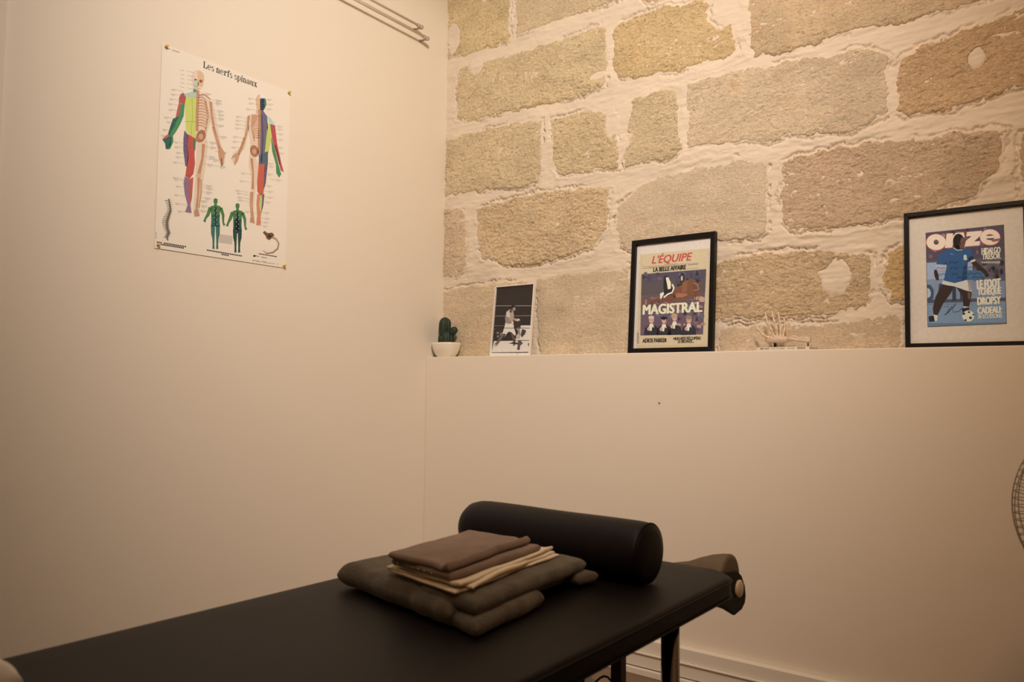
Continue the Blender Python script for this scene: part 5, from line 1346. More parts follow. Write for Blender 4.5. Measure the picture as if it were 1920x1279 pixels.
PO_P = [(2,(31,31,34),[1469,6400,1506,6400,1506,6631,1469,6631]),
(2,(31,31,34),[1447,6618,1528,6618,1528,6631,1447,6631]),
(2,(31,31,34),[1447,6400,1592,6400,1592,6415,1447,6415]),
(2,(31,31,34),[1592,6400,1592,6479,1581,6479,1555,6415,1555,6400]),
(2,(31,31,34),[1739,6495,1732,6525,1705,6518,1705,6493]),
(2,(31,31,34),[1732,6525,1717,6550,1702,6539,1705,6518]),
(2,(31,31,34),[1717,6550,1697,6566,1691,6552,1702,6539]),
(2,(31,31,34),[1697,6566,1674,6571,1674,6557,1691,6552]),
(2,(31,31,34),[1674,6571,1651,6565,1658,6551,1674,6557]),
(2,(31,31,34),[1651,6565,1632,6548,1648,6537,1658,6551]),
(2,(31,31,34),[1632,6548,1618,6522,1646,6516,1648,6537]),
(2,(31,31,34),[1618,6522,1611,6491,1646,6490,1646,6516]),
(2,(31,31,34),[1611,6491,1613,6459,1646,6463,1646,6490]),
(2,(31,31,34),[1613,6459,1623,6430,1646,6439,1646,6463]),
(2,(31,31,34),[1623,6430,1640,6408,1652,6421,1646,6439]),
(2,(31,31,34),[1640,6408,1661,6396,1665,6410,1652,6421]),
(2,(31,31,34),[1661,6396,1685,6395,1683,6409,1665,6410]),
(2,(31,31,34),[1685,6395,1707,6405,1697,6418,1683,6409]),
(2,(31,31,34),[1707,6405,1725,6426,1704,6435,1697,6418]),
(2,(31,31,34),[1635,6483,1734,6483,1734,6497,1635,6497]),
(2,(31,31,34),[1846,6543,1839,6552,1823,6538,1825,6533]),
(2,(31,31,34),[1839,6552,1828,6560,1819,6542,1823,6538]),
(2,(31,31,34),[1828,6560,1816,6564,1813,6545,1819,6542]),
(2,(31,31,34),[1816,6564,1804,6565,1805,6545,1813,6545]),
(2,(31,31,34),[1804,6565,1791,6562,1798,6544,1805,6545]),
(2,(31,31,34),[1791,6562,1780,6556,1792,6540,1798,6544]),
(2,(31,31,34),[1780,6556,1771,6548,1790,6536,1792,6540]),
(2,(31,31,34),[1771,6548,1765,6537,1788,6530,1790,6536]),
(2,(31,31,34),[1765,6537,1762,6525,1788,6523,1788,6530]),
(2,(31,31,34),[1762,6525,1762,6513,1788,6516,1788,6523]),
(2,(31,31,34),[1762,6513,1766,6501,1789,6510,1788,6516]),
(2,(31,31,34),[1766,6501,1773,6491,1790,6504,1789,6510]),
(2,(31,31,34),[1773,6491,1783,6483,1793,6500,1790,6504]),
(2,(31,31,34),[1783,6483,1794,6478,1799,6497,1793,6500]),
(2,(31,31,34),[1794,6478,1807,6476,1807,6496,1799,6497]),
(2,(31,31,34),[1807,6493,1820,6491,1815,6472,1807,6473]),
(2,(31,31,34),[1820,6491,1833,6485,1822,6468,1815,6472]),
(2,(31,31,34),[1833,6485,1843,6476,1826,6463,1822,6468]),
(2,(31,31,34),[1843,6476,1850,6465,1828,6456,1826,6463]),
(2,(31,31,34),[1850,6465,1854,6452,1828,6448,1828,6456]),
(2,(31,31,34),[1854,6452,1855,6438,1828,6440,1828,6448]),
(2,(31,31,34),[1855,6438,1852,6425,1828,6432,1828,6440]),
(2,(31,31,34),[1852,6425,1845,6413,1826,6425,1828,6432]),
(2,(31,31,34),[1845,6413,1835,6403,1823,6419,1826,6425]),
(2,(31,31,34),[1835,6403,1823,6397,1817,6415,1823,6419]),
(2,(31,31,34),[1823,6397,1810,6394,1809,6414,1817,6415]),
(2,(31,31,34),[1810,6394,1797,6395,1800,6414,1809,6414]),
(2,(31,31,34),[1797,6395,1784,6400,1793,6417,1800,6414]),
(2,(31,31,34),[1784,6400,1773,6408,1789,6422,1793,6417]),
(2,(31,31,34),[1773,6408,1765,6419,1786,6428,1789,6422]),
(2,(31,31,34),[1952,6400,1987,6400,1987,6565,1952,6565]),
(2,(31,31,34),[1936,6550,1987,6550,1987,6565,1936,6565]),
(2,(31,31,34),[1936,6400,2003,6400,2003,6415,1936,6415]),
(2,(31,31,34),[2062,6499,2061,6511,2027,6509,2027,6499]),
(2,(31,31,34),[2061,6511,2059,6523,2028,6518,2027,6509]),
(2,(31,31,34),[2059,6523,2056,6534,2029,6526,2028,6518]),
(2,(31,31,34),[2056,6534,2051,6544,2030,6534,2029,6526]),
(2,(31,31,34),[2051,6544,2046,6552,2030,6541,2030,6534]),
(2,(31,31,34),[2046,6552,2039,6559,2029,6546,2030,6541]),
(2,(31,31,34),[2039,6559,2032,6564,2026,6550,2029,6546]),
(2,(31,31,34),[2032,6564,2024,6567,2022,6553,2026,6550]),
(2,(31,31,34),[2024,6567,2016,6568,2016,6553,2022,6553]),
(2,(31,31,34),[2016,6568,2008,6567,2011,6553,2016,6553]),
(2,(31,31,34),[2008,6567,2001,6564,2006,6550,2011,6553]),
(2,(31,31,34),[2001,6564,1994,6559,2004,6546,2006,6550]),
(2,(31,31,34),[1994,6559,1987,6552,2002,6541,2004,6546]),
(2,(31,31,34),[1987,6552,1981,6544,2002,6534,2002,6541]),
(2,(31,31,34),[1981,6544,1977,6534,2003,6526,2002,6534]),
(2,(31,31,34),[2027,6400,2062,6400,2062,6502,2027,6502]),
(2,(31,31,34),[2014,6400,2078,6400,2078,6415,2014,6415]),
(2,(31,31,34),[2220,6495,2212,6525,2185,6518,2186,6493]),
(2,(31,31,34),[2212,6525,2198,6550,2182,6539,2185,6518]),
(2,(31,31,34),[2198,6550,2178,6566,2172,6552,2182,6539]),
(2,(31,31,34),[2178,6566,2155,6571,2155,6557,2172,6552]),
(2,(31,31,34),[2155,6571,2132,6565,2138,6551,2155,6557]),
(2,(31,31,34),[2132,6565,2112,6548,2129,6537,2138,6551]),
(2,(31,31,34),[2112,6548,2098,6522,2126,6516,2129,6537]),
(2,(31,31,34),[2098,6522,2092,6491,2126,6490,2126,6516]),
(2,(31,31,34),[2092,6491,2094,6459,2126,6463,2126,6490]),
(2,(31,31,34),[2094,6459,2104,6430,2127,6439,2126,6463]),
(2,(31,31,34),[2104,6430,2121,6408,2132,6421,2127,6439]),
(2,(31,31,34),[2121,6408,2142,6396,2145,6410,2132,6421]),
(2,(31,31,34),[2142,6396,2165,6395,2163,6409,2145,6410]),
(2,(31,31,34),[2165,6395,2187,6405,2178,6418,2163,6409]),
(2,(31,31,34),[2187,6405,2205,6426,2184,6435,2178,6418]),
(2,(31,31,34),[2116,6483,2215,6483,2215,6497,2116,6497]),
(2,(31,31,34),[2250,6400,2285,6400,2285,6565,2250,6565]),
(2,(31,31,34),[2234,6550,2285,6550,2285,6565,2234,6565]),
(2,(31,31,34),[2234,6400,2301,6400,2301,6415,2234,6415]),
(2,(31,31,34),[2333,6558,2329,6561,2322,6547,2323,6545]),
(2,(31,31,34),[2329,6561,2325,6563,2321,6549,2322,6547]),
(2,(31,31,34),[2325,6563,2321,6564,2319,6550,2321,6549]),
(2,(31,31,34),[2321,6564,2317,6565,2316,6550,2319,6550]),
(2,(31,31,34),[2317,6565,2312,6565,2313,6550,2316,6550]),
(2,(31,31,34),[2312,6565,2308,6564,2310,6550,2313,6550]),
(2,(31,31,34),[2308,6564,2304,6563,2308,6549,2310,6550]),
(2,(31,31,34),[2304,6563,2299,6561,2307,6547,2308,6549]),
(2,(31,31,34),[2299,6561,2296,6558,2306,6545,2307,6547]),
(2,(31,31,34),[2296,6558,2292,6554,2305,6543,2306,6545]),
(2,(31,31,34),[2292,6554,2289,6551,2306,6540,2305,6543]),
(2,(31,31,34),[2289,6551,2286,6546,2307,6537,2306,6540]),
(2,(31,31,34),[2286,6546,2283,6541,2308,6533,2307,6537]),
(2,(31,31,34),[2283,6541,2281,6536,2309,6529,2308,6533]),
(2,(31,31,34),[2281,6536,2279,6530,2310,6525,2309,6529]),
(2,(31,31,34),[2351,6539,2347,6553,2337,6562,2324,6562,2314,6553,2310,6539,2314,6524,2324,6515,2337,6515,2347,6524]),
(2,(31,31,34),[2381,6400,2416,6400,2416,6591,2381,6591]),
(2,(31,31,34),[2360,6400,2438,6400,2438,6415,2360,6415]),
(2,(31,31,34),[2360,6550,2446,6550,2446,6565,2360,6565]),
(2,(31,31,34),[2457,6618,2452,6625,2437,6613,2436,6609]),
(2,(31,31,34),[2452,6625,2447,6630,2436,6617,2437,6613]),
(2,(31,31,34),[2447,6630,2441,6633,2434,6620,2436,6617]),
(2,(31,31,34),[2441,6633,2434,6636,2431,6622,2434,6620]),
(2,(31,31,34),[2434,6636,2427,6637,2426,6622,2431,6622]),
(2,(31,31,34),[2427,6637,2420,6637,2421,6622,2426,6622]),
(2,(31,31,34),[2420,6637,2413,6635,2417,6621,2421,6622]),
(2,(31,31,34),[2413,6635,2407,6632,2414,6619,2417,6621]),
(2,(31,31,34),[2407,6632,2400,6628,2413,6616,2414,6619]),
(2,(31,31,34),[2400,6628,2395,6623,2412,6612,2413,6616]),
(2,(31,31,34),[2395,6623,2390,6617,2413,6608,2412,6612]),
(2,(31,31,34),[2390,6617,2387,6609,2414,6602,2413,6608]),
(2,(31,31,34),[2387,6609,2384,6601,2415,6597,2414,6602]),
(2,(31,31,34),[2384,6601,2382,6593,2416,6591,2415,6597]),
(2,(31,31,34),[2382,6593,2381,6585,2416,6585,2416,6591]),
(2,(31,31,34),[2470,6608,2467,6621,2457,6630,2445,6630,2436,6621,2433,6608,2436,6594,2445,6586,2457,6586,2467,6594]),
(2,(31,31,34),[2550,6543,2542,6552,2527,6538,2528,6533]),
(2,(31,31,34),[2542,6552,2532,6560,2523,6542,2527,6538]),
(2,(31,31,34),[2532,6560,2520,6564,2516,6545,2523,6542]),
(2,(31,31,34),[2520,6564,2507,6565,2508,6545,2516,6545]),
(2,(31,31,34),[2507,6565,2495,6562,2501,6544,2508,6545]),
(2,(31,31,34),[2495,6562,2484,6556,2496,6540,2501,6544]),
(2,(31,31,34),[2484,6556,2474,6548,2493,6536,2496,6540]),
(2,(31,31,34),[2474,6548,2468,6537,2492,6530,2493,6536]),
(2,(31,31,34),[2468,6537,2465,6525,2492,6523,2492,6530]),
(2,(31,31,34),[2465,6525,2465,6513,2492,6516,2492,6523]),
(2,(31,31,34),[2465,6513,2469,6501,2492,6510,2492,6516]),
(2,(31,31,34),[2469,6501,2476,6491,2494,6504,2492,6510]),
(2,(31,31,34),[2476,6491,2486,6483,2497,6500,2494,6504]),
(2,(31,31,34),[2486,6483,2498,6478,2503,6497,2497,6500]),
(2,(31,31,34),[2498,6478,2510,6476,2510,6496,2503,6497]),
(2,(31,31,34),[2510,6493,2524,6491,2519,6472,2510,6473]),
(2,(31,31,34),[2524,6491,2536,6485,2525,6468,2519,6472]),
(2,(31,31,34),[2536,6485,2546,6476,2529,6463,2525,6468]),
(2,(31,31,34),[2546,6476,2554,6465,2531,6456,2529,6463]),
(2,(31,31,34),[2554,6465,2558,6452,2532,6448,2531,6456]),
(2,(31,31,34),[2558,6452,2558,6438,2532,6440,2532,6448]),
(2,(31,31,34),[2558,6438,2555,6425,2531,6432,2532,6440]),
(2,(31,31,34),[2555,6425,2548,6413,2530,6425,2531,6432]),
(2,(31,31,34),[2548,6413,2539,6403,2526,6419,2530,6425]),
(2,(31,31,34),[2539,6403,2527,6397,2521,6415,2526,6419]),
(2,(31,31,34),[2527,6397,2514,6394,2513,6414,2521,6415]),
(2,(31,31,34),[2514,6394,2500,6395,2504,6414,2513,6414]),
(2,(31,31,34),[2500,6395,2488,6400,2497,6417,2504,6414]),
(2,(31,31,34),[2488,6400,2477,6408,2492,6422,2497,6417]),
(2,(31,31,34),[2477,6408,2469,6419,2490,6428,2492,6422]),
(2,(31,31,34),[2732,6543,2725,6552,2709,6538,2711,6533]),
(2,(31,31,34),[2725,6552,2714,6560,2705,6542,2709,6538]),
(2,(31,31,34),[2714,6560,2702,6564,2699,6545,2705,6542]),
(2,(31,31,34),[2702,6564,2690,6565,2691,6545,2699,6545]),
(2,(31,31,34),[2690,6565,2677,6562,2684,6544,2691,6545]),
(2,(31,31,34),[2677,6562,2666,6556,2678,6540,2684,6544]),
(2,(31,31,34),[2666,6556,2657,6548,2676,6536,2678,6540]),
(2,(31,31,34),[2657,6548,2651,6537,2674,6530,2676,6536]),
(2,(31,31,34),[2651,6537,2648,6525,2674,6523,2674,6530]),
(2,(31,31,34),[2648,6525,2648,6513,2674,6516,2674,6523]),
(2,(31,31,34),[2648,6513,2652,6501,2675,6510,2674,6516]),
(2,(31,31,34),[2652,6501,2659,6491,2676,6504,2675,6510]),
(2,(31,31,34),[2659,6491,2669,6483,2679,6500,2676,6504]),
(2,(31,31,34),[2669,6483,2680,6478,2685,6497,2679,6500]),
(2,(31,31,34),[2680,6478,2693,6476,2693,6496,2685,6497]),
(2,(31,31,34),[2693,6493,2706,6491,2701,6472,2693,6473]),
(2,(31,31,34),[2706,6491,2719,6485,2708,6468,2701,6472]),
(2,(31,31,34),[2719,6485,2729,6476,2712,6463,2708,6468]),
(2,(31,31,34),[2729,6476,2736,6465,2714,6456,2712,6463]),
(2,(31,31,34),[2736,6465,2741,6452,2714,6448,2714,6456]),
(2,(31,31,34),[2741,6452,2741,6438,2714,6440,2714,6448]),
(2,(31,31,34),[2741,6438,2738,6425,2714,6432,2714,6440]),
(2,(31,31,34),[2738,6425,2731,6413,2712,6425,2714,6432]),
(2,(31,31,34),[2731,6413,2721,6403,2709,6419,2712,6425]),
(2,(31,31,34),[2721,6403,2709,6397,2703,6415,2709,6419]),
(2,(31,31,34),[2709,6397,2696,6394,2695,6414,2703,6415]),
(2,(31,31,34),[2696,6394,2683,6395,2686,6414,2695,6414]),
(2,(31,31,34),[2683,6395,2670,6400,2679,6417,2686,6414]),
(2,(31,31,34),[2670,6400,2659,6408,2675,6422,2679,6417]),
(2,(31,31,34),[2659,6408,2651,6419,2673,6428,2675,6422]),
(2,(31,31,34),[2771,6335,2806,6335,2806,6565,2771,6565]),
(2,(31,31,34),[2755,6550,2806,6550,2806,6565,2755,6565]),
(2,(31,31,34),[2755,6335,2822,6335,2822,6349,2755,6349]),
(2,(31,31,34),[2766,6438,2781,6415,2797,6426,2793,6446]),
(2,(31,31,34),[2781,6415,2802,6399,2807,6413,2797,6426]),
(2,(31,31,34),[2802,6399,2825,6394,2825,6409,2807,6413]),
(2,(31,31,34),[2825,6394,2847,6399,2842,6413,2825,6409]),
(2,(31,31,34),[2847,6399,2868,6415,2852,6426,2842,6413]),
(2,(31,31,34),[2868,6415,2883,6438,2856,6446,2852,6426]),
(2,(31,31,34),[2883,6438,2891,6467,2857,6470,2856,6446]),
(2,(31,31,34),[2891,6467,2891,6498,2857,6496,2857,6470]),
(2,(31,31,34),[2891,6498,2883,6527,2856,6520,2857,6496]),
(2,(31,31,34),[2883,6527,2868,6551,2852,6539,2856,6520]),
(2,(31,31,34),[2868,6551,2847,6566,2842,6552,2852,6539]),
(2,(31,31,34),[2847,6566,2825,6571,2825,6557,2842,6552]),
(2,(31,31,34),[2825,6571,2802,6566,2807,6552,2825,6557]),
(2,(31,31,34),[2802,6566,2781,6551,2797,6539,2807,6552]),
(2,(31,31,34),[2781,6551,2766,6527,2793,6520,2797,6539]),
(2,(31,31,34),[2924,6400,2959,6400,2959,6565,2924,6565]),
(2,(31,31,34),[2908,6550,2959,6550,2959,6565,2908,6565]),
(2,(31,31,34),[2908,6400,2975,6400,2975,6415,2908,6415]),
(2,(31,31,34),[2963,6608,2959,6623,2948,6633,2935,6633,2924,6623,2920,6608,2924,6592,2935,6583,2948,6583,2959,6592]),
(2,(31,31,34),[3002,6400,3037,6400,3037,6565,3002,6565]),
(2,(31,31,34),[2986,6550,3037,6550,3037,6565,2986,6565]),
(2,(31,31,34),[2986,6400,3053,6400,3053,6415,2986,6415]),
(2,(31,31,34),[3112,6499,3111,6511,3077,6509,3077,6499]),
(2,(31,31,34),[3111,6511,3109,6523,3078,6518,3077,6509]),
(2,(31,31,34),[3109,6523,3106,6534,3079,6526,3078,6518]),
(2,(31,31,34),[3106,6534,3101,6544,3080,6534,3079,6526]),
(2,(31,31,34),[3101,6544,3095,6552,3080,6541,3080,6534]),
(2,(31,31,34),[3095,6552,3089,6559,3079,6546,3080,6541]),
(2,(31,31,34),[3089,6559,3082,6564,3076,6550,3079,6546]),
(2,(31,31,34),[3082,6564,3074,6567,3072,6553,3076,6550]),
(2,(31,31,34),[3074,6567,3066,6568,3066,6553,3072,6553]),
(2,(31,31,34),[3066,6568,3058,6567,3061,6553,3066,6553]),
(2,(31,31,34),[3058,6567,3051,6564,3056,6550,3061,6553]),
(2,(31,31,34),[3051,6564,3043,6559,3053,6546,3056,6550]),
(2,(31,31,34),[3043,6559,3037,6552,3052,6541,3053,6546]),
(2,(31,31,34),[3037,6552,3031,6544,3052,6534,3052,6541]),
(2,(31,31,34),[3031,6544,3027,6534,3053,6526,3052,6534]),
(2,(31,31,34),[3077,6400,3112,6400,3112,6502,3077,6502]),
(2,(31,31,34),[3063,6400,3128,6400,3128,6415,3063,6415]),
(2,(31,31,34),[3219,6491,3204,6496,3201,6482,3209,6478]),
(2,(31,31,34),[3204,6496,3187,6497,3188,6482,3201,6482]),
(2,(31,31,34),[3187,6497,3171,6493,3178,6480,3188,6482]),
(2,(31,31,34),[3171,6493,3156,6484,3173,6473,3178,6480]),
(2,(31,31,34),[3156,6484,3146,6472,3172,6465,3173,6473]),
(2,(31,31,34),[3146,6472,3140,6457,3173,6454,3172,6465]),
(2,(31,31,34),[3140,6457,3139,6441,3173,6443,3173,6454]),
(2,(31,31,34),[3139,6441,3143,6426,3173,6432,3173,6443]),
(2,(31,31,34),[3143,6426,3152,6412,3172,6422,3173,6432]),
(2,(31,31,34),[3152,6412,3166,6402,3176,6415,3172,6422]),
(2,(31,31,34),[3166,6402,3181,6397,3184,6411,3176,6415]),
(2,(31,31,34),[3181,6397,3198,6396,3197,6411,3184,6411]),
(2,(31,31,34),[3198,6396,3214,6400,3207,6413,3197,6411]),
(2,(31,31,34),[3214,6400,3228,6409,3212,6420,3207,6413]),
(2,(31,31,34),[3228,6409,3239,6421,3212,6428,3212,6420]),
(2,(31,31,34),[3219,6410,3254,6410,3254,6519,3219,6519]),
(2,(31,31,34),[3246,6400,3273,6400,3273,6415,3246,6415]),
(2,(31,31,34),[3254,6512,3253,6523,3220,6520,3219,6512]),
(2,(31,31,34),[3253,6523,3251,6533,3220,6528,3220,6520]),
(2,(31,31,34),[3251,6533,3246,6543,3221,6535,3220,6528]),
(2,(31,31,34),[3246,6543,3241,6551,3221,6541,3221,6535]),
(2,(31,31,34),[3241,6551,3234,6558,3220,6547,3221,6541]),
(2,(31,31,34),[3234,6558,3225,6564,3217,6551,3220,6547]),
(2,(31,31,34),[3225,6564,3217,6568,3213,6554,3217,6551]),
(2,(31,31,34),[3217,6568,3207,6570,3206,6555,3213,6554]),
(2,(31,31,34),[3207,6570,3198,6570,3199,6555,3206,6555]),
(2,(31,31,34),[3198,6570,3188,6567,3193,6553,3199,6555]),
(2,(31,31,34),[3188,6567,3180,6563,3188,6550,3193,6553]),
(2,(31,31,34),[3180,6563,3172,6558,3186,6546,3188,6550]),
(2,(31,31,34),[3172,6558,3165,6550,3185,6541,3186,6546]),
(2,(31,31,34),[3165,6550,3159,6542,3185,6534,3185,6541]),
(2,(31,31,34),[3159,6542,3155,6532,3186,6527,3185,6534]),
(2,(31,31,34),[3182,6525,3179,6537,3170,6544,3161,6544,3152,6537,3149,6525,3152,6514,3161,6507,3170,6507,3179,6514]),
(2,(31,31,34),[3294,6456,3329,6456,3329,6565,3294,6565]),
(2,(31,31,34),[3278,6550,3329,6550,3329,6565,3278,6565]),
(2,(31,31,34),[3370,6400,3404,6400,3404,6565,3370,6565]),
(2,(31,31,34),[3353,6550,3404,6550,3404,6565,3353,6565]),
(2,(31,31,34),[3391,6400,3421,6400,3421,6415,3391,6415]),
(2,(31,31,34),[3294,6466,3295,6454,3329,6456,3329,6466]),
(2,(31,31,34),[3295,6454,3297,6441,3328,6447,3329,6456]),
(2,(31,31,34),[3297,6441,3301,6430,3328,6437,3328,6447]),
(2,(31,31,34),[3301,6430,3306,6420,3327,6429,3328,6437]),
(2,(31,31,34),[3306,6420,3313,6411,3328,6422,3327,6429]),
(2,(31,31,34),[3313,6411,3320,6404,3330,6416,3328,6422]),
(2,(31,31,34),[3320,6404,3328,6398,3334,6412,3330,6416]),
(2,(31,31,34),[3328,6398,3337,6395,3339,6410,3334,6412]),
(2,(31,31,34),[3337,6395,3345,6394,3345,6409,3339,6410]),
(2,(31,31,34),[3345,6394,3354,6395,3352,6410,3345,6409]),
(2,(31,31,34),[3354,6395,3363,6398,3357,6412,3352,6410]),
(2,(31,31,34),[3363,6398,3371,6404,3361,6416,3357,6412]),
(2,(31,31,34),[3371,6404,3378,6411,3363,6422,3361,6416]),
(2,(31,31,34),[3378,6411,3384,6420,3363,6429,3363,6422]),
(2,(31,31,34),[3384,6420,3390,6430,3363,6437,3363,6429]),
(2,(31,31,34),[3445,6558,3485,6558,3558,6407,3515,6407]),
(2,(31,31,34),[3528,6558,3544,6558,3464,6407,3447,6407]),
(2,(31,31,34),[3431,6550,3496,6550,3496,6565,3431,6565]),
(2,(31,31,34),[3512,6550,3566,6550,3566,6565,3512,6565]),
(2,(31,31,34),[3431,6400,3485,6400,3485,6415,3431,6415]),
(2,(31,31,34),[3498,6400,3571,6400,3571,6415,3498,6415]),
(1,(230,215,207),[1255,6247,1152,6199,1059,6082,1030,5922,1062,5775,1115,5609,1113,5445,1286,5467]),
(1,(221,193,165),[1255,6247,1387,6253,1489,6161,1508,6001,1459,5753,1379,5628,1276,5562]),
(2,(190,209,202),[1137,5800,1258,5919,1275,5595,1172,5562,1114,5642]),
(3,(116,93,84),[1237,5912,1235,5903,1228,5894,1218,5884,1205,5876,1190,5870,1175,5866,1161,5866,1151,5868,1144,5873,1141,5880,1143,5889,1150,5899,1160,5908,1173,5916,1188,5922,1203,5926,1217,5926,1227,5924,1235,5919]),
(2,(143,101,87),[1447,5928,1444,5911,1436,5893,1422,5877,1405,5864,1386,5855,1366,5851,1349,5853,1334,5860,1325,5872,1322,5887,1324,5904,1333,5922,1346,5938,1363,5951,1382,5960,1402,5964,1420,5962,1434,5955,1443,5943]),
(2,(113,73,66),[1275,5825,1316,5839,1305,5737,1278,5728]),
(2,(247,252,252),[1290,5649,1422,5698,1415,5716,1283,5667]),
(3,(143,96,97),[1169,5661,1266,5679,1264,5689,1168,5671]),
(1,(178,209,201),[1123,5573,1276,5562,1284,5302,861,5190,778,5268,1025,5411,1119,5486]),
(1,(182,92,98),[776,5319,875,5194,841,4964,635,4914,635,5101,691,5247]),
(1,(186,101,103),[635,4914,715,4925,672,4564,597,4401,538,4384,582,4667]),
(1,(74,147,104),[715,4925,841,4964,821,4543,722,4257,585,3961,472,3765,341,3768,463,4056,597,4401,672,4564]),
(2,(48,99,100),[454,4341,648,4480,526,4150,415,3902,355,3740,301,3783,371,4062]),
(1,(71,138,109),[347,3770,478,3766,497,3586,400,3326,343,3286]),
(1,(54,104,104),[347,3770,414,3736,415,3469,323,3281,245,3286,221,3451,114,3568]),
(2,(192,111,112),[169,3646,314,3799,367,3756,266,3653,133,3567]),
(1,(202,220,128),[848,5173,1269,5317,1278,3915,1126,3926,917,4065,883,4496,836,4904]),
(2,(150,164,94),[1079,5246,1121,4762,1133,4763,1091,5247]),
(2,(150,164,94),[1121,4762,1106,3942,1118,3942,1133,4763]),
(1,(112,99,133),[863,4070,1002,3945,997,3684,1038,3240,1008,2877,940,2880,850,3388,838,3772]),
(1,(190,91,88),[988,3974,1265,3898,1247,3357,1278,3038,1233,2688,1089,2461,950,2560,987,2904,1022,3301,985,3616]),
(2,(78,128,94),[1177,3823,1279,3889,1271,3481,1191,3591]),
(1,(144,118,152),[937,2544,1089,2461,1237,2572,1200,1979,1170,1616,1220,1353,988,1356,1068,1596,956,1929,897,2303]),
(2,(191,101,97),[1116,2493,1237,2572,1211,1851,1163,1615,1122,1833]),
(3,(89,81,80),[841,3773,1034,3239,1041,3242,848,3775]),
(3,(89,81,80),[952,2544,1235,2685,1232,2691,949,2550]),
(3,(89,81,80),[875,4361,1276,4474,1274,4481,873,4367]),
(1,(224,210,198),[1280,5432,1440,5449,1727,5365,1832,5204,1793,4624,1689,4263,1669,3992,1720,3739,1667,3130,1611,2655,1573,2054,1477,1544,1526,1311,1319,1248,1271,1473,1296,1998,1305,2587,1316,3374,1293,3892]),
(1,(224,210,198),[1727,5365,1858,5312,1973,4876,2105,4376,2221,3935,2392,3640,2373,3297,2274,3166,2148,3445,2079,3764,1905,4254,1786,4622]),
(2,(192,148,120),[1240,5565,1247,5339,1347,5338,1340,5568]),
(2,(192,148,120),[1247,5339,1237,4743,1337,4744,1347,5338]),
(2,(192,148,120),[1237,4743,1262,4158,1362,4162,1337,4744]),
(2,(198,156,130),[1314,5289,1445,5356,1440,5398,1295,5327]),
(2,(198,156,130),[1445,5356,1548,5317,1573,5351,1440,5398]),
(2,(198,156,130),[1548,5317,1588,5256,1630,5256,1573,5351]),
(2,(198,156,130),[1588,5256,1546,5201,1580,5177,1630,5256]),
(2,(198,156,130),[1317,5194,1448,5259,1443,5300,1298,5232]),
(2,(198,156,130),[1448,5259,1571,5226,1592,5262,1443,5300]),
(2,(198,156,130),[1571,5226,1612,5167,1654,5167,1592,5262]),
(2,(198,156,130),[1612,5167,1565,5111,1599,5086,1654,5167]),
(2,(198,156,130),[1319,5100,1451,5161,1446,5203,1302,5138]),
(2,(198,156,130),[1451,5161,1593,5136,1612,5173,1446,5203]),
(2,(198,156,130),[1593,5136,1636,5078,1678,5077,1612,5173]),
(2,(198,156,130),[1636,5078,1584,5021,1617,4994,1678,5077]),
(2,(198,156,130),[1322,5005,1454,5063,1449,5105,1305,5044]),
(2,(198,156,130),[1454,5063,1615,5045,1631,5084,1449,5105]),
(2,(198,156,130),[1615,5045,1660,4989,1702,4988,1631,5084]),
(2,(198,156,130),[1660,4989,1604,4931,1635,4903,1702,4988]),
(2,(198,156,130),[1324,4910,1457,4966,1452,5008,1308,4949]),
(2,(198,156,130),[1457,4966,1637,4954,1651,4994,1452,5008]),
(2,(198,156,130),[1637,4954,1684,4900,1726,4898,1651,4994]),
(2,(198,156,130),[1684,4900,1623,4840,1654,4812,1726,4898]),
(2,(198,156,130),[1327,4816,1461,4868,1455,4910,1312,4855]),
(2,(198,156,130),[1461,4868,1659,4864,1671,4904,1455,4910]),
(2,(198,156,130),[1659,4864,1709,4811,1751,4808,1671,4904]),
(2,(198,156,130),[1709,4811,1642,4750,1672,4720,1751,4808]),
(2,(198,156,130),[1329,4721,1463,4771,1458,4812,1315,4760]),
(2,(198,156,130),[1463,4771,1643,4763,1657,4803,1458,4812]),
(2,(198,156,130),[1643,4763,1690,4708,1732,4707,1657,4803]),
(2,(198,156,130),[1690,4708,1629,4649,1659,4621,1732,4707]),
(2,(198,156,130),[1332,4626,1466,4673,1461,4715,1318,4666]),
(2,(198,156,130),[1466,4673,1628,4663,1643,4702,1461,4715]),
(2,(198,156,130),[1628,4663,1672,4606,1714,4605,1643,4702]),
(2,(198,156,130),[1672,4606,1615,4549,1647,4521,1714,4605]),
(2,(198,156,130),[1334,4532,1469,4576,1464,4617,1322,4572]),
(2,(198,156,130),[1469,4576,1612,4563,1629,4601,1464,4617]),
(2,(198,156,130),[1612,4563,1654,4505,1696,4504,1629,4601]),
(2,(198,156,130),[1654,4505,1602,4449,1634,4422,1696,4504]),
(2,(198,156,130),[1337,4437,1472,4478,1468,4520,1325,4477]),
(2,(198,156,130),[1472,4478,1595,4463,1615,4500,1468,4520]),
(2,(198,156,130),[1595,4463,1636,4403,1678,4403,1615,4500]),
(2,(198,156,130),[1636,4403,1589,4348,1622,4323,1678,4403]),
(2,(198,156,130),[1339,4343,1474,4381,1471,4422,1328,4383]),
(2,(198,156,130),[1474,4381,1579,4363,1601,4399,1471,4422]),
(2,(198,156,130),[1579,4363,1617,4301,1659,4302,1601,4399]),
(2,(198,156,130),[1617,4301,1575,4248,1610,4224,1659,4302]),
(2,(192,148,120),[1312,5370,1524,5464,1523,5514,1292,5416]),
(2,(192,148,120),[1524,5464,1746,5377,1763,5424,1523,5514]),
(2,(169,118,99),[1615,4022,1584,3952,1541,3889,1489,3841,1434,3812,1382,3804,1337,3819,1303,3855,1285,3909,1283,3974,1298,4046,1329,4116,1372,4179,1423,4227,1478,4257,1531,4265,1576,4251,1610,4215,1629,4161,1631,4095]),
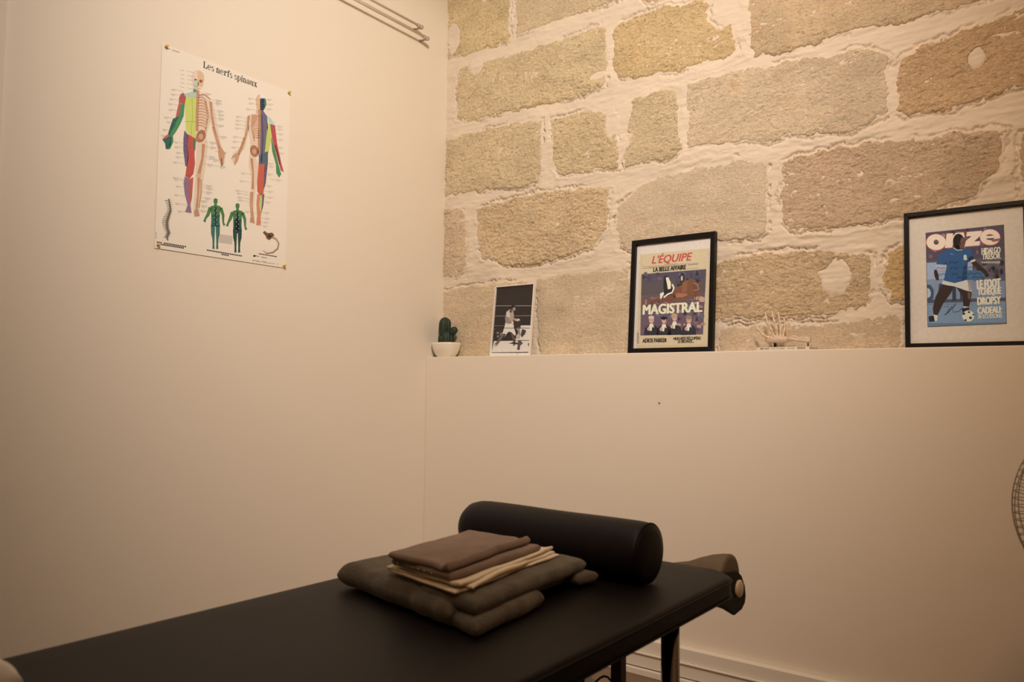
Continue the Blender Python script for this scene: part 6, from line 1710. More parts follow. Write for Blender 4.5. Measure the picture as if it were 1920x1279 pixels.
(3,(201,171,149),[1540,4037,1537,4003,1526,3971,1508,3943,1485,3922,1460,3910,1434,3908,1410,3917,1391,3935,1378,3961,1373,3992,1376,4026,1387,4058,1405,4086,1428,4107,1453,4119,1479,4121,1503,4112,1522,4094,1535,4068]),
(3,(181,131,111),[1376,3914,1374,3881,1367,3850,1355,3824,1340,3805,1324,3795,1306,3796,1291,3807,1278,3827,1269,3854,1265,3885,1267,3918,1274,3949,1285,3975,1300,3994,1317,4004,1334,4003,1350,3992,1363,3973,1372,3946]),
(2,(192,148,120),[1710,5308,1793,4895,1862,4908,1819,5325]),
(2,(192,148,120),[1793,4895,1867,4514,1955,4533,1862,4908]),
(2,(192,148,120),[1879,4497,2029,4151,2076,4169,1944,4524]),
(2,(192,148,120),[2029,4151,2152,3806,2208,3827,2076,4169]),
(2,(192,148,120),[1848,4471,1976,4138,2014,4152,1904,4491]),
(2,(192,148,120),[1976,4138,2106,3782,2153,3799,2014,4152]),
(2,(199,161,138),[2100,3796,2209,3851,2346,3710,2365,3566,2314,3283,2258,3203,2195,3322,2131,3509]),
(3,(87,70,64),[2220,3464,2265,3205,2294,3210,2250,3469]),
(3,(192,148,120),[2202,3788,2384,3631,2401,3650,2218,3807]),
(3,(192,148,120),[2164,3717,2318,3269,2341,3277,2188,3725]),
(3,(192,148,120),[2135,3678,2231,3197,2255,3202,2160,3683]),
(2,(192,148,120),[1502,3794,1502,3303,1582,3293,1622,3789]),
(2,(192,148,120),[1502,3303,1374,2745,1492,2722,1582,3293]),
(2,(192,148,120),[1375,2614,1397,2092,1467,2090,1485,2615]),
(2,(192,148,120),[1397,2092,1354,1531,1434,1526,1467,2090]),
(2,(192,148,120),[1495,2567,1509,2112,1549,2110,1535,2569]),
(2,(192,148,120),[1509,2112,1456,1578,1496,1574,1549,2110]),
(2,(189,150,128),[1339,1518,1450,1519,1512,1308,1333,1250,1301,1381]),
(3,(209,182,161),[1519,2687,1515,2662,1503,2637,1483,2615,1458,2599,1431,2589,1403,2586,1377,2592,1357,2605,1343,2624,1338,2647,1342,2672,1354,2696,1373,2718,1398,2735,1426,2745,1454,2747,1479,2742,1500,2729,1513,2710]),
(1,(219,191,163),[3704,6186,3601,6125,3526,5960,3548,5742,3585,5590,3542,5436,3726,5455]),
(1,(230,239,249),[3704,6186,3825,6224,3908,6178,3928,6070,3709,6017]),
(1,(55,61,82),[3709,6045,3910,6108,3921,5740,3843,5617,3721,5630]),
(2,(70,130,106),[3879,6055,3952,6092,3982,5887,3906,5707]),
(1,(112,111,141),[3720,5652,3859,5622,4028,5457,4073,5055,3995,4321,3964,3702,3731,3647,3716,4957]),
(2,(67,72,99),[3781,5474,3856,4573,3891,4575,3816,5477]),
(2,(67,72,99),[3856,4573,3833,3718,3868,3717,3891,4575]),
(1,(183,216,219),[3977,5514,4194,5433,4384,5228,4167,5210]),
(1,(196,216,127),[4050,5263,4201,5177,4233,4669,4118,4053,3969,4101,4003,4608]),
(1,(183,88,95),[4167,5225,4375,5226,4486,4591,4712,3851,4822,3572,4684,3613,4501,4090,4266,4678]),
(1,(77,144,104),[4213,4771,4392,4351,4576,3819,4705,3473,4616,3322,4485,3473,4459,3791,4278,4250]),
(3,(51,48,58),[4386,4491,4513,4163,4551,4176,4424,4505]),
(3,(51,48,58),[4513,4163,4608,3826,4646,3836,4551,4176]),
(2,(89,108,132),[3745,3975,4106,4193,4120,3711,3732,3619]),
(1,(198,105,90),[3731,3633,3998,3668,3984,3040,3964,2597,3829,2499,3705,2614,3686,2975]),
(1,(98,97,127),[3982,3678,4112,3709,4051,2984,3962,2681,3966,3107]),
(1,(209,142,121),[3708,2516,3997,2604,3977,2154,3876,1733,3901,1428,3702,1380,3730,1756,3687,2133]),
(2,(191,208,132),[3828,2527,3922,2390,3874,1817,3792,2118]),
(2,(102,97,125),[3933,2569,4006,2563,3977,2154,3904,1893]),
(1,(224,210,198),[3717,5488,3384,5369,3268,5280,3207,4955,3333,4431,3392,4027,3745,3975]),
(1,(224,210,198),[3388,4166,3724,3617,3678,2974,3613,2469,3582,1904,3644,1426,3437,1460,3454,1949,3410,2358,3473,2929,3323,3453,3334,3873]),
(1,(224,210,198),[3291,5314,3155,5149,3096,4507,2926,3979,2703,3786,2627,3548,2746,3358,2880,3486,2963,3781,3170,4110,3286,4698]),
(2,(192,148,120),[3647,5622,3666,4956,3766,4957,3747,5625]),
(2,(192,148,120),[3666,4956,3671,3969,3771,3969,3766,4957]),
(2,(198,156,130),[3701,5411,3495,5380,3513,5344,3707,5372]),
(2,(198,156,130),[3495,5380,3416,5262,3455,5254,3513,5344]),
(2,(198,156,130),[3416,5262,3451,5187,3486,5207,3455,5254]),
(2,(198,156,130),[3703,5331,3497,5300,3515,5264,3709,5291]),
(2,(198,156,130),[3497,5300,3399,5178,3437,5166,3515,5264]),
(2,(198,156,130),[3399,5178,3434,5102,3469,5121,3437,5166]),
(2,(198,156,130),[3705,5250,3500,5220,3517,5183,3711,5210]),
(2,(198,156,130),[3500,5220,3382,5094,3419,5079,3517,5183]),
(2,(198,156,130),[3382,5094,3417,5016,3452,5035,3419,5079]),
(2,(198,156,130),[3708,5169,3503,5139,3519,5103,3714,5130]),
(2,(198,156,130),[3503,5139,3366,5010,3401,4992,3519,5103]),
(2,(198,156,130),[3366,5010,3399,4931,3434,4950,3401,4992]),
(2,(198,156,130),[3710,5089,3505,5059,3521,5023,3716,5049]),
(2,(198,156,130),[3505,5059,3349,4926,3383,4905,3521,5023]),
(2,(198,156,130),[3349,4926,3382,4845,3417,4865,3383,4905]),
(2,(198,156,130),[3713,5008,3507,4979,3524,4943,3718,4968]),
(2,(198,156,130),[3507,4979,3370,4850,3406,4832,3524,4943]),
(2,(198,156,130),[3370,4850,3404,4771,3439,4790,3406,4832]),
(2,(198,156,130),[3715,4927,3510,4899,3526,4862,3721,4888]),
(2,(198,156,130),[3510,4899,3392,4775,3428,4759,3526,4862]),
(2,(198,156,130),[3392,4775,3426,4696,3461,4715,3428,4759]),
(2,(198,156,130),[3718,4847,3512,4818,3529,4782,3723,4807]),
(2,(198,156,130),[3512,4818,3413,4698,3451,4686,3529,4782]),
(2,(198,156,130),[3413,4698,3448,4621,3483,4641,3451,4686]),
(2,(198,156,130),[3720,4766,3514,4738,3531,4702,3725,4726]),
(2,(198,156,130),[3514,4738,3435,4622,3474,4613,3531,4702]),
(2,(198,156,130),[3435,4622,3470,4547,3505,4566,3474,4613]),
(2,(198,156,130),[3722,4685,3516,4658,3534,4622,3728,4646]),
(2,(198,156,130),[3516,4658,3456,4545,3496,4541,3534,4622]),
(2,(198,156,130),[3456,4545,3492,4472,3527,4491,3496,4541]),
(2,(198,156,130),[3725,4605,3518,4578,3537,4542,3730,4565]),
(2,(198,156,130),[3518,4578,3478,4467,3518,4468,3537,4542]),
(2,(198,156,130),[3478,4467,3515,4397,3550,4416,3518,4468]),
(3,(199,161,138),[3385,5355,3640,5359,3492,4965,3362,5068]),
(2,(173,124,104),[3702,4131,3717,4066,3713,3998,3692,3936,3655,3885,3607,3850,3551,3835,3495,3840,3442,3867,3399,3910,3369,3968,3355,4033,3358,4100,3379,4161,3415,4212,3463,4248,3518,4263,3575,4258,3628,4233,3672,4189]),
(3,(203,171,152),[3614,4055,3611,4024,3601,3994,3584,3968,3562,3949,3538,3938,3513,3936,3491,3945,3473,3962,3461,3986,3456,4015,3459,4046,3470,4076,3486,4102,3508,4122,3532,4133,3557,4134,3579,4126,3598,4109,3610,4084]),
(2,(192,148,120),[3220,5257,3197,4825,3257,4817,3319,5247]),
(2,(192,148,120),[3197,4825,3120,4476,3199,4461,3257,4817]),
(2,(192,148,120),[3131,4464,3018,4089,3075,4069,3189,4446]),
(2,(192,148,120),[3018,4089,2890,3782,2945,3759,3075,4069]),
(2,(192,148,120),[3092,4450,2972,4087,3014,4071,3135,4435]),
(2,(192,148,120),[2972,4087,2850,3795,2892,3778,3014,4071]),
(2,(199,161,138),[2809,3798,2947,3791,2893,3544,2777,3352,2731,3382,2769,3631,2620,3533,2662,3652]),
(2,(192,148,120),[3373,3749,3477,3214,3546,3219,3491,3766]),
(2,(192,148,120),[3477,3214,3457,2658,3567,2658,3546,3219]),
(2,(192,148,120),[3450,2551,3467,2095,3527,2099,3550,2550]),
(2,(192,148,120),[3467,2095,3524,1616,3594,1625,3527,2099]),
(2,(192,148,120),[3411,2536,3409,2082,3444,2084,3446,2536]),
(2,(192,148,120),[3409,2082,3478,1641,3512,1646,3444,2084]),
(2,(193,152,131),[3463,1638,3606,1629,3644,1426,3438,1446]),
(1,(78,130,90),[1999,1986,2074,2036,2151,2016,2155,1911,2122,1834,2139,1802,2274,1784,2306,1692,2260,1613,2256,1435,1932,1377,1917,1549,1868,1610,1893,1711,2024,1780,2039,1818,2002,1881]),
(1,(56,111,103),[1931,1412,2255,1470,2256,1258,2276,1085,1933,1027,1943,1204]),
(1,(63,120,116),[2093,1089,1932,1062,1950,785,2003,618,2019,411,2013,270,2099,282,2084,455,2087,666]),
(1,(63,120,116),[2112,1092,2275,1120,2274,837,2231,654,2228,442,2242,303,2156,290,2160,467,2144,675]),
(1,(78,130,90),[1828,1690,1758,1428,1859,1385,1961,1646]),
(1,(78,130,90),[1758,1428,1693,1282,1756,1253,1859,1385]),
(1,(78,130,90),[1693,1282,1643,1155,1729,1129,1756,1253]),
(1,(78,130,90),[2212,1711,2326,1498,2433,1523,2339,1769]),
(1,(78,130,90),[2326,1498,2356,1259,2425,1270,2433,1523]),
(1,(78,130,90),[2356,1259,2397,1134,2480,1169,2425,1270]),
(2,(36,68,68),[2043,1737,2064,1055,2144,1057,2123,1740]),
(3,(208,243,248),[2064,1682,2056,1671,2038,1668,2029,1675,2038,1686,2055,1689]),
(3,(208,243,248),[2143,1617,2134,1607,2117,1603,2108,1611,2116,1622,2134,1625]),
(3,(208,243,248),[2069,1524,2060,1514,2043,1511,2034,1518,2042,1529,2060,1532]),
(3,(208,243,248),[2147,1460,2139,1449,2122,1446,2113,1453,2121,1464,2138,1467]),
(3,(208,243,248),[2073,1367,2065,1356,2048,1353,2039,1361,2047,1372,2065,1375]),
(3,(208,243,248),[2152,1302,2144,1291,2126,1288,2117,1296,2126,1306,2143,1309]),
(3,(208,243,248),[2078,1210,2070,1199,2053,1196,2044,1204,2052,1214,2069,1217]),
(3,(208,243,248),[2157,1144,2149,1133,2131,1130,2122,1138,2131,1149,2148,1152]),
(3,(208,243,248),[2083,1052,2075,1042,2057,1039,2049,1046,2057,1057,2074,1060]),
(1,(78,128,90),[2846,1984,2923,2034,3003,2014,3006,1909,2973,1832,2989,1800,3129,1782,3161,1690,3114,1611,3109,1434,2777,1375,2762,1548,2712,1609,2738,1709,2872,1778,2887,1816,2850,1879]),
(1,(51,99,88),[2776,1410,3108,1469,3109,1257,3130,1084,2778,1026,2788,1202]),
(1,(41,78,76),[2942,1088,2777,1061,2795,784,2848,618,2864,410,2859,269,2947,282,2932,455,2935,666]),
(1,(41,78,76),[2961,1091,3129,1119,3127,836,3083,653,3080,441,3094,302,3005,290,3010,466,2994,675]),
(1,(78,128,90),[2673,1689,2599,1426,2701,1385,2805,1643]),
(1,(78,128,90),[2599,1426,2551,1284,2616,1257,2701,1385]),
(1,(78,128,90),[2551,1284,2500,1156,2585,1128,2616,1257]),
(1,(78,128,90),[3066,1708,3183,1495,3290,1523,3193,1767]),
(1,(78,128,90),[3183,1495,3221,1256,3290,1269,3290,1523]),
(1,(78,128,90),[3221,1256,3264,1129,3347,1164,3290,1269]),
(2,(28,49,52),[2892,1735,2913,1053,2993,1056,2972,1738]),
(3,(208,243,248),[2913,1680,2904,1669,2886,1666,2877,1674,2885,1685,2904,1688]),
(3,(208,243,248),[2994,1616,2985,1605,2966,1601,2957,1609,2966,1620,2984,1624]),
(3,(208,243,248),[2918,1523,2909,1512,2891,1509,2881,1517,2890,1528,2908,1531]),
(3,(208,243,248),[2998,1458,2990,1447,2971,1444,2962,1452,2971,1463,2989,1466]),
(3,(208,243,248),[2922,1366,2914,1355,2895,1352,2886,1359,2895,1370,2913,1374]),
(3,(208,243,248),[3003,1301,2994,1290,2976,1286,2967,1294,2975,1305,2994,1308]),
(3,(208,243,248),[2927,1208,2918,1198,2900,1194,2891,1202,2900,1213,2918,1216]),
(3,(208,243,248),[3008,1143,2999,1132,2981,1129,2971,1137,2980,1148,2998,1151]),
(3,(208,243,248),[2932,1051,2923,1040,2905,1037,2896,1045,2904,1056,2923,1059]),
(2,(35,56,70),[3039,1253,3036,1168,3023,1090,3001,1025,2973,982,2940,963,2907,971,2876,1005,2851,1061,2834,1134,2826,1217,2829,1302,2841,1380,2863,1444,2891,1488,2924,1507,2957,1500,2988,1466,3014,1410,3031,1337]),
(1,(145,138,129),[389,1674,419,1472,498,1487,437,1685]),
(1,(145,138,129),[419,1472,439,1298,529,1290,498,1487]),
(1,(145,138,129),[439,1298,377,1107,473,1081,529,1290]),
(1,(145,138,129),[377,1107,324,900,434,893,473,1081]),
(1,(145,138,129),[324,900,344,698,452,723,434,893]),
(1,(145,138,129),[344,698,395,563,515,562,452,723]),
(1,(145,138,129),[395,563,350,398,440,392,515,562]),
(1,(145,138,129),[350,398,414,296,459,318,440,392]),
(2,(70,65,63),[408,1678,451,1478,466,1481,418,1681]),
(2,(70,65,63),[451,1478,474,1295,494,1293,466,1481]),
(2,(70,65,63),[474,1295,415,1096,435,1091,494,1293]),
(2,(70,65,63),[415,1096,369,897,389,896,435,1091]),
(2,(70,65,63),[369,897,388,708,408,713,389,896]),
(2,(70,65,63),[388,708,445,562,465,562,408,713]),
(2,(70,65,63),[445,562,387,396,402,395,465,562]),
(2,(70,65,63),[387,396,432,305,441,309,402,395]),
(2,(130,125,116),[420,1643,278,1590,287,1566,428,1619]),
(2,(201,202,193),[474,1629,514,1624,517,1649,478,1654]),
(2,(130,125,116),[434,1579,311,1530,320,1507,443,1556]),
(2,(201,202,193),[489,1565,528,1560,532,1585,492,1590]),
(2,(130,125,116),[448,1515,339,1469,349,1446,458,1492]),
(2,(201,202,193),[503,1501,543,1496,546,1521,507,1526]),
(2,(130,125,116),[459,1451,356,1406,366,1383,469,1428]),
(2,(201,202,193),[514,1437,554,1432,557,1457,518,1462]),
(2,(130,125,116),[468,1386,362,1341,371,1318,478,1363]),
(2,(201,202,193),[523,1372,563,1367,566,1392,527,1397]),
(2,(130,125,116),[477,1321,359,1274,368,1251,486,1298]),
(2,(201,202,193),[532,1307,572,1302,575,1327,536,1332]),
(2,(130,125,116),[464,1253,328,1202,336,1179,473,1229]),
(2,(201,202,193),[519,1238,558,1233,562,1257,522,1263]),
(2,(130,125,116),[443,1182,289,1129,297,1105,452,1159]),
(2,(201,202,193),[498,1168,537,1162,541,1187,501,1192]),
(2,(130,125,116),[423,1112,253,1057,261,1033,431,1089]),
(2,(201,202,193),[477,1097,517,1092,520,1117,481,1122]),
(2,(130,125,116),[407,1043,228,986,236,963,414,1019]),
(2,(201,202,193),[461,1028,500,1022,504,1047,464,1053]),
(2,(130,125,116),[391,974,213,918,221,894,398,950]),
(2,(201,202,193),[444,959,484,953,487,978,448,984]),
(2,(130,125,116),[376,905,208,851,216,827,383,881]),
(2,(201,202,193),[429,890,469,884,472,909,433,915]),
(2,(130,125,116),[382,840,231,789,239,766,390,816]),
(2,(201,202,193),[436,825,475,819,479,844,440,849]),
(2,(130,125,116),[388,775,256,728,264,704,397,751]),
(2,(201,202,193),[443,760,482,754,486,778,446,784]),
(2,(130,125,116),[398,710,282,666,291,643,407,687]),
(2,(201,202,193),[452,695,492,689,496,714,456,720]),
(2,(130,125,116),[422,648,317,606,326,582,431,625]),
(2,(201,202,193),[476,633,516,626,520,651,480,657]),
(2,(130,125,116),[445,586,342,544,352,521,455,562]),
(2,(201,202,193),[500,570,540,564,544,589,504,595]),
(2,(130,125,116),[430,517,320,474,329,451,439,494]),
(2,(201,202,193),[484,501,524,495,528,520,488,526]),
(2,(130,125,116),[405,447,280,402,289,379,413,423]),
(2,(201,202,193),[459,431,498,424,503,449,463,456]),
(1,(116,89,75),[4053,1242,4194,1180,4383,1232,4485,1155,4389,1040,4284,931,4160,962,4107,1067,3990,1161]),
(2,(68,51,47),[4362,1093,4359,1075,4347,1057,4329,1042,4307,1030,4281,1023,4256,1022,4233,1026,4214,1036,4202,1050,4198,1067,4201,1085,4212,1103,4230,1118,4253,1130,4278,1136,4304,1138,4327,1133,4345,1124,4358,1110]),
(1,(108,92,83),[4376,1030,4554,983,4593,1041,4400,1107]),
(1,(108,92,83),[4554,983,4644,864,4713,876,4593,1041]),
(1,(108,92,83),[4644,864,4605,696,4663,657,4713,876]),
(1,(108,92,83),[4605,696,4422,537,4454,474,4663,657]),
(1,(108,92,83),[4422,537,4176,470,4174,410,4454,474]),
(1,(108,92,83),[4176,470,4035,536,4016,500,4174,410]),
(2,(213,202,184),[4383,1054,4565,1000,4582,1024,4392,1083]),
(2,(213,202,184),[4565,1000,4647,865,4677,869,4582,1024]),
(2,(213,202,184),[4647,865,4604,689,4629,673,4677,869]),
(2,(213,202,184),[4604,689,4430,533,4444,506,4629,673]),
(2,(213,202,184),[4430,533,4174,469,4174,439,4444,506]),
(2,(213,202,184),[4174,469,4031,532,4020,504,4174,439]),
(1,(177,178,178),[653,6041,782,6049,781,6065,652,6057]),
(3,(150,145,142),[881,6084,1155,6118,1154,6124,881,6090]),
(1,(177,178,178),[657,5900,786,5908,785,5924,656,5916]),
(3,(150,145,142),[886,5943,1159,5975,1158,5981,885,5949]),
(1,(177,178,178),[662,5759,791,5767,790,5783,661,5775]),
(3,(150,145,142),[890,5801,1164,5832,1163,5838,889,5807]),
(1,(177,178,178),[666,5619,795,5625,794,5641,665,5635]),
(3,(150,145,142),[895,5659,1168,5689,1167,5695,894,5665]),
(1,(177,178,178),[671,5478,800,5484,799,5500,670,5494]),
(3,(150,145,142),[899,5517,1172,5546,1172,5552,898,5523]),
(1,(177,178,178),[372,5298,556,5327,554,5342,370,5314]),
(1,(177,178,178),[372,5267,483,5271,482,5287,371,5283]),
(3,(150,145,142),[568,5341,782,5357,781,5363,568,5347]),
(1,(177,178,178),[364,5136,548,5163,545,5179,362,5152]),
(1,(177,178,178),[364,5104,474,5109,474,5125,363,5120]),
(3,(150,145,142),[560,5177,774,5192,773,5198,559,5183]),
(1,(177,178,178),[317,4962,500,4988,498,5004,315,4978]),
(1,(177,178,178),[317,4930,427,4934,427,4950,317,4946]),
(3,(150,145,142),[512,5002,725,5016,725,5022,512,5008]),
(1,(177,178,178),[277,4790,459,4815,457,4831,274,4806]),
(1,(177,178,178),[277,4759,387,4762,386,4778,276,4775]),
(3,(150,145,142),[471,4829,684,4842,683,4848,471,4835]),
(1,(177,178,178),[302,4607,485,4631,483,4647,300,4623]),
(1,(177,178,178),[302,4576,412,4578,412,4594,302,4592]),
(3,(150,145,142),[497,4645,710,4656,709,4662,497,4651]),
(1,(177,178,178),[162,4312,343,4334,341,4350,160,4328]),
(1,(177,178,178),[162,4281,271,4282,271,4298,162,4297]),
(3,(150,145,142),[355,4348,566,4357,565,4363,355,4354]),
(1,(177,178,178),[250,4179,432,4200,431,4216,248,4195]),
(1,(177,178,178),[250,4148,360,4148,360,4164,250,4164]),
(3,(150,145,142),[445,4214,656,4222,656,4228,444,4220]),
(1,(177,178,178),[117,3889,298,3908,296,3924,115,3905]),
(1,(177,178,178),[117,3858,226,3857,226,3873,117,3874]),
(3,(150,145,142),[310,3922,519,3928,519,3934,309,3928]),
(1,(177,178,178),[72,3688,252,3706,250,3722,70,3703]),
(1,(177,178,178),[72,3656,180,3655,180,3671,72,3672]),
(3,(150,145,142),[264,3719,473,3724,473,3730,264,3725]),
(1,(177,178,178),[531,3587,716,3605,715,3621,529,3603]),
(1,(177,178,178),[531,3555,642,3554,642,3570,531,3571]),
(3,(150,145,142),[729,3618,944,3622,944,3628,729,3624]),
(1,(177,178,178),[549,3432,734,3449,733,3465,547,3448]),
(1,(177,178,178),[549,3400,660,3398,661,3414,549,3416]),
(3,(150,145,142),[747,3462,963,3465,963,3471,747,3468]),
(1,(177,178,178),[607,3255,794,3271,792,3287,606,3271]),
(1,(177,178,178),[607,3223,719,3220,720,3236,608,3239]),
(3,(150,145,142),[806,3284,1023,3286,1023,3292,806,3290]),
(1,(177,178,178),[592,3110,778,3125,777,3141,591,3126]),
(1,(177,178,178),[592,3078,704,3075,704,3091,592,3094]),
(3,(150,145,142),[791,3138,1007,3139,1007,3145,790,3144]),
(1,(177,178,178),[512,2912,697,2926,696,2942,511,2928]),
(1,(177,178,178),[512,2881,623,2877,624,2893,513,2897]),
(3,(150,145,142),[710,2939,925,2938,925,2944,710,2945]),
(1,(177,178,178),[528,2406,713,2417,712,2433,527,2422]),
(1,(177,178,178),[528,2375,639,2369,640,2385,529,2391]),
(3,(150,145,142),[726,2430,941,2426,941,2432,726,2436]),
(1,(177,178,178),[582,2355,768,2365,767,2381,581,2371]),
(1,(177,178,178),[582,2323,694,2317,695,2333,583,2339]),
(3,(150,145,142),[781,2378,997,2373,997,2379,781,2384]),
(1,(177,178,178),[642,2144,828,2153,827,2169,641,2160]),
(1,(177,178,178),[642,2113,754,2106,755,2122,643,2129]),
(3,(150,145,142),[841,2166,1058,2160,1058,2166,841,2172]),
(1,(177,178,178),[598,1848,784,1856,783,1872,597,1864]),
(1,(177,178,178),[598,1817,710,1809,711,1825,599,1833]),
(3,(150,145,142),[797,1868,1012,1860,1013,1866,797,1874]),
(1,(177,178,178),[640,1570,826,1576,826,1592,639,1586]),
(1,(177,178,178),[640,1538,752,1529,753,1545,641,1554]),
(3,(150,145,142),[839,1588,1055,1578,1055,1584,839,1594]),
(1,(177,178,178),[733,1333,921,1337,920,1353,733,1349]),
(1,(177,178,178),[734,1301,846,1291,847,1307,735,1317]),
(3,(150,145,142),[934,1349,1151,1337,1152,1343,934,1355]),
(1,(177,178,178),[1566,5547,1779,5580,1776,5595,1563,5562]),
(1,(177,178,178),[1567,5514,1780,5546,1777,5562,1564,5529]),
(1,(177,178,178),[1567,5481,1695,5487,1694,5503,1566,5497]),
(3,(150,145,142),[1355,5499,1551,5527,1550,5533,1354,5505]),
(1,(177,178,178),[1957,5434,2175,5467,2173,5483,1954,5450]),
(1,(177,178,178),[1958,5401,2176,5433,2174,5449,1955,5417]),
(1,(177,178,178),[1958,5368,2089,5373,2088,5389,1957,5384]),
(3,(150,145,142),[1741,5387,1942,5415,1941,5421,1740,5392]),
(1,(177,178,178),[1960,5334,2178,5366,2176,5382,1957,5350]),
(1,(177,178,178),[1961,5301,2179,5333,2177,5349,1958,5317]),
(1,(177,178,178),[1961,5268,2092,5273,2091,5289,1960,5284]),
(3,(150,145,142),[1744,5287,1945,5315,1944,5321,1743,5293]),
(1,(177,178,178),[2040,5090,2259,5120,2257,5136,2038,5105]),
(1,(177,178,178),[2041,5056,2260,5086,2258,5102,2039,5072]),
(1,(177,178,178),[2041,5023,2173,5027,2172,5043,2041,5039]),
(3,(150,145,142),[1823,5044,2025,5070,2025,5076,1822,5050]),
(1,(177,178,178),[2073,4965,2293,4994,2291,5010,2071,4980]),
(1,(177,178,178),[2074,4931,2294,4960,2292,4976,2072,4947]),
(1,(177,178,178),[2074,4898,2206,4901,2206,4917,2074,4914]),
(3,(150,145,142),[1856,4920,2058,4945,2058,4951,1855,4926]),
(1,(177,178,178),[2077,4831,2297,4860,2295,4876,2075,4847]),
(1,(177,178,178),[2078,4798,2298,4826,2296,4842,2076,4814]),
(1,(177,178,178),[2078,4764,2210,4767,2210,4783,2078,4780]),
(3,(150,145,142),[1860,4787,2062,4812,2062,4818,1859,4793]),
(1,(177,178,178),[2077,4595,2297,4622,2295,4638,2075,4611]),
(1,(177,178,178),[2078,4562,2298,4589,2296,4605,2076,4578]),
(1,(177,178,178),[2078,4529,2210,4531,2210,4547,2078,4545]),
(3,(150,145,142),[1860,4553,2062,4576,2062,4582,1859,4559]),
(1,(177,178,178),[2198,4224,2419,4249,2418,4265,2196,4240]),
(1,(177,178,178),[2199,4191,2420,4215,2419,4231,2197,4207]),
(1,(177,178,178),[2199,4157,2332,4158,2332,4174,2199,4173]),
(3,(150,145,142),[1980,4184,2183,4205,2183,4211,1979,4190]),
(1,(177,178,178),[1808,3920,2024,3942,2022,3958,1806,3936]),
(1,(177,178,178),[1809,3887,2025,3909,2023,3925,1807,3903]),
(1,(177,178,178),[1809,3854,1938,3854,1939,3870,1809,3870]),
(3,(150,145,142),[1595,3883,1793,3902,1793,3908,1594,3889]),
(1,(177,178,178),[1813,3755,2029,3776,2027,3792,1811,3771]),
(1,(177,178,178),[1814,3722,2030,3743,2028,3759,1812,3738]),
(1,(177,178,178),[1814,3689,1943,3688,1944,3704,1814,3705]),
(3,(150,145,142),[1600,3719,1799,3737,1798,3743,1599,3725]),
(1,(177,178,178),[2214,3689,2435,3710,2434,3726,2213,3705]),
(1,(177,178,178),[2215,3656,2436,3676,2435,3692,2214,3672]),
(1,(177,178,178),[2215,3622,2348,3621,2348,3637,2215,3638]),
(3,(150,145,142),[1996,3653,2200,3670,2199,3676,1995,3659]),
(1,(177,178,178),[1787,3416,2003,3435,2001,3451,1786,3432]),
(1,(177,178,178),[1788,3383,2004,3402,2002,3418,1787,3399]),
(1,(177,178,178),[1788,3350,1918,3348,1918,3364,1789,3366]),
(3,(150,145,142),[1575,3382,1773,3398,1773,3404,1574,3388]),
(1,(177,178,178),[1933,3352,2150,3370,2149,3386,1931,3368]),
(1,(177,178,178),[1934,3319,2151,3337,2150,3353,1933,3335]),
(1,(177,178,178),[1934,3285,2065,3283,2065,3299,1934,3301]),
(3,(150,145,142),[1718,3318,1919,3333,1918,3339,1718,3324]),
(1,(177,178,178),[1724,3136,1939,3152,1938,3168,1723,3151]),
(1,(177,178,178),[1725,3103,1940,3119,1939,3135,1724,3119]),
(1,(177,178,178),[1725,3070,1854,3066,1855,3082,1726,3086]),
(3,(150,145,142),[1513,3104,1710,3117,1710,3123,1512,3110]),
(1,(177,178,178),[2193,3179,2414,3197,2412,3212,2191,3195]),
(1,(177,178,178),[2194,3146,2415,3163,2413,3179,2192,3162]),
(1,(177,178,178),[2194,3112,2327,3109,2327,3125,2194,3128]),
(3,(150,145,142),[1975,3147,2178,3161,2178,3167,1975,3153]),
(1,(177,178,178),[1711,2405,1925,2416,1924,2432,1710,2421]),
(1,(177,178,178),[1712,2372,1926,2383,1925,2399,1711,2388]),
(1,(177,178,178),[1712,2339,1841,2332,1842,2348,1713,2355]),
(3,(150,145,142),[1500,2378,1697,2387,1697,2393,1500,2384]),
(1,(177,178,178),[1749,2314,1964,2325,1963,2341,1749,2330]),
(1,(177,178,178),[1750,2281,1965,2292,1964,2308,1750,2297]),
(1,(177,178,178),[1751,2248,1879,2241,1880,2257,1751,2264]),
(3,(150,145,142),[1538,2287,1736,2296,1735,2302,1538,2293]),
(1,(177,178,178),[1718,2175,1932,2185,1931,2201,1717,2191]),
(1,(177,178,178),[1719,2142,1933,2152,1932,2168,1718,2158]),
(1,(177,178,178),[1719,2109,1848,2102,1849,2118,1720,2125]),
(3,(150,145,142),[1507,2150,1704,2157,1704,2163,1507,2156]),
(1,(177,178,178),[1689,1971,1902,1980,1902,1996,1688,1987]),
(1,(177,178,178),[1690,1938,1903,1947,1903,1963,1689,1954]),
(1,(177,178,178),[1690,1905,1818,1897,1819,1913,1691,1921]),
(3,(150,145,142),[1478,1947,1675,1953,1675,1959,1478,1953]),
(1,(177,178,178),[1552,1845,1763,1853,1763,1869,1551,1861]),
(1,(177,178,178),[1553,1812,1764,1820,1764,1836,1552,1828]),
(1,(177,178,178),[1553,1780,1680,1771,1681,1787,1554,1796]),
(3,(150,145,142),[1343,1822,1538,1828,1538,1834,1343,1828]),
(1,(177,178,178),[1557,1682,1768,1689,1768,1705,1556,1698]),
(1,(177,178,178),[1558,1649,1769,1656,1769,1672,1557,1665]),
(1,(177,178,178),[1558,1617,1685,1607,1686,1623,1559,1633]),
(3,(150,145,142),[1348,1660,1543,1665,1543,1671,1348,1666]),
(1,(177,178,178),[1534,1514,1745,1519,1745,1535,1533,1530]),
(1,(177,178,178),[1535,1481,1746,1487,1746,1503,1534,1497]),
(1,(177,178,178),[1535,1449,1662,1438,1663,1454,1536,1464]),
(3,(150,145,142),[1325,1493,1520,1497,1520,1503,1325,1499]),
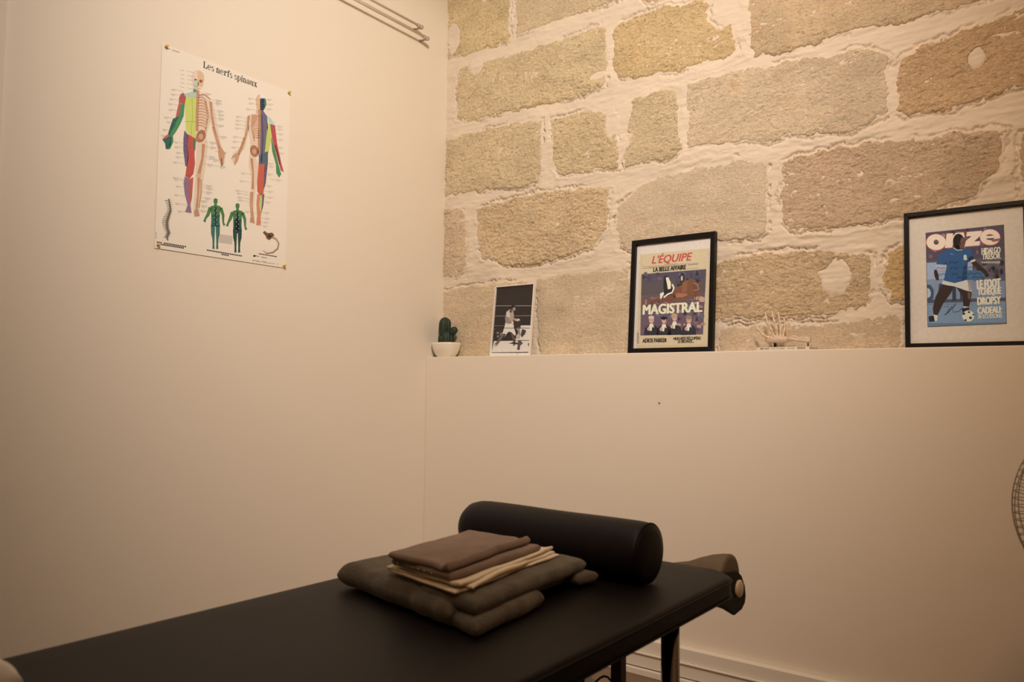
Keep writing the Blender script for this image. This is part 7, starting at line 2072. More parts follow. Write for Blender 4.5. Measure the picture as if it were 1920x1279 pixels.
(1,(177,178,178),[3212,5890,3432,5925,3430,5941,3210,5906]),
(1,(177,178,178),[3212,5856,3344,5863,3344,5879,3211,5871]),
(3,(150,145,142),[3447,5933,3735,5965,3735,5971,3447,5939]),
(1,(177,178,178),[3256,5729,3477,5763,3474,5778,3254,5745]),
(1,(177,178,178),[3256,5694,3389,5701,3388,5717,3255,5710]),
(3,(150,145,142),[3492,5771,3781,5801,3780,5807,3491,5777]),
(1,(177,178,178),[3146,5486,3365,5518,3363,5534,3143,5502]),
(1,(177,178,178),[3146,5452,3277,5457,3277,5473,3145,5468]),
(3,(150,145,142),[3380,5526,3667,5555,3666,5561,3379,5532]),
(1,(177,178,178),[2756,5095,2970,5124,2968,5140,2754,5111]),
(1,(177,178,178),[2756,5061,2885,5065,2884,5081,2756,5077]),
(3,(150,145,142),[2984,5132,3264,5157,3264,5162,2984,5138]),
(1,(177,178,178),[2745,4954,2959,4982,2957,4998,2743,4970]),
(1,(177,178,178),[2745,4920,2873,4924,2873,4940,2745,4936]),
(3,(150,145,142),[2973,4990,3253,5014,3252,5020,2973,4996]),
(1,(177,178,178),[2749,4818,2963,4845,2961,4861,2747,4834]),
(1,(177,178,178),[2749,4784,2877,4787,2877,4803,2749,4800]),
(3,(150,145,142),[2977,4853,3257,4875,3257,4881,2977,4859]),
(1,(177,178,178),[2738,4677,2952,4704,2950,4720,2736,4693]),
(1,(177,178,178),[2738,4643,2866,4646,2866,4662,2738,4659]),
(3,(150,145,142),[2966,4711,3246,4733,3245,4739,2966,4717]),
(1,(177,178,178),[2672,4351,2884,4375,2883,4391,2670,4367]),
(1,(177,178,178),[2672,4317,2800,4318,2799,4334,2672,4333]),
(3,(150,145,142),[2899,4382,3177,4401,3177,4407,2899,4388]),
(1,(177,178,178),[2662,4177,2874,4200,2873,4216,2660,4193]),
(1,(177,178,178),[2662,4143,2790,4144,2789,4160,2662,4159]),
(3,(150,145,142),[2889,4207,3167,4224,3166,4230,2888,4213]),
(1,(177,178,178),[2623,3962,2835,3984,2833,4000,2621,3978]),
(1,(177,178,178),[2623,3928,2750,3928,2750,3944,2623,3944]),
(3,(150,145,142),[2849,3991,3127,4006,3126,4012,2849,3997]),
(1,(177,178,178),[3029,3134,3246,3150,3245,3166,3028,3150]),
(1,(177,178,178),[3029,3100,3159,3096,3160,3112,3030,3116]),
(3,(150,145,142),[3261,3157,3545,3165,3545,3171,3261,3163]),
(1,(177,178,178),[2976,2847,3192,2861,3191,2877,2975,2863]),
(1,(177,178,178),[2976,2813,3106,2808,3106,2824,2977,2829]),
(3,(150,145,142),[3207,2868,3490,2874,3490,2880,3207,2874]),
(1,(177,178,178),[2834,2474,3048,2485,3047,2501,2833,2490]),
(1,(177,178,178),[2834,2440,2963,2434,2964,2450,2835,2456]),
(3,(150,145,142),[3063,2492,3343,2495,3343,2501,3063,2498]),
(1,(177,178,178),[2883,2381,3097,2392,3097,2408,2882,2397]),
(1,(177,178,178),[2883,2347,3012,2341,3013,2357,2884,2363]),
(3,(150,145,142),[3112,2399,3393,2400,3393,2406,3112,2405]),
(1,(177,178,178),[2917,2251,3132,2261,3131,2277,2916,2267]),
(1,(177,178,178),[2917,2217,3046,2210,3047,2226,2918,2233]),
(3,(150,145,142),[3147,2268,3429,2268,3429,2274,3147,2274]),
(1,(177,178,178),[2950,2155,3166,2165,3165,2181,2950,2171]),
(1,(177,178,178),[2951,2121,3080,2113,3081,2129,2952,2137]),
(3,(150,145,142),[3181,2171,3463,2171,3463,2177,3181,2177]),
(1,(177,178,178),[3239,1797,3459,1805,3458,1821,3239,1813]),
(1,(177,178,178),[3239,1763,3371,1754,3372,1770,3240,1779]),
(3,(150,145,142),[3474,1811,3761,1808,3761,1814,3474,1817]),
(1,(177,178,178),[4010,6101,4224,6136,4222,6152,4007,6117]),
(1,(177,178,178),[4010,6066,4139,6074,4138,6090,4009,6082]),
(3,(150,145,142),[3733,6043,3993,6080,3993,6086,3732,6049]),
(1,(177,178,178),[4056,5937,4271,5970,4268,5986,4054,5952]),
(1,(177,178,178),[4056,5901,4185,5908,4184,5924,4055,5917]),
(3,(150,145,142),[3779,5879,4039,5915,4039,5921,3778,5885]),
(1,(177,178,178),[4020,5747,4235,5779,4232,5795,4018,5763]),
(1,(177,178,178),[4021,5711,4149,5718,4148,5734,4020,5727]),
(3,(150,145,142),[3744,5691,4004,5726,4003,5732,3743,5697]),
(1,(177,178,178),[4494,5236,4714,5265,4712,5281,4492,5252]),
(1,(177,178,178),[4494,5200,4626,5205,4626,5221,4494,5216]),
(3,(150,145,142),[4210,5183,4477,5215,4476,5221,4209,5189]),
(1,(177,178,178),[4497,5128,4717,5157,4715,5173,4495,5144]),
(1,(177,178,178),[4497,5092,4629,5097,4629,5113,4497,5108]),
(3,(150,145,142),[4213,5077,4480,5107,4479,5113,4212,5083]),
(1,(177,178,178),[4544,4960,4765,4988,4763,5004,4542,4976]),
(1,(177,178,178),[4544,4924,4677,4928,4676,4944,4544,4940]),
(3,(150,145,142),[4259,4910,4527,4939,4527,4945,4259,4916]),
(1,(177,178,178),[4550,4745,4771,4771,4769,4787,4548,4760]),
(1,(177,178,178),[4551,4709,4683,4711,4683,4727,4550,4725]),
(3,(150,145,142),[4266,4696,4533,4724,4533,4730,4265,4702]),
(1,(177,178,178),[4559,4457,4779,4482,4778,4497,4557,4473]),
(1,(177,178,178),[4559,4421,4691,4423,4691,4439,4559,4437]),
(3,(150,145,142),[4274,4411,4542,4436,4541,4442,4273,4417]),
(1,(177,178,178),[4607,4252,4828,4275,4827,4291,4605,4268]),
(1,(177,178,178),[4607,4216,4740,4217,4740,4233,4607,4232]),
(3,(150,145,142),[4321,4208,4590,4231,4590,4237,4321,4214]),
(1,(177,178,178),[4161,3748,4376,3768,4375,3784,4159,3764]),
(1,(177,178,178),[4161,3713,4290,3712,4291,3728,4161,3729]),
(3,(150,145,142),[3883,3708,4145,3728,4144,3734,3883,3714]),
(1,(177,178,178),[4180,3646,4396,3665,4395,3680,4179,3662]),
(1,(177,178,178),[4181,3610,4310,3609,4310,3625,4181,3626]),
(3,(150,145,142),[3902,3607,4164,3626,4164,3631,3902,3613]),
(1,(177,178,178),[4131,3349,4346,3366,4345,3382,4130,3365]),
(1,(177,178,178),[4131,3314,4260,3311,4261,3327,4132,3330]),
(3,(150,145,142),[3854,3313,4115,3329,4115,3335,3854,3319]),
(1,(177,178,178),[4510,3219,4730,3235,4728,3251,4509,3235]),
(1,(177,178,178),[4510,3183,4642,3180,4642,3196,4510,3199]),
(3,(150,145,142),[4227,3183,4493,3198,4493,3204,4226,3189]),
(1,(177,178,178),[4103,2916,4317,2930,4316,2946,4102,2932]),
(1,(177,178,178),[4103,2880,4232,2876,4232,2892,4103,2896]),
(3,(150,145,142),[3826,2883,4086,2896,4086,2902,3826,2889]),
(1,(177,178,178),[4174,2717,4390,2730,4389,2746,4173,2733]),
(1,(177,178,178),[4174,2682,4304,2677,4304,2693,4175,2698]),
(3,(150,145,142),[3897,2686,4158,2698,4158,2704,3896,2692]),
(1,(177,178,178),[4164,2502,4379,2513,4378,2529,4163,2518]),
(1,(177,178,178),[4164,2466,4293,2461,4294,2477,4165,2482]),
(3,(150,145,142),[3887,2472,4148,2482,4148,2488,3887,2478]),
(1,(177,178,178),[4087,2309,4302,2319,4301,2335,4087,2325]),
(1,(177,178,178),[4088,2274,4216,2267,4217,2283,4088,2290]),
(3,(150,145,142),[3811,2281,4071,2290,4071,2296,3811,2287]),
(1,(177,178,178),[4050,1912,4263,1920,4263,1936,4049,1928]),
(1,(177,178,178),[4050,1877,4178,1869,4179,1885,4051,1893]),
(3,(150,145,142),[3775,1887,4034,1893,4034,1899,3775,1893]),
(1,(177,178,178),[4072,1704,4286,1710,4286,1726,4072,1720]),
(1,(177,178,178),[4072,1669,4201,1660,4202,1676,4074,1684]),
(3,(150,145,142),[3797,1681,4056,1685,4056,1691,3797,1687]),
(1,(177,178,178),[4019,1553,4233,1559,4232,1575,4019,1569]),
(1,(177,178,178),[4020,1518,4148,1509,4149,1525,4021,1534]),
(3,(150,145,142),[3745,1531,4004,1534,4004,1540,3745,1537]),
(1,(177,178,178),[3999,1408,4212,1413,4212,1429,3999,1424]),
(1,(177,178,178),[3999,1373,4127,1363,4128,1379,4001,1389]),
(3,(150,145,142),[3725,1388,3983,1389,3983,1395,3725,1394]),
(1,(151,152,153),[2228,801,2762,819,2762,833,2228,815]),
(1,(151,152,153),[2229,768,2763,785,2763,799,2229,782]),
(1,(151,152,153),[2230,735,2764,751,2764,765,2230,749]),
(1,(151,152,153),[2231,701,2765,717,2765,731,2231,715]),
(1,(151,152,153),[2232,668,2766,684,2766,698,2232,682]),
(1,(151,152,153),[2233,635,2767,650,2767,664,2233,649]),
(1,(151,152,153),[2234,602,2768,616,2768,630,2234,616]),
(1,(151,152,153),[2235,569,2769,582,2769,596,2235,583]),
(1,(151,152,153),[2236,535,2770,548,2770,562,2236,549]),
(1,(51,49,52),[67,178,112,178,112,223,67,223]),
(1,(51,49,52),[125,178,170,178,170,223,125,223]),
(1,(51,49,52),[183,178,228,178,228,223,183,223]),
(1,(51,49,52),[299,178,345,178,345,223,299,223]),
(1,(51,49,52),[358,178,403,178,403,223,358,223]),
(1,(51,49,52),[416,178,462,178,462,223,416,223]),
(1,(51,49,52),[475,178,521,178,522,223,475,223]),
(1,(51,49,52),[535,178,581,177,581,222,535,223]),
(1,(51,49,52),[594,177,641,177,641,222,594,222]),
(1,(51,49,52),[654,177,700,177,700,222,654,222]),
(1,(51,49,52),[714,177,760,177,761,222,714,222]),
(1,(51,49,52),[774,177,821,177,821,222,774,222]),
(1,(51,49,52),[834,177,881,177,881,222,834,222]),
(1,(51,49,52),[895,177,942,177,942,222,895,222]),
(1,(51,49,52),[956,177,1003,177,1003,222,956,222]),
(1,(51,49,52),[1017,177,1064,177,1065,222,1017,222]),
(1,(51,49,52),[158,123,204,123,204,168,158,168]),
(1,(51,49,52),[217,123,262,123,263,168,217,168]),
(1,(51,49,52),[275,123,321,123,321,168,275,168]),
(1,(51,49,52),[334,123,380,122,381,167,334,168]),
(1,(51,49,52),[393,122,440,122,440,167,394,167]),
(1,(51,49,52),[453,122,499,122,500,167,453,167]),
(1,(51,49,52),[513,122,559,122,559,167,513,167]),
(1,(51,49,52),[573,122,619,122,620,167,573,167]),
(1,(51,49,52),[633,122,680,121,680,166,633,167]),
(1,(51,49,52),[693,121,740,121,740,166,693,166]),
(1,(51,49,52),[754,121,801,121,801,166,754,166]),
(1,(51,49,52),[814,121,862,121,862,166,815,166]),
(1,(51,49,52),[876,121,923,120,924,165,876,166]),
(1,(51,49,52),[937,120,985,120,985,165,937,165]),
(1,(51,49,52),[1814,179,1865,179,1865,224,1814,224]),
(1,(51,49,52),[1879,179,1931,178,1931,223,1880,224]),
(1,(51,49,52),[1945,178,1997,178,1997,223,1946,223]),
(1,(51,49,52),[2011,178,2063,177,2063,222,2012,223]),
(1,(51,49,52),[2078,177,2130,177,2130,222,2078,222]),
(1,(51,49,52),[2144,176,2197,176,2197,221,2145,221]),
(1,(51,49,52),[2211,176,2264,176,2264,221,2212,221]),
(1,(51,49,52),[2278,175,2331,175,2331,220,2279,220]),
(1,(51,49,52),[2346,175,2399,174,2399,219,2346,220]),
(1,(51,49,52),[2414,174,2467,174,2467,219,2414,219]),
(1,(51,49,52),[2482,174,2535,173,2535,218,2482,219]),
(1,(51,49,52),[2550,173,2604,173,2604,218,2550,218]),
(1,(51,49,52),[2619,173,2672,172,2673,217,2619,218]),
(1,(51,49,52),[2688,172,2742,172,2742,217,2688,217]),
(1,(51,49,52),[2757,172,2811,171,2811,216,2757,217]),
(1,(51,49,52),[2826,171,2881,171,2881,216,2827,216]),
(1,(51,49,52),[2896,170,2951,170,2951,215,2897,215]),
(1,(51,49,52),[2966,170,3021,169,3021,214,2967,215]),
(1,(51,49,52),[3037,169,3092,169,3092,214,3037,214]),
(1,(51,49,52),[3107,169,3163,168,3163,213,3108,214]),
(1,(51,49,52),[2366,113,2423,113,2423,158,2366,158]),
(1,(51,49,52),[2439,113,2497,112,2497,157,2440,158]),
(1,(51,49,52),[2513,112,2571,112,2572,157,2514,157]),
(1,(51,49,52),[2588,112,2646,111,2646,156,2588,157]),
(1,(51,49,52),[3852,354,3911,354,3911,394,3852,394]),
(1,(51,49,52),[3928,354,3988,353,3988,393,3928,394]),
(1,(51,49,52),[4004,353,4065,353,4065,393,4005,393]),
(1,(51,49,52),[4081,353,4142,353,4142,393,4082,393]),
(1,(51,49,52),[4159,353,4219,353,4220,393,4159,393]),
(1,(51,49,52),[4237,353,4297,353,4297,393,4237,393]),
(1,(51,49,52),[4315,353,4376,352,4376,392,4315,393]),
(1,(51,49,52),[4393,352,4454,352,4454,392,4393,392]),
(1,(51,49,52),[4472,352,4533,352,4534,392,4472,392]),
(1,(51,49,52),[4551,352,4613,352,4613,392,4551,392]),
(1,(121,119,117),[3604,100,3660,100,3659,120,3604,120]),
(1,(121,119,117),[3675,101,3731,101,3731,121,3675,121]),
(1,(121,119,117),[3747,101,3803,102,3803,122,3747,121]),
(1,(121,119,117),[3819,102,3876,103,3875,123,3819,122]),
(1,(121,119,117),[3964,104,4021,104,4021,124,3964,124]),
(1,(121,119,117),[4037,105,4095,105,4094,125,4037,125]),
(1,(121,119,117),[4111,105,4168,106,4168,126,4111,125]),
(1,(141,141,141),[3605,58,3661,60,3660,80,3605,78]),
(1,(141,141,141),[3748,63,3805,65,3804,85,3748,83]),
(1,(141,141,141),[3821,66,3877,68,3876,88,3820,86]),
(1,(141,141,141),[3893,68,3950,70,3949,90,3892,88]),
(1,(141,141,141),[4039,73,4096,75,4095,95,4038,93]),
(1,(141,141,141),[4112,75,4169,77,4169,97,4111,95]),
(1,(141,141,141),[4185,78,4243,80,4242,100,4185,98]),
(1,(141,141,141),[4259,80,4317,82,4317,102,4259,100]),
(1,(141,141,141),[4334,83,4392,85,4391,105,4333,103]),
(1,(141,141,141),[4408,86,4467,87,4466,107,4408,106]),
(1,(141,141,141),[4483,88,4542,90,4541,110,4482,108]),
(1,(141,141,141),[4634,93,4693,95,4692,115,4633,113]),
(1,(110,108,105),[3725,265,3786,262,3787,292,3727,295]),
(1,(110,108,105),[3803,261,3864,259,3865,289,3804,291]),
(1,(110,108,105),[3959,254,4020,252,4022,282,3960,284]),
(1,(110,108,105),[4038,251,4099,248,4100,278,4039,281]),
(1,(110,108,105),[4117,248,4178,245,4180,275,4118,278]),
(1,(41,42,46),[3726,273,3724,262,3716,251,3704,241,3689,234,3672,230,3654,230,3639,232,3626,238,3618,247,3615,257,3618,268,3625,279,3637,289,3653,296,3670,300,3687,300,3702,298,3715,292,3723,283]),
(1,(120,114,106),[89,6588,138,6589,137,6614,88,6613]),
(1,(120,114,106),[151,6590,200,6591,199,6616,151,6615]),
(1,(120,114,106),[214,6592,263,6593,262,6618,213,6617]),
(1,(120,114,106),[340,6596,389,6598,389,6623,339,6621]),
(1,(120,114,106),[403,6598,453,6600,452,6625,403,6623]),
(1,(120,114,106),[467,6600,517,6602,516,6627,466,6625]),
(1,(120,114,106),[531,6602,581,6604,580,6629,530,6627]),
(1,(91,91,91),[32,526,33,296,45,296,44,526])]

picture_frame('newspaper_frame', 'black framed sports newspaper page with a leaping horse, leaning mid-ledge', 0.993, -0.065, 0.0, 0.078, 0.335, 0.436, 0.0185, 0.020, M['black_wood'], EQ_P, EQ_T)
picture_frame('magazine_frame', 'black framed football magazine cover with wide white mat, at right end of ledge', 1.939, -0.065, 0.0, 0.045, 0.32, 0.417, 0.0135, 0.020, M['black_wood'], ON_P, ON_T)
picture_frame('boxing_frame', 'small white framed black-and-white boxing photograph beside the cactus', 0.327, -0.065, 0.0, 0.111, 0.209, 0.307, 0.0045, 0.016, M['white_frame'], BX_P, BX_T)

# spinal nerve chart on the left wall
chart = Geo()
chart.box((0, -0.0002, 0), (0.5, 0.0006, 0.67))
po = thing('anatomy_poster', 'white anatomy chart of spinal nerves pinned to the left wall', 'poster', (0.0028, -1.382, 1.443), (0, 0, PI / 2))
chart.build('paper_sheet', M['paper'], po)
print_object('printed_figures', PO_P, [], M['poster_print'], po, -0.0003)
for k, (u, v, place) in enumerate(((0.012, 0.664, 'top left'), (0.492, 0.664, 'top right'), (0.010, 0.012, 'bottom left'), (0.492, 0.008, 'bottom right'))):
    g = Geo().lathe([(0.0008, 0.0), (0.0008, 0.002), (0.0048, 0.0022), (0.0052, 0.0032), (0.0036, 0.0045), (0.0030, 0.009), (0.0046, 0.0105), (0.0042, 0.012), (0.001, 0.0125)], (0, 0, 0), 'x', 14)
    pin = g.build('push_pin', M['pin'])
    pin['group'] = 'yellow push pins holding the anatomy chart'
    pin.location = (0.0036, -1.382 + u, 1.443 + v)
    tag(pin, 'yellow push pin at the %s corner of the anatomy chart' % place, 'pin')

# two slim rods above, on the left wall
def rod(label, y0, y1, z, zt):
    t = thing('curtain_rod', label, 'rod', (0, 0, 0), group='slim rods high on the left wall')
    x = 0.040
    Geo().tube([(x, y0, z), (x, y1, zt)], 0.0052, 12).build('bar', M['rod'], t)
    d = Vector((0, y1 - y0, zt - z)).normalized()
    e = Vector((x, y1, zt))
    Geo().lathe([(0.0075, 0), (0.0085, 0.002), (0.0085, 0.016), (0.0075, 0.018)], (x, y1 - 0.010, zt), 'y', 16).build('end_cap', M['rod_end'], t)
    Geo().tube([(0.0, y1 + 0.014, zt - 0.003), (0.004, y1 + 0.014, zt - 0.003), (0.006, y1 + 0.014, zt - 0.003), (0.034, y1 + 0.014, zt - 0.003), (0.036, y1 + 0.014, zt - 0.003), (0.050, y1 + 0.014, zt - 0.003)], [0.0085, 0.0085, 0.0045, 0.0045, 0.0085, 0.0085], 14).build('bracket', M['rod_end'], t)
    Geo().tube([(x, y1 + 0.005, zt - 0.002), (x, y1 + 0.022, zt - 0.006)], 0.0045, 10).build('screw', M['rod_end'], t)
    Geo().tube([(0.0, y0 + 0.05, z), (x, y0 + 0.05, z)], 0.006, 12).build('rear_bracket', M['rod_end'], t)
    return t
rod('lower of the two slim pale rods high on the left wall', -1.75, -0.196, 2.573, 2.575)
rod('upper of the two slim pale rods high on the left wall', -1.75, -0.236, 2.606, 2.612)

# ------------------------------------------------------------------ things on the ledge
cx, cy = 0.071, -0.056
t = thing('potted_cactus', 'small dark green cactus in a white bowl pot in the corner of the ledge', 'plant', (cx, cy, LEDGE))
pot = Geo()
prof = [(0.036, 0.0), (0.040, 0.003), (0.050, 0.016), (0.059, 0.036), (0.0635, 0.057), (0.0635, 0.065), (0.060, 0.065), (0.059, 0.054), (0.02, 0.048)]
R = []
for r, h in prof:
    ring = []
    for k in range(40):
        a = 2 * PI * k / 40; c, s = math.cos(a), math.sin(a)
        q = (abs(c) ** 3.2 + abs(s) ** 3.2) ** (-1 / 3.2)
        ring.append((r * q * c, r * q * s * 0.8, h))
    R.append(ring)
pot.rings(R).build('pot', M['ceramic'], t)
Geo().lathe([(0.001, 0.048), (0.045, 0.0485), (0.044, 0.053), (0.03, 0.056), (0.001, 0.057)], (0, 0, 0), 'z', 24).build('soil', M['soil'], t)
def cactus_stem(base, top, rad, ribs=9, flat=1.0):
    g = Geo(); b = Vector(base); e = Vector(top); n = ribs * 4; R = []
    d = (e - b).normalized(); x = Vector((1, 0, 0)); x = (x - d * x.dot(d)).normalized(); y = d.cross(x)
    for i in range(13):
        f = i / 12
        prof = 0.80 + 0.2 * math.sin(min(1, f * 2.2) * PI / 2) if f < 0.55 else max(0.03, math.sqrt(max(0, 1 - ((f - 0.55) / 0.46) ** 2.6)))
        ring = []
        for k in range(n):
            a = 2 * PI * k / n
            rr = rad * prof * (1 + 0.11 * math.cos(ribs * a))
            ring.append(tuple(b + (e - b) * f + x * rr * math.cos(a) + y * rr * flat * math.sin(a)))
        R.append(ring)
    return g.rings(R)
cactus_stem((-0.024, 0.004, 0.045), (-0.024, 0.004, 0.107), 0.021).build('stem', M['cactus'], t)
cactus_stem((0.014, -0.006, 0.045), (0.014, -0.006, 0.116), 0.026).build('stem', M['cactus'], t)
cactus_stem((-0.016, 0.004, 0.098), (-0.012, 0.004, 0.181), 0.0275, flat=0.8).build('stem', M['cactus'], t)
cactus_stem((0.024, 0.0, 0.100), (0.058, 0.0, 0.131), 0.0155, 7).build('stem', M['cactus'], t)

# thin book and hand skeleton
bk = thing('thin_book', 'thin white book lying on the ledge under the hand skeleton', 'book', (1.500, -0.1045, LEDGE + 0.0006), (0, 0, 0.012))
Geo().box((0, 0.0, 0), (0.168, 0.098, 0.0012)).build('cover', M['cover'], bk)
Geo().box((0, 0.0, 0.0086), (0.168, 0.098, 0.0098)).build('cover', M['cover'], bk)
Geo().box((0, 0.0, 0.0012), (0.168, 0.0012, 0.0086)).build('spine', M['cover'], bk)
Geo().box((0.002, 0.0012, 0.0012), (0.166, 0.095, 0.0086)).build('pages', M['page'], bk)
ink = []; tx = [("ART·TOY", [0.010, 0.0026, 0.040, 0.0026], 0.0048, (42, 38, 36), 0.03, 0, 1), ("SPORTS", [0.131, 0.0026, 0.156, 0.0026], 0.0045, (42, 38, 36), 0.03, 0, 1)]
for a, b in ((0.046, 0.062), (0.064, 0.071), (0.073, 0.090), (0.100, 0.108), (0.110, 0.122)):
    ink.append((1, (90, 80, 72), [int(v * 1e4) for v in (a, 0.0040, b, 0.0040, b, 0.0052, a, 0.0052)]))
print_object('spine_lettering', ink, tx, M['print'], bk, -0.0002)

HZ = LEDGE + 0.0106
hd = thing('hand_skeleton', 'ivory hand skeleton model standing on the thin book with fingers raised', 'anatomical model', (0, 0, HZ))
hy = -0.062
def bone(pts, r, n=10):
    """tube through joints, swelling at each joint"""
    P = []; Rr = []
    for i in range(len(pts) - 1):
        a, b = Vector(pts[i]), Vector(pts[i + 1])
        for f in (0, 0.18, 0.5, 0.82):
            P.append(a.lerp(b, f)); Rr.append(1.3 * r * (1.25 if f == 0 else 0.85 if f in (0.18, 0.82) else 0.62) * (1 - 0.10 * i))
    P.append(Vector(pts[-1])); Rr.append(1.3 * r * 0.55)
    return Geo().tube(P, Rr, n)
def hp(px, pz, dy=0.0):
    return (px, hy + dy, pz - HZ)
bone([hp(1.545, 1.186, -0.004), hp(1.537, 1.212, -0.010), hp(1.526, 1.232, -0.012), hp(1.521, 1.252, -0.010), hp(1.517, 1.270, -0.008)], 0.0042).build('finger', M['bone'], hd)
bone([hp(1.554, 1.186, 0.002), hp(1.551, 1.216, 0.000), hp(1.544, 1.240, 0.000), hp(1.539, 1.258, 0.002), hp(1.535, 1.276, 0.004)], 0.0043).build('finger', M['bone'], hd)
bone([hp(1.562, 1.186, 0.006), hp(1.562, 1.214, 0.008), hp(1.560, 1.238, 0.010), hp(1.556, 1.254, 0.012), hp(1.553, 1.270, 0.014)], 0.0041).build('finger', M['bone'], hd)
bone([hp(1.569, 1.186, 0.010), hp(1.573, 1.210, 0.014), hp(1.574, 1.228, 0.018), hp(1.572, 1.242, 0.020), hp(1.568, 1.254, 0.022)], 0.0037).build('finger', M['bone'], hd)
bone([hp(1.531, 1.182, -0.006), hp(1.510, 1.194, -0.012), hp(1.495, 1.212, -0.014), hp(1.484, 1.232, -0.012)], 0.0044).build('thumb', M['bone'], hd)
palm = Geo()
palm.tube([hp(1.514, 1.176), hp(1.530, 1.178), hp(1.555, 1.178), hp(1.580, 1.177), hp(1.594, 1.177)], [0.006, 0.0125, 0.0135, 0.0115, 0.0075], 14)
for k in range(5):
    palm.ball(hp(1.526 + 0.012 * k, 1.185, -0.004 + 0.004 * (k % 2)), 0.0065, 10, 6)
palm.build('wrist_bones', M['bone_pale'], hd)
Geo().tube([hp(1.590, 1.178, -0.003), hp(1.602, 1.178, -0.003), hp(1.630, 1.173, -0.003), hp(1.652, 1.169, -0.003), hp(1.662, 1.171, -0.003)], [0.0070, 0.0060, 0.0045, 0.0052, 0.0070], 12).build('forearm_bone', M['bone_pale'], hd)
Geo().tube([hp(1.590, 1.183, 0.009), hp(1.608, 1.186, 0.009), hp(1.620, 1.181, 0.009), hp(1.648, 1.174, 0.009), hp(1.658, 1.176, 0.009)], [0.0060, 0.0055, 0.0040, 0.0040, 0.0052], 12).build('forearm_bone', M['bone_pale'], hd)
Geo().lathe([(0.007, 0), (0.007, 0.002), (0.0045, 0.003), (0.0045, 0.013), (0.006, 0.018)], (1.546, hy, 0.0004), 'z', 14).build('post', M['black'], hd)
Geo().lathe([(0.006, 0), (0.006, 0.0015), (0.0018, 0.002), (0.0018, 0.014), (0.003, 0.016)], (1.653, hy, 0.0004), 'z', 12).build('post', M['black'], hd)

# tiny nail in the lower wall
n = Geo().lathe([(0.0012, 0.0), (0.0012, -0.003), (0.003, -0.003), (0.003, -0.004), (0.0005, -0.0045)], (0, 0, 0), 'y', 10).build('nail', M['nail'])
n.location = (1.147, LEDGE_Y, 0.959)
tag(n, 'tiny nail head stuck in the plain lower wall under the newspaper frame', 'nail')

# ------------------------------------------------------------------ massage table
def rounded_outline(x0, x1, y0, y1, r, n=8):
    o = []
    for cx_, cy_, a0 in ((x1 - r, y1 - r, 0), (x0 + r, y1 - r, 90), (x0 + r, y0 + r, 180), (x1 - r, y0 + r, 270)):
        for k in range(n + 1):
            a = math.radians(a0 + 90 * k / n)
            o.append((cx_ + r * math.cos(a), cy_ + r * math.sin(a), cx_, cy_))
    return o
def slab(x0, x1, y0, y1, z0, z1, r, er, n=8):
    """padded slab with rounded corners and rounded edges"""
    g = Geo(); R = []
    cxm, cym = (x0 + x1) / 2, (y0 + y1) / 2
    steps = [(er, z0)] + [(er * (1 - math.sin(a)), z0 + er * (1 - math.cos(a))) for a in (PI / 8, PI / 4, 3 * PI / 8, PI / 2)]
    steps += [(er * (1 - math.cos(a)), z1 - er * (1 - math.sin(a))) for a in (0, PI / 8, PI / 4, 3 * PI / 8, PI / 2)]
    steps += [(er * 2.5, z1 + 0.001), (er * 6, z1 + 0.003)]
    for ins, z in steps:
        R.append([(p[0], p[1], z) for p in rounded_outline(x0 + ins, x1 - ins, y0 + ins, y1 - ins, max(0.004, r - ins), n)])
    return g.rings(R)

TZ = 0.600
tb = thing('massage_table', 'dark vinyl massage table with chrome legs in front of the lower wall', 'massage table', (1.39, -1.85, 0), (0, 0, -0.018))
HW = 0.334
slab(-HW, HW, -0.95, 0.945, TZ - 0.052, TZ - 0.003, 0.085, 0.012, 12).build('padded_top', M['vinyl'], tb)
for zz, off in ((TZ - 0.012, 0.0008), (TZ - 0.044, 0.0008)):
    Geo().tube([(p[0], p[1], zz) for p in rounded_outline(-HW - off, HW + off, -0.95 - off, 0.945 + off, 0.085, 12)], 0.0022, 6, True).build('piping', M['vinyl_side'], tb)
Geo().box((-0.29, -0.9, TZ - 0.066), (0.29, 0.86, TZ - 0.052)).build('base_board', M['black'], tb, 0.003)
Geo().box((0.25, -0.9, TZ - 0.074), (0.305, 0.33, TZ - 0.052)).build('frame_rail', M['black'], tb, 0.003)
Geo().box((-0.305, -0.9, TZ - 0.074), (-0.25, 0.33, TZ - 0.052)).build('frame_rail', M['black'], tb, 0.003)
for sx in (-1, 1):
    for y in (-0.70, 0.735):
        lg = Geo().lathe([(0.0212, 0.012), (0.0212, 0.25), (0.0212, 0.26), (0.0195, 0.262), (0.0195, TZ - 0.060)], (sx * 0.258, y, 0), 'z', 24).build('leg', M['chrome'], tb)
        Geo().lathe([(0.030, 0.0), (0.032, 0.004), (0.032, 0.016), (0.024, 0.024), (0.020, 0.026)], (sx * 0.258, y, 0), 'z', 20).build('foot', M['black'], lg)
for y in (-0.70, 0.80):
    Geo().box((0.083, y - 0.014, 0.0), (0.110, y + 0.014, TZ - 0.066)).build('post', M['brown_metal'], tb, 0.003)
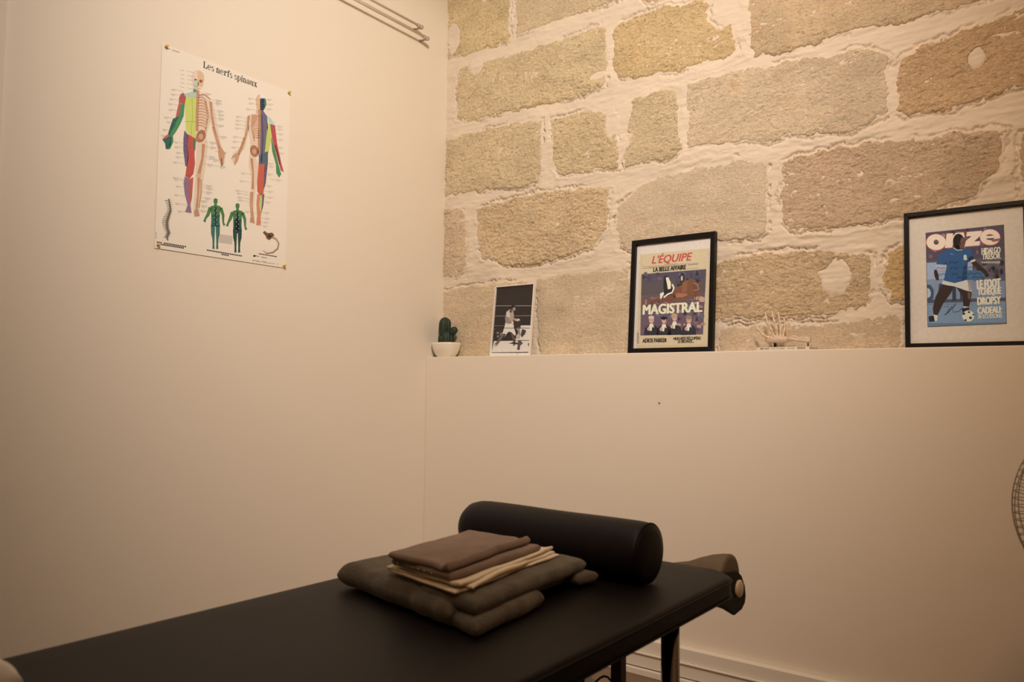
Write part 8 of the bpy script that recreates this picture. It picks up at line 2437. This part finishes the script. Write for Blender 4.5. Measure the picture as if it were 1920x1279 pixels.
# roll holder bolted under the far end
pl = [(-0.965 + 1.85, 0.590), (-0.905 + 1.85, 0.592), (-0.835 + 1.85, 0.583), (-0.806 + 1.85, 0.566), (-0.785 + 1.85, 0.538), (-0.780 + 1.85, 0.512), (-0.786 + 1.85, 0.497), (-0.806 + 1.85, 0.486), (-0.850 + 1.85, 0.482), (-0.965 + 1.85, 0.535)]
Geo().prism(pl, 'x', -0.300, -0.290).build('holder_plate', M['black'], tb, 0.003)
hl = Geo().prism(pl, 'x', 0.284, 0.294).build('holder_plate', M['black'], tb, 0.003)
Geo().lathe([(0.012, 0.292), (0.0205, 0.2925), (0.0205, 0.298), (0.017, 0.301), (0.001, 0.302)], (0, 1.020, 0.540), 'x', 24).build('knob', M['knob'], hl)
pts = [(0.02, 0.71, 0.10), (0.05, 0.71, 0.28), (0.075, 0.71, 0.345), (0.092, 0.71, 0.367), (0.102, 0.711, 0.377), (0.113, 0.711, 0.3835), (0.122, 0.711, 0.3825), (0.131, 0.711, 0.376), (0.140, 0.711, 0.360), (0.146, 0.70, 0.28), (0.14, 0.66, 0.10), (0.10, 0.55, 0.006)]
Geo().tube(pts, 0.0024, 8).build('cable', M['black'], tb)

# loose roll held at the far end
rl = Geo().lathe([(0.004, 1.50), (0.018, 1.515), (0.026, 1.545), (0.034, 1.580), (0.048, 1.612), (0.058, 1.640), (0.063, 1.665), (0.0645, 1.680), (0.063, 1.6835), (0.052, 1.6845), (0.001, 1.685)], (0, -0.840, 0.5535), 'x', 32)
tag(rl.build('fabric_roll', M['roll']), 'grey-brown tapering fabric roll held behind the far end of the massage table', 'roll')

# bolster
bo = thing('bolster', 'dark navy cylindrical vinyl bolster lying across the massage table', 'bolster', (1.376, -1.144, TZ), (0, 0, -0.027))
r = 0.0645
prof = [(0.002, -0.256), (0.030, -0.2555), (0.046, -0.250), (0.057, -0.236), (0.0625, -0.216), (0.0645, -0.19)] + [(0.0645 + 0.0005 * math.sin(k), -0.19 + 0.41 * k / 9) for k in range(1, 10)] + [(0.0640, 0.236), (0.0625, 0.246), (0.0608, 0.251)]
Geo().lathe(prof, (0, 0, r), 'x', 48).build('cover', M['bolster'], bo)
Geo().lathe([(0.0608, 0.2505), (0.060, 0.2545), (0.045, 0.2575), (0.02, 0.2595), (0.001, 0.260)], (0, 0, r), 'x', 48).build('end_panel', M['vinyl_side'], bo)
Geo().tube([(0.2515, 0.0622 * math.cos(a), r + 0.0622 * math.sin(a)) for a in [2 * PI * k / 48 for k in range(48)]], 0.0016, 6, True).build('piping', M['black'], bo)

# ------------------------------------------------------------------ folded clothes
def cloth(name, c, z0, th, material, parent, seed, nu=60, nv=60, wr=0.004, wob=0.008, r=None, wave=1.0, lift=None, rot=0):
    r = r or th * 0.55
    u = np.linspace(0, 1, nu); v = np.linspace(0, 1, nv)
    u = 0.5 - 0.5 * np.cos(u * PI) * (0.72 + 0.28 * np.abs(np.cos(u * PI))); v = 0.5 - 0.5 * np.cos(v * PI) * (0.72 + 0.28 * np.abs(np.cos(v * PI)))
    U, V_ = np.meshgrid(u, v)
    c = [np.array(p, float) for p in c]
    P = ((1 - U) * (1 - V_))[..., None] * c[0] + (U * (1 - V_))[..., None] * c[1] + (U * V_)[..., None] * c[2] + ((1 - U) * V_)[..., None] * c[3]
    lu = (np.linalg.norm(c[1] - c[0]) + np.linalg.norm(c[2] - c[3])) / 2; lv = (np.linalg.norm(c[3] - c[0]) + np.linalg.norm(c[2] - c[1])) / 2
    X, Y = P[..., 0].copy(), P[..., 1].copy()
    wx = (fbm(X * 14, Y * 14, 3, seed) - 0.5) * 2 * wob; wy = (fbm(X * 14, Y * 14, 3, seed + 7) - 0.5) * 2 * wob
    X += wx; Y += wy
    du = np.minimum(U, 1 - U) * lu; dv = np.minimum(V_, 1 - V_) * lv
    ku = np.sqrt(np.clip(1 - (1 - np.clip(du / r, 0, 1)) ** 2, 0, 1)); kv = np.sqrt(np.clip(1 - (1 - np.clip(dv / r, 0, 1)) ** 2, 0, 1))
    k = np.minimum(ku, kv) * 0.5 + ku * kv * 0.5
    W = (fbm(X * 9 * wave, Y * 9 * wave, 4, seed + 20) - 0.5) * 2 * wr + (fbm(X * 26 * wave + Y * 9, Y * 26 * wave, 3, seed + 30) - 0.5) * 1.1 * wr
    L = lift(U, V_) if lift is not None else 0
    top = z0 + th / 2 + (th / 2 + W) * k + L
    bot = z0 + th / 2 - th / 2 * k + (L * 0.6 if lift is not None else 0)
    bot = np.maximum(bot, z0); top = np.maximum(top, bot + 0.0004)
    n = nu * nv
    T = np.stack([X, Y, top], -1).reshape(-1, 3); B = np.stack([X, Y, bot], -1).reshape(-1, 3)
    idx = np.arange(n).reshape(nv, nu)
    q = np.stack([idx[:-1, :-1], idx[:-1, 1:], idx[1:, 1:], idx[1:, :-1]], -1).reshape(-1, 4)
    faces = [tuple(f) for f in q.tolist()] + [tuple(f[::-1]) for f in (q + n).tolist()]
    rim = list(idx[0, :]) + list(idx[1:, -1]) + list(idx[-1, -2::-1]) + list(idx[-2:0:-1, 0])
    for i in range(len(rim)):
        a, b = int(rim[i]), int(rim[(i + 1) % len(rim)])
        faces.append((a, a + n, b + n, b))
    g = Geo(); g.add(np.vstack([T, B]).tolist(), faces, True)
    return g.build(name, material, parent)

G1 = thing('folded_jumper', 'folded grey-olive wool jumper at the bottom of the pile on the table', 'clothing', (0, 0, 0))
cloth('lower_fold', [(1.44, -1.625), (1.572, -1.650), (1.550, -1.43), (1.44, -1.40)], TZ + 0.0008, 0.030, M['grey_wool'], G1, 3, 50, 50, 0.003, 0.008, 0.014)
cloth('body', [(1.150, -1.575), (1.500, -1.640), (1.508, -1.232), (1.155, -1.228)], TZ + 0.0008, 0.050, M['grey_wool'], G1, 11, 80, 80, 0.0035, 0.010, 0.030,
      lift=lambda u, v: 0.004 * np.exp(-(u / 0.10) ** 2) * (1 - np.abs(2 * v - 1) ** 4))
cloth('sleeve', [(1.400, -1.612), (1.552, -1.634), (1.527, -1.238), (1.420, -1.232)], TZ + 0.029, 0.027, M['grey_wool'], G1, 23, 50, 80, 0.003, 0.007, 0.013)
cloth('cuff', [(1.488, -1.282), (1.540, -1.290), (1.545, -1.232), (1.500, -1.222)], TZ + 0.008, 0.026, M['grey_wool'], G1, 31, 30, 30, 0.007, 0.010, 0.012)

G2 = thing('folded_shirt', 'thin cream cotton garment folded between the jumper and the taupe top', 'clothing', (0, 0, 0))
CZ = TZ + 0.0580
cloth('layer', [(1.295, -1.588), (1.508, -1.632), (1.478, -1.268), (1.300, -1.300)], CZ, 0.0055, M['cream'], G2, 41, 50, 60, 0.0012, 0.006)
cloth('layer', [(1.300, -1.590), (1.524, -1.600), (1.472, -1.275), (1.305, -1.310)], CZ + 0.005, 0.0055, M['cream'], G2, 47, 50, 60, 0.0016, 0.007,
      lift=lambda u, v: 0.006 * sstep(0.80, 1.0, u) * np.exp(-((v - 0.35) / 0.25) ** 2))
cloth('layer', [(1.300, -1.580), (1.512, -1.622), (1.466, -1.270), (1.300, -1.290)], CZ + 0.010, 0.0050, M['cream'], G2, 53, 50, 60, 0.0016, 0.006,
      lift=lambda u, v: 0.004 * sstep(0.86, 1.0, u))

G3 = thing('folded_garment', 'taupe jersey top with a row of small snaps, topmost of the folded pile', 'clothing', (0, 0, 0))
DZ = CZ + 0.0165
cloth('lower_fold', [(1.318, -1.598), (1.486, -1.622), (1.466, -1.318), (1.295, -1.335)], DZ, 0.014, M['taupe'], G3, 61, 56, 60, 0.0015, 0.005, 0.007)
cloth('upper_fold', [(1.312, -1.600), (1.480, -1.622), (1.448, -1.330), (1.284, -1.336)], DZ + 0.0125, 0.013, M['taupe'], G3, 67, 60, 60, 0.0022, 0.005, 0.007,
      lift=lambda u, v: 0.005 * np.exp(-((u - 0.96) / 0.05) ** 2) - 0.003 * np.exp(-((u - 0.86) / 0.05) ** 2))
for px, py in ((1.338, -1.6015), (1.381, -1.6075), (1.399, -1.6105), (1.417, -1.6135), (1.438, -1.6170)):
    Geo().ball((px, py, DZ + 0.0065), (0.0024, 0.0022, 0.0024), 10, 6).build('snap', M['bead'], G3)

# white pillow near the camera end
pw = thing('white_pillow', 'soft white pillow at the near left corner of the massage table', 'pillow', (0, 0, 0))
cloth('pillow_body', [(0.95, -2.60), (1.33, -2.60), (1.305, -2.212), (0.99, -2.22)], TZ + 0.002, 0.075, M['white_cloth'], pw, 71, 50, 50, 0.004, 0.008, 0.06)

# stool tucked under the table
stl = thing('round_stool', 'tan round stool tucked under the massage table', 'stool', (1.275, -1.05, 0))
Geo().lathe([(0.10, 0.243), (0.135, 0.246), (0.15, 0.260), (0.15, 0.280), (0.135, 0.296), (0.05, 0.300), (0.001, 0.300)], (0, 0, 0), 'z', 32).build('seat', M['stool'], stl)
Geo().lathe([(0.022, 0.05), (0.022, 0.15), (0.014, 0.155), (0.014, 0.244)], (0, 0, 0), 'z', 18).build('column', M['chrome'], stl)
for k in range(5):
    a = 2 * PI * k / 5 + 0.9
    lg = Geo().tube([(0, 0, 0.062), (0.09 * math.cos(a), 0.09 * math.sin(a), 0.055), (0.16 * math.cos(a), 0.16 * math.sin(a), 0.045)], [0.016, 0.013, 0.010], 10).build('leg', M['black'], stl)
    Geo().lathe([(0.006, -0.008), (0.020, -0.008), (0.021, -0.004), (0.021, 0.004), (0.020, 0.008), (0.006, 0.008)], (0.16 * math.cos(a), 0.16 * math.sin(a), 0.0215), 'y', 16).build('castor', M['black'], lg)

# ------------------------------------------------------------------ pedestal fan at the right edge
fx, fy, fz, FR = 2.447, -0.80, 0.787, 0.197
fan = thing('pedestal_fan', 'grey pedestal fan with wire grille at the right edge, before the lower wall', 'fan', (fx, fy, 0), (0, 0, 0))
def grille(name, sign, depth):
    g = Geo()
    n = 84
    for k in range(n):
        a = 2 * PI * k / n; c, s = math.cos(a), math.sin(a)
        tw = 0.18 * sign
        pts = []
        for f, d in ((1.0, 0.0), (0.985, 0.55), (0.93, 0.80), (0.75, 0.92), (0.5, 0.98), (0.22, 1.0)):
            aa = a + tw * (1 - f) + 0.05 * sign * d
            pts.append((FR * f * math.cos(aa), sign * depth * d, fz + FR * f * math.sin(aa)))
        g.tube(pts, 0.0009, 4)
    for f, d in ((0.962, 0.70), (0.62, 0.957), (0.22, 1.0)):
        g.tube([(FR * f * math.cos(2 * PI * k / 64), sign * depth * d, fz + FR * f * math.sin(2 * PI * k / 64)) for k in range(64)], 0.0011, 5, True)
    return g.build(name, M['fan_metal'], fan, kind=None)
grille('front_grille', -1, 0.075)
grille('rear_grille', 1, 0.065)
Geo().tube([(FR * math.cos(2 * PI * k / 72), 0, fz + FR * math.sin(2 * PI * k / 72)) for k in range(72)], 0.0013, 6, True).build('grille_rim', M['fan_metal'], fan)
Geo().lathe([(0.001, -0.082), (0.035, -0.081), (0.042, -0.076), (0.042, -0.072), (0.001, -0.071)], (0, 0, fz), 'y', 28).build('badge_cap', M['fan_body'], fan)
hub = Geo().lathe([(0.03, -0.045), (0.034, -0.04), (0.034, 0.03), (0.028, 0.034)], (0, 0, fz), 'y', 24).build('hub', M['fan_body'], fan)
for k in range(4):
    a0 = 2 * PI * k / 4 + 0.4
    g = Geo(); top = []; bot = []
    nr, na = 8, 7
    V = []
    for side in (0, 1):
        for i in range(nr):
            f = i / (nr - 1); rr = 0.030 + 0.138 * f
            wid = 0.55 + 0.42 * math.sin(f * PI * 0.75)
            for j in range(na):
                q = j / (na - 1) - 0.5
                a = a0 + q * wid * 1.25 + 0.25 * f
                V.append((rr * math.cos(a), -0.022 + q * 0.050 + side * 0.003, fz + rr * math.sin(a)))
    m_ = nr * na; F = []
    for i in range(nr - 1):
        for j in range(na - 1):
            a = i * na + j
            F.append((a, a + 1, a + na + 1, a + na)); F.append((m_ + a, m_ + a + na, m_ + a + na + 1, m_ + a + 1))
    edge = [j for j in range(na)] + [i * na + na - 1 for i in range(1, nr)] + [(nr - 1) * na + j for j in range(na - 2, -1, -1)] + [i * na for i in range(nr - 2, 0, -1)]
    for i in range(len(edge)):
        a, b = edge[i], edge[(i + 1) % len(edge)]
        F.append((a, m_ + a, m_ + b, b))
    g.add(V, F, True).build('blade', M['fan_body'], fan)
Geo().lathe([(0.02, 0.062), (0.055, 0.064), (0.060, 0.075), (0.058, 0.13), (0.045, 0.155), (0.02, 0.165), (0.001, 0.166)], (0, 0, fz), 'y', 28).build('motor_housing', M['fan_body'], fan)
Geo().tube([(0, 0.034, fz), (0, 0.07, fz)], 0.006, 10).build('shaft', M['chrome'], fan)
Geo().tube([(0, 0.11, 0.03), (0, 0.11, 0.45), (0, 0.11, fz - 0.05)], [0.016, 0.014, 0.012], 16).build('pole', M['fan_body'], fan)
Geo().lathe([(0.19, 0.0), (0.195, 0.006), (0.185, 0.018), (0.06, 0.032), (0.03, 0.05), (0.018, 0.08)], (0, 0.11, 0), 'z', 40).build('base', M['fan_body'], fan)
Geo().box((-0.03, 0.085, 0.50), (0.03, 0.10, 0.58)).build('control_panel', M['black'], fan, 0.004)
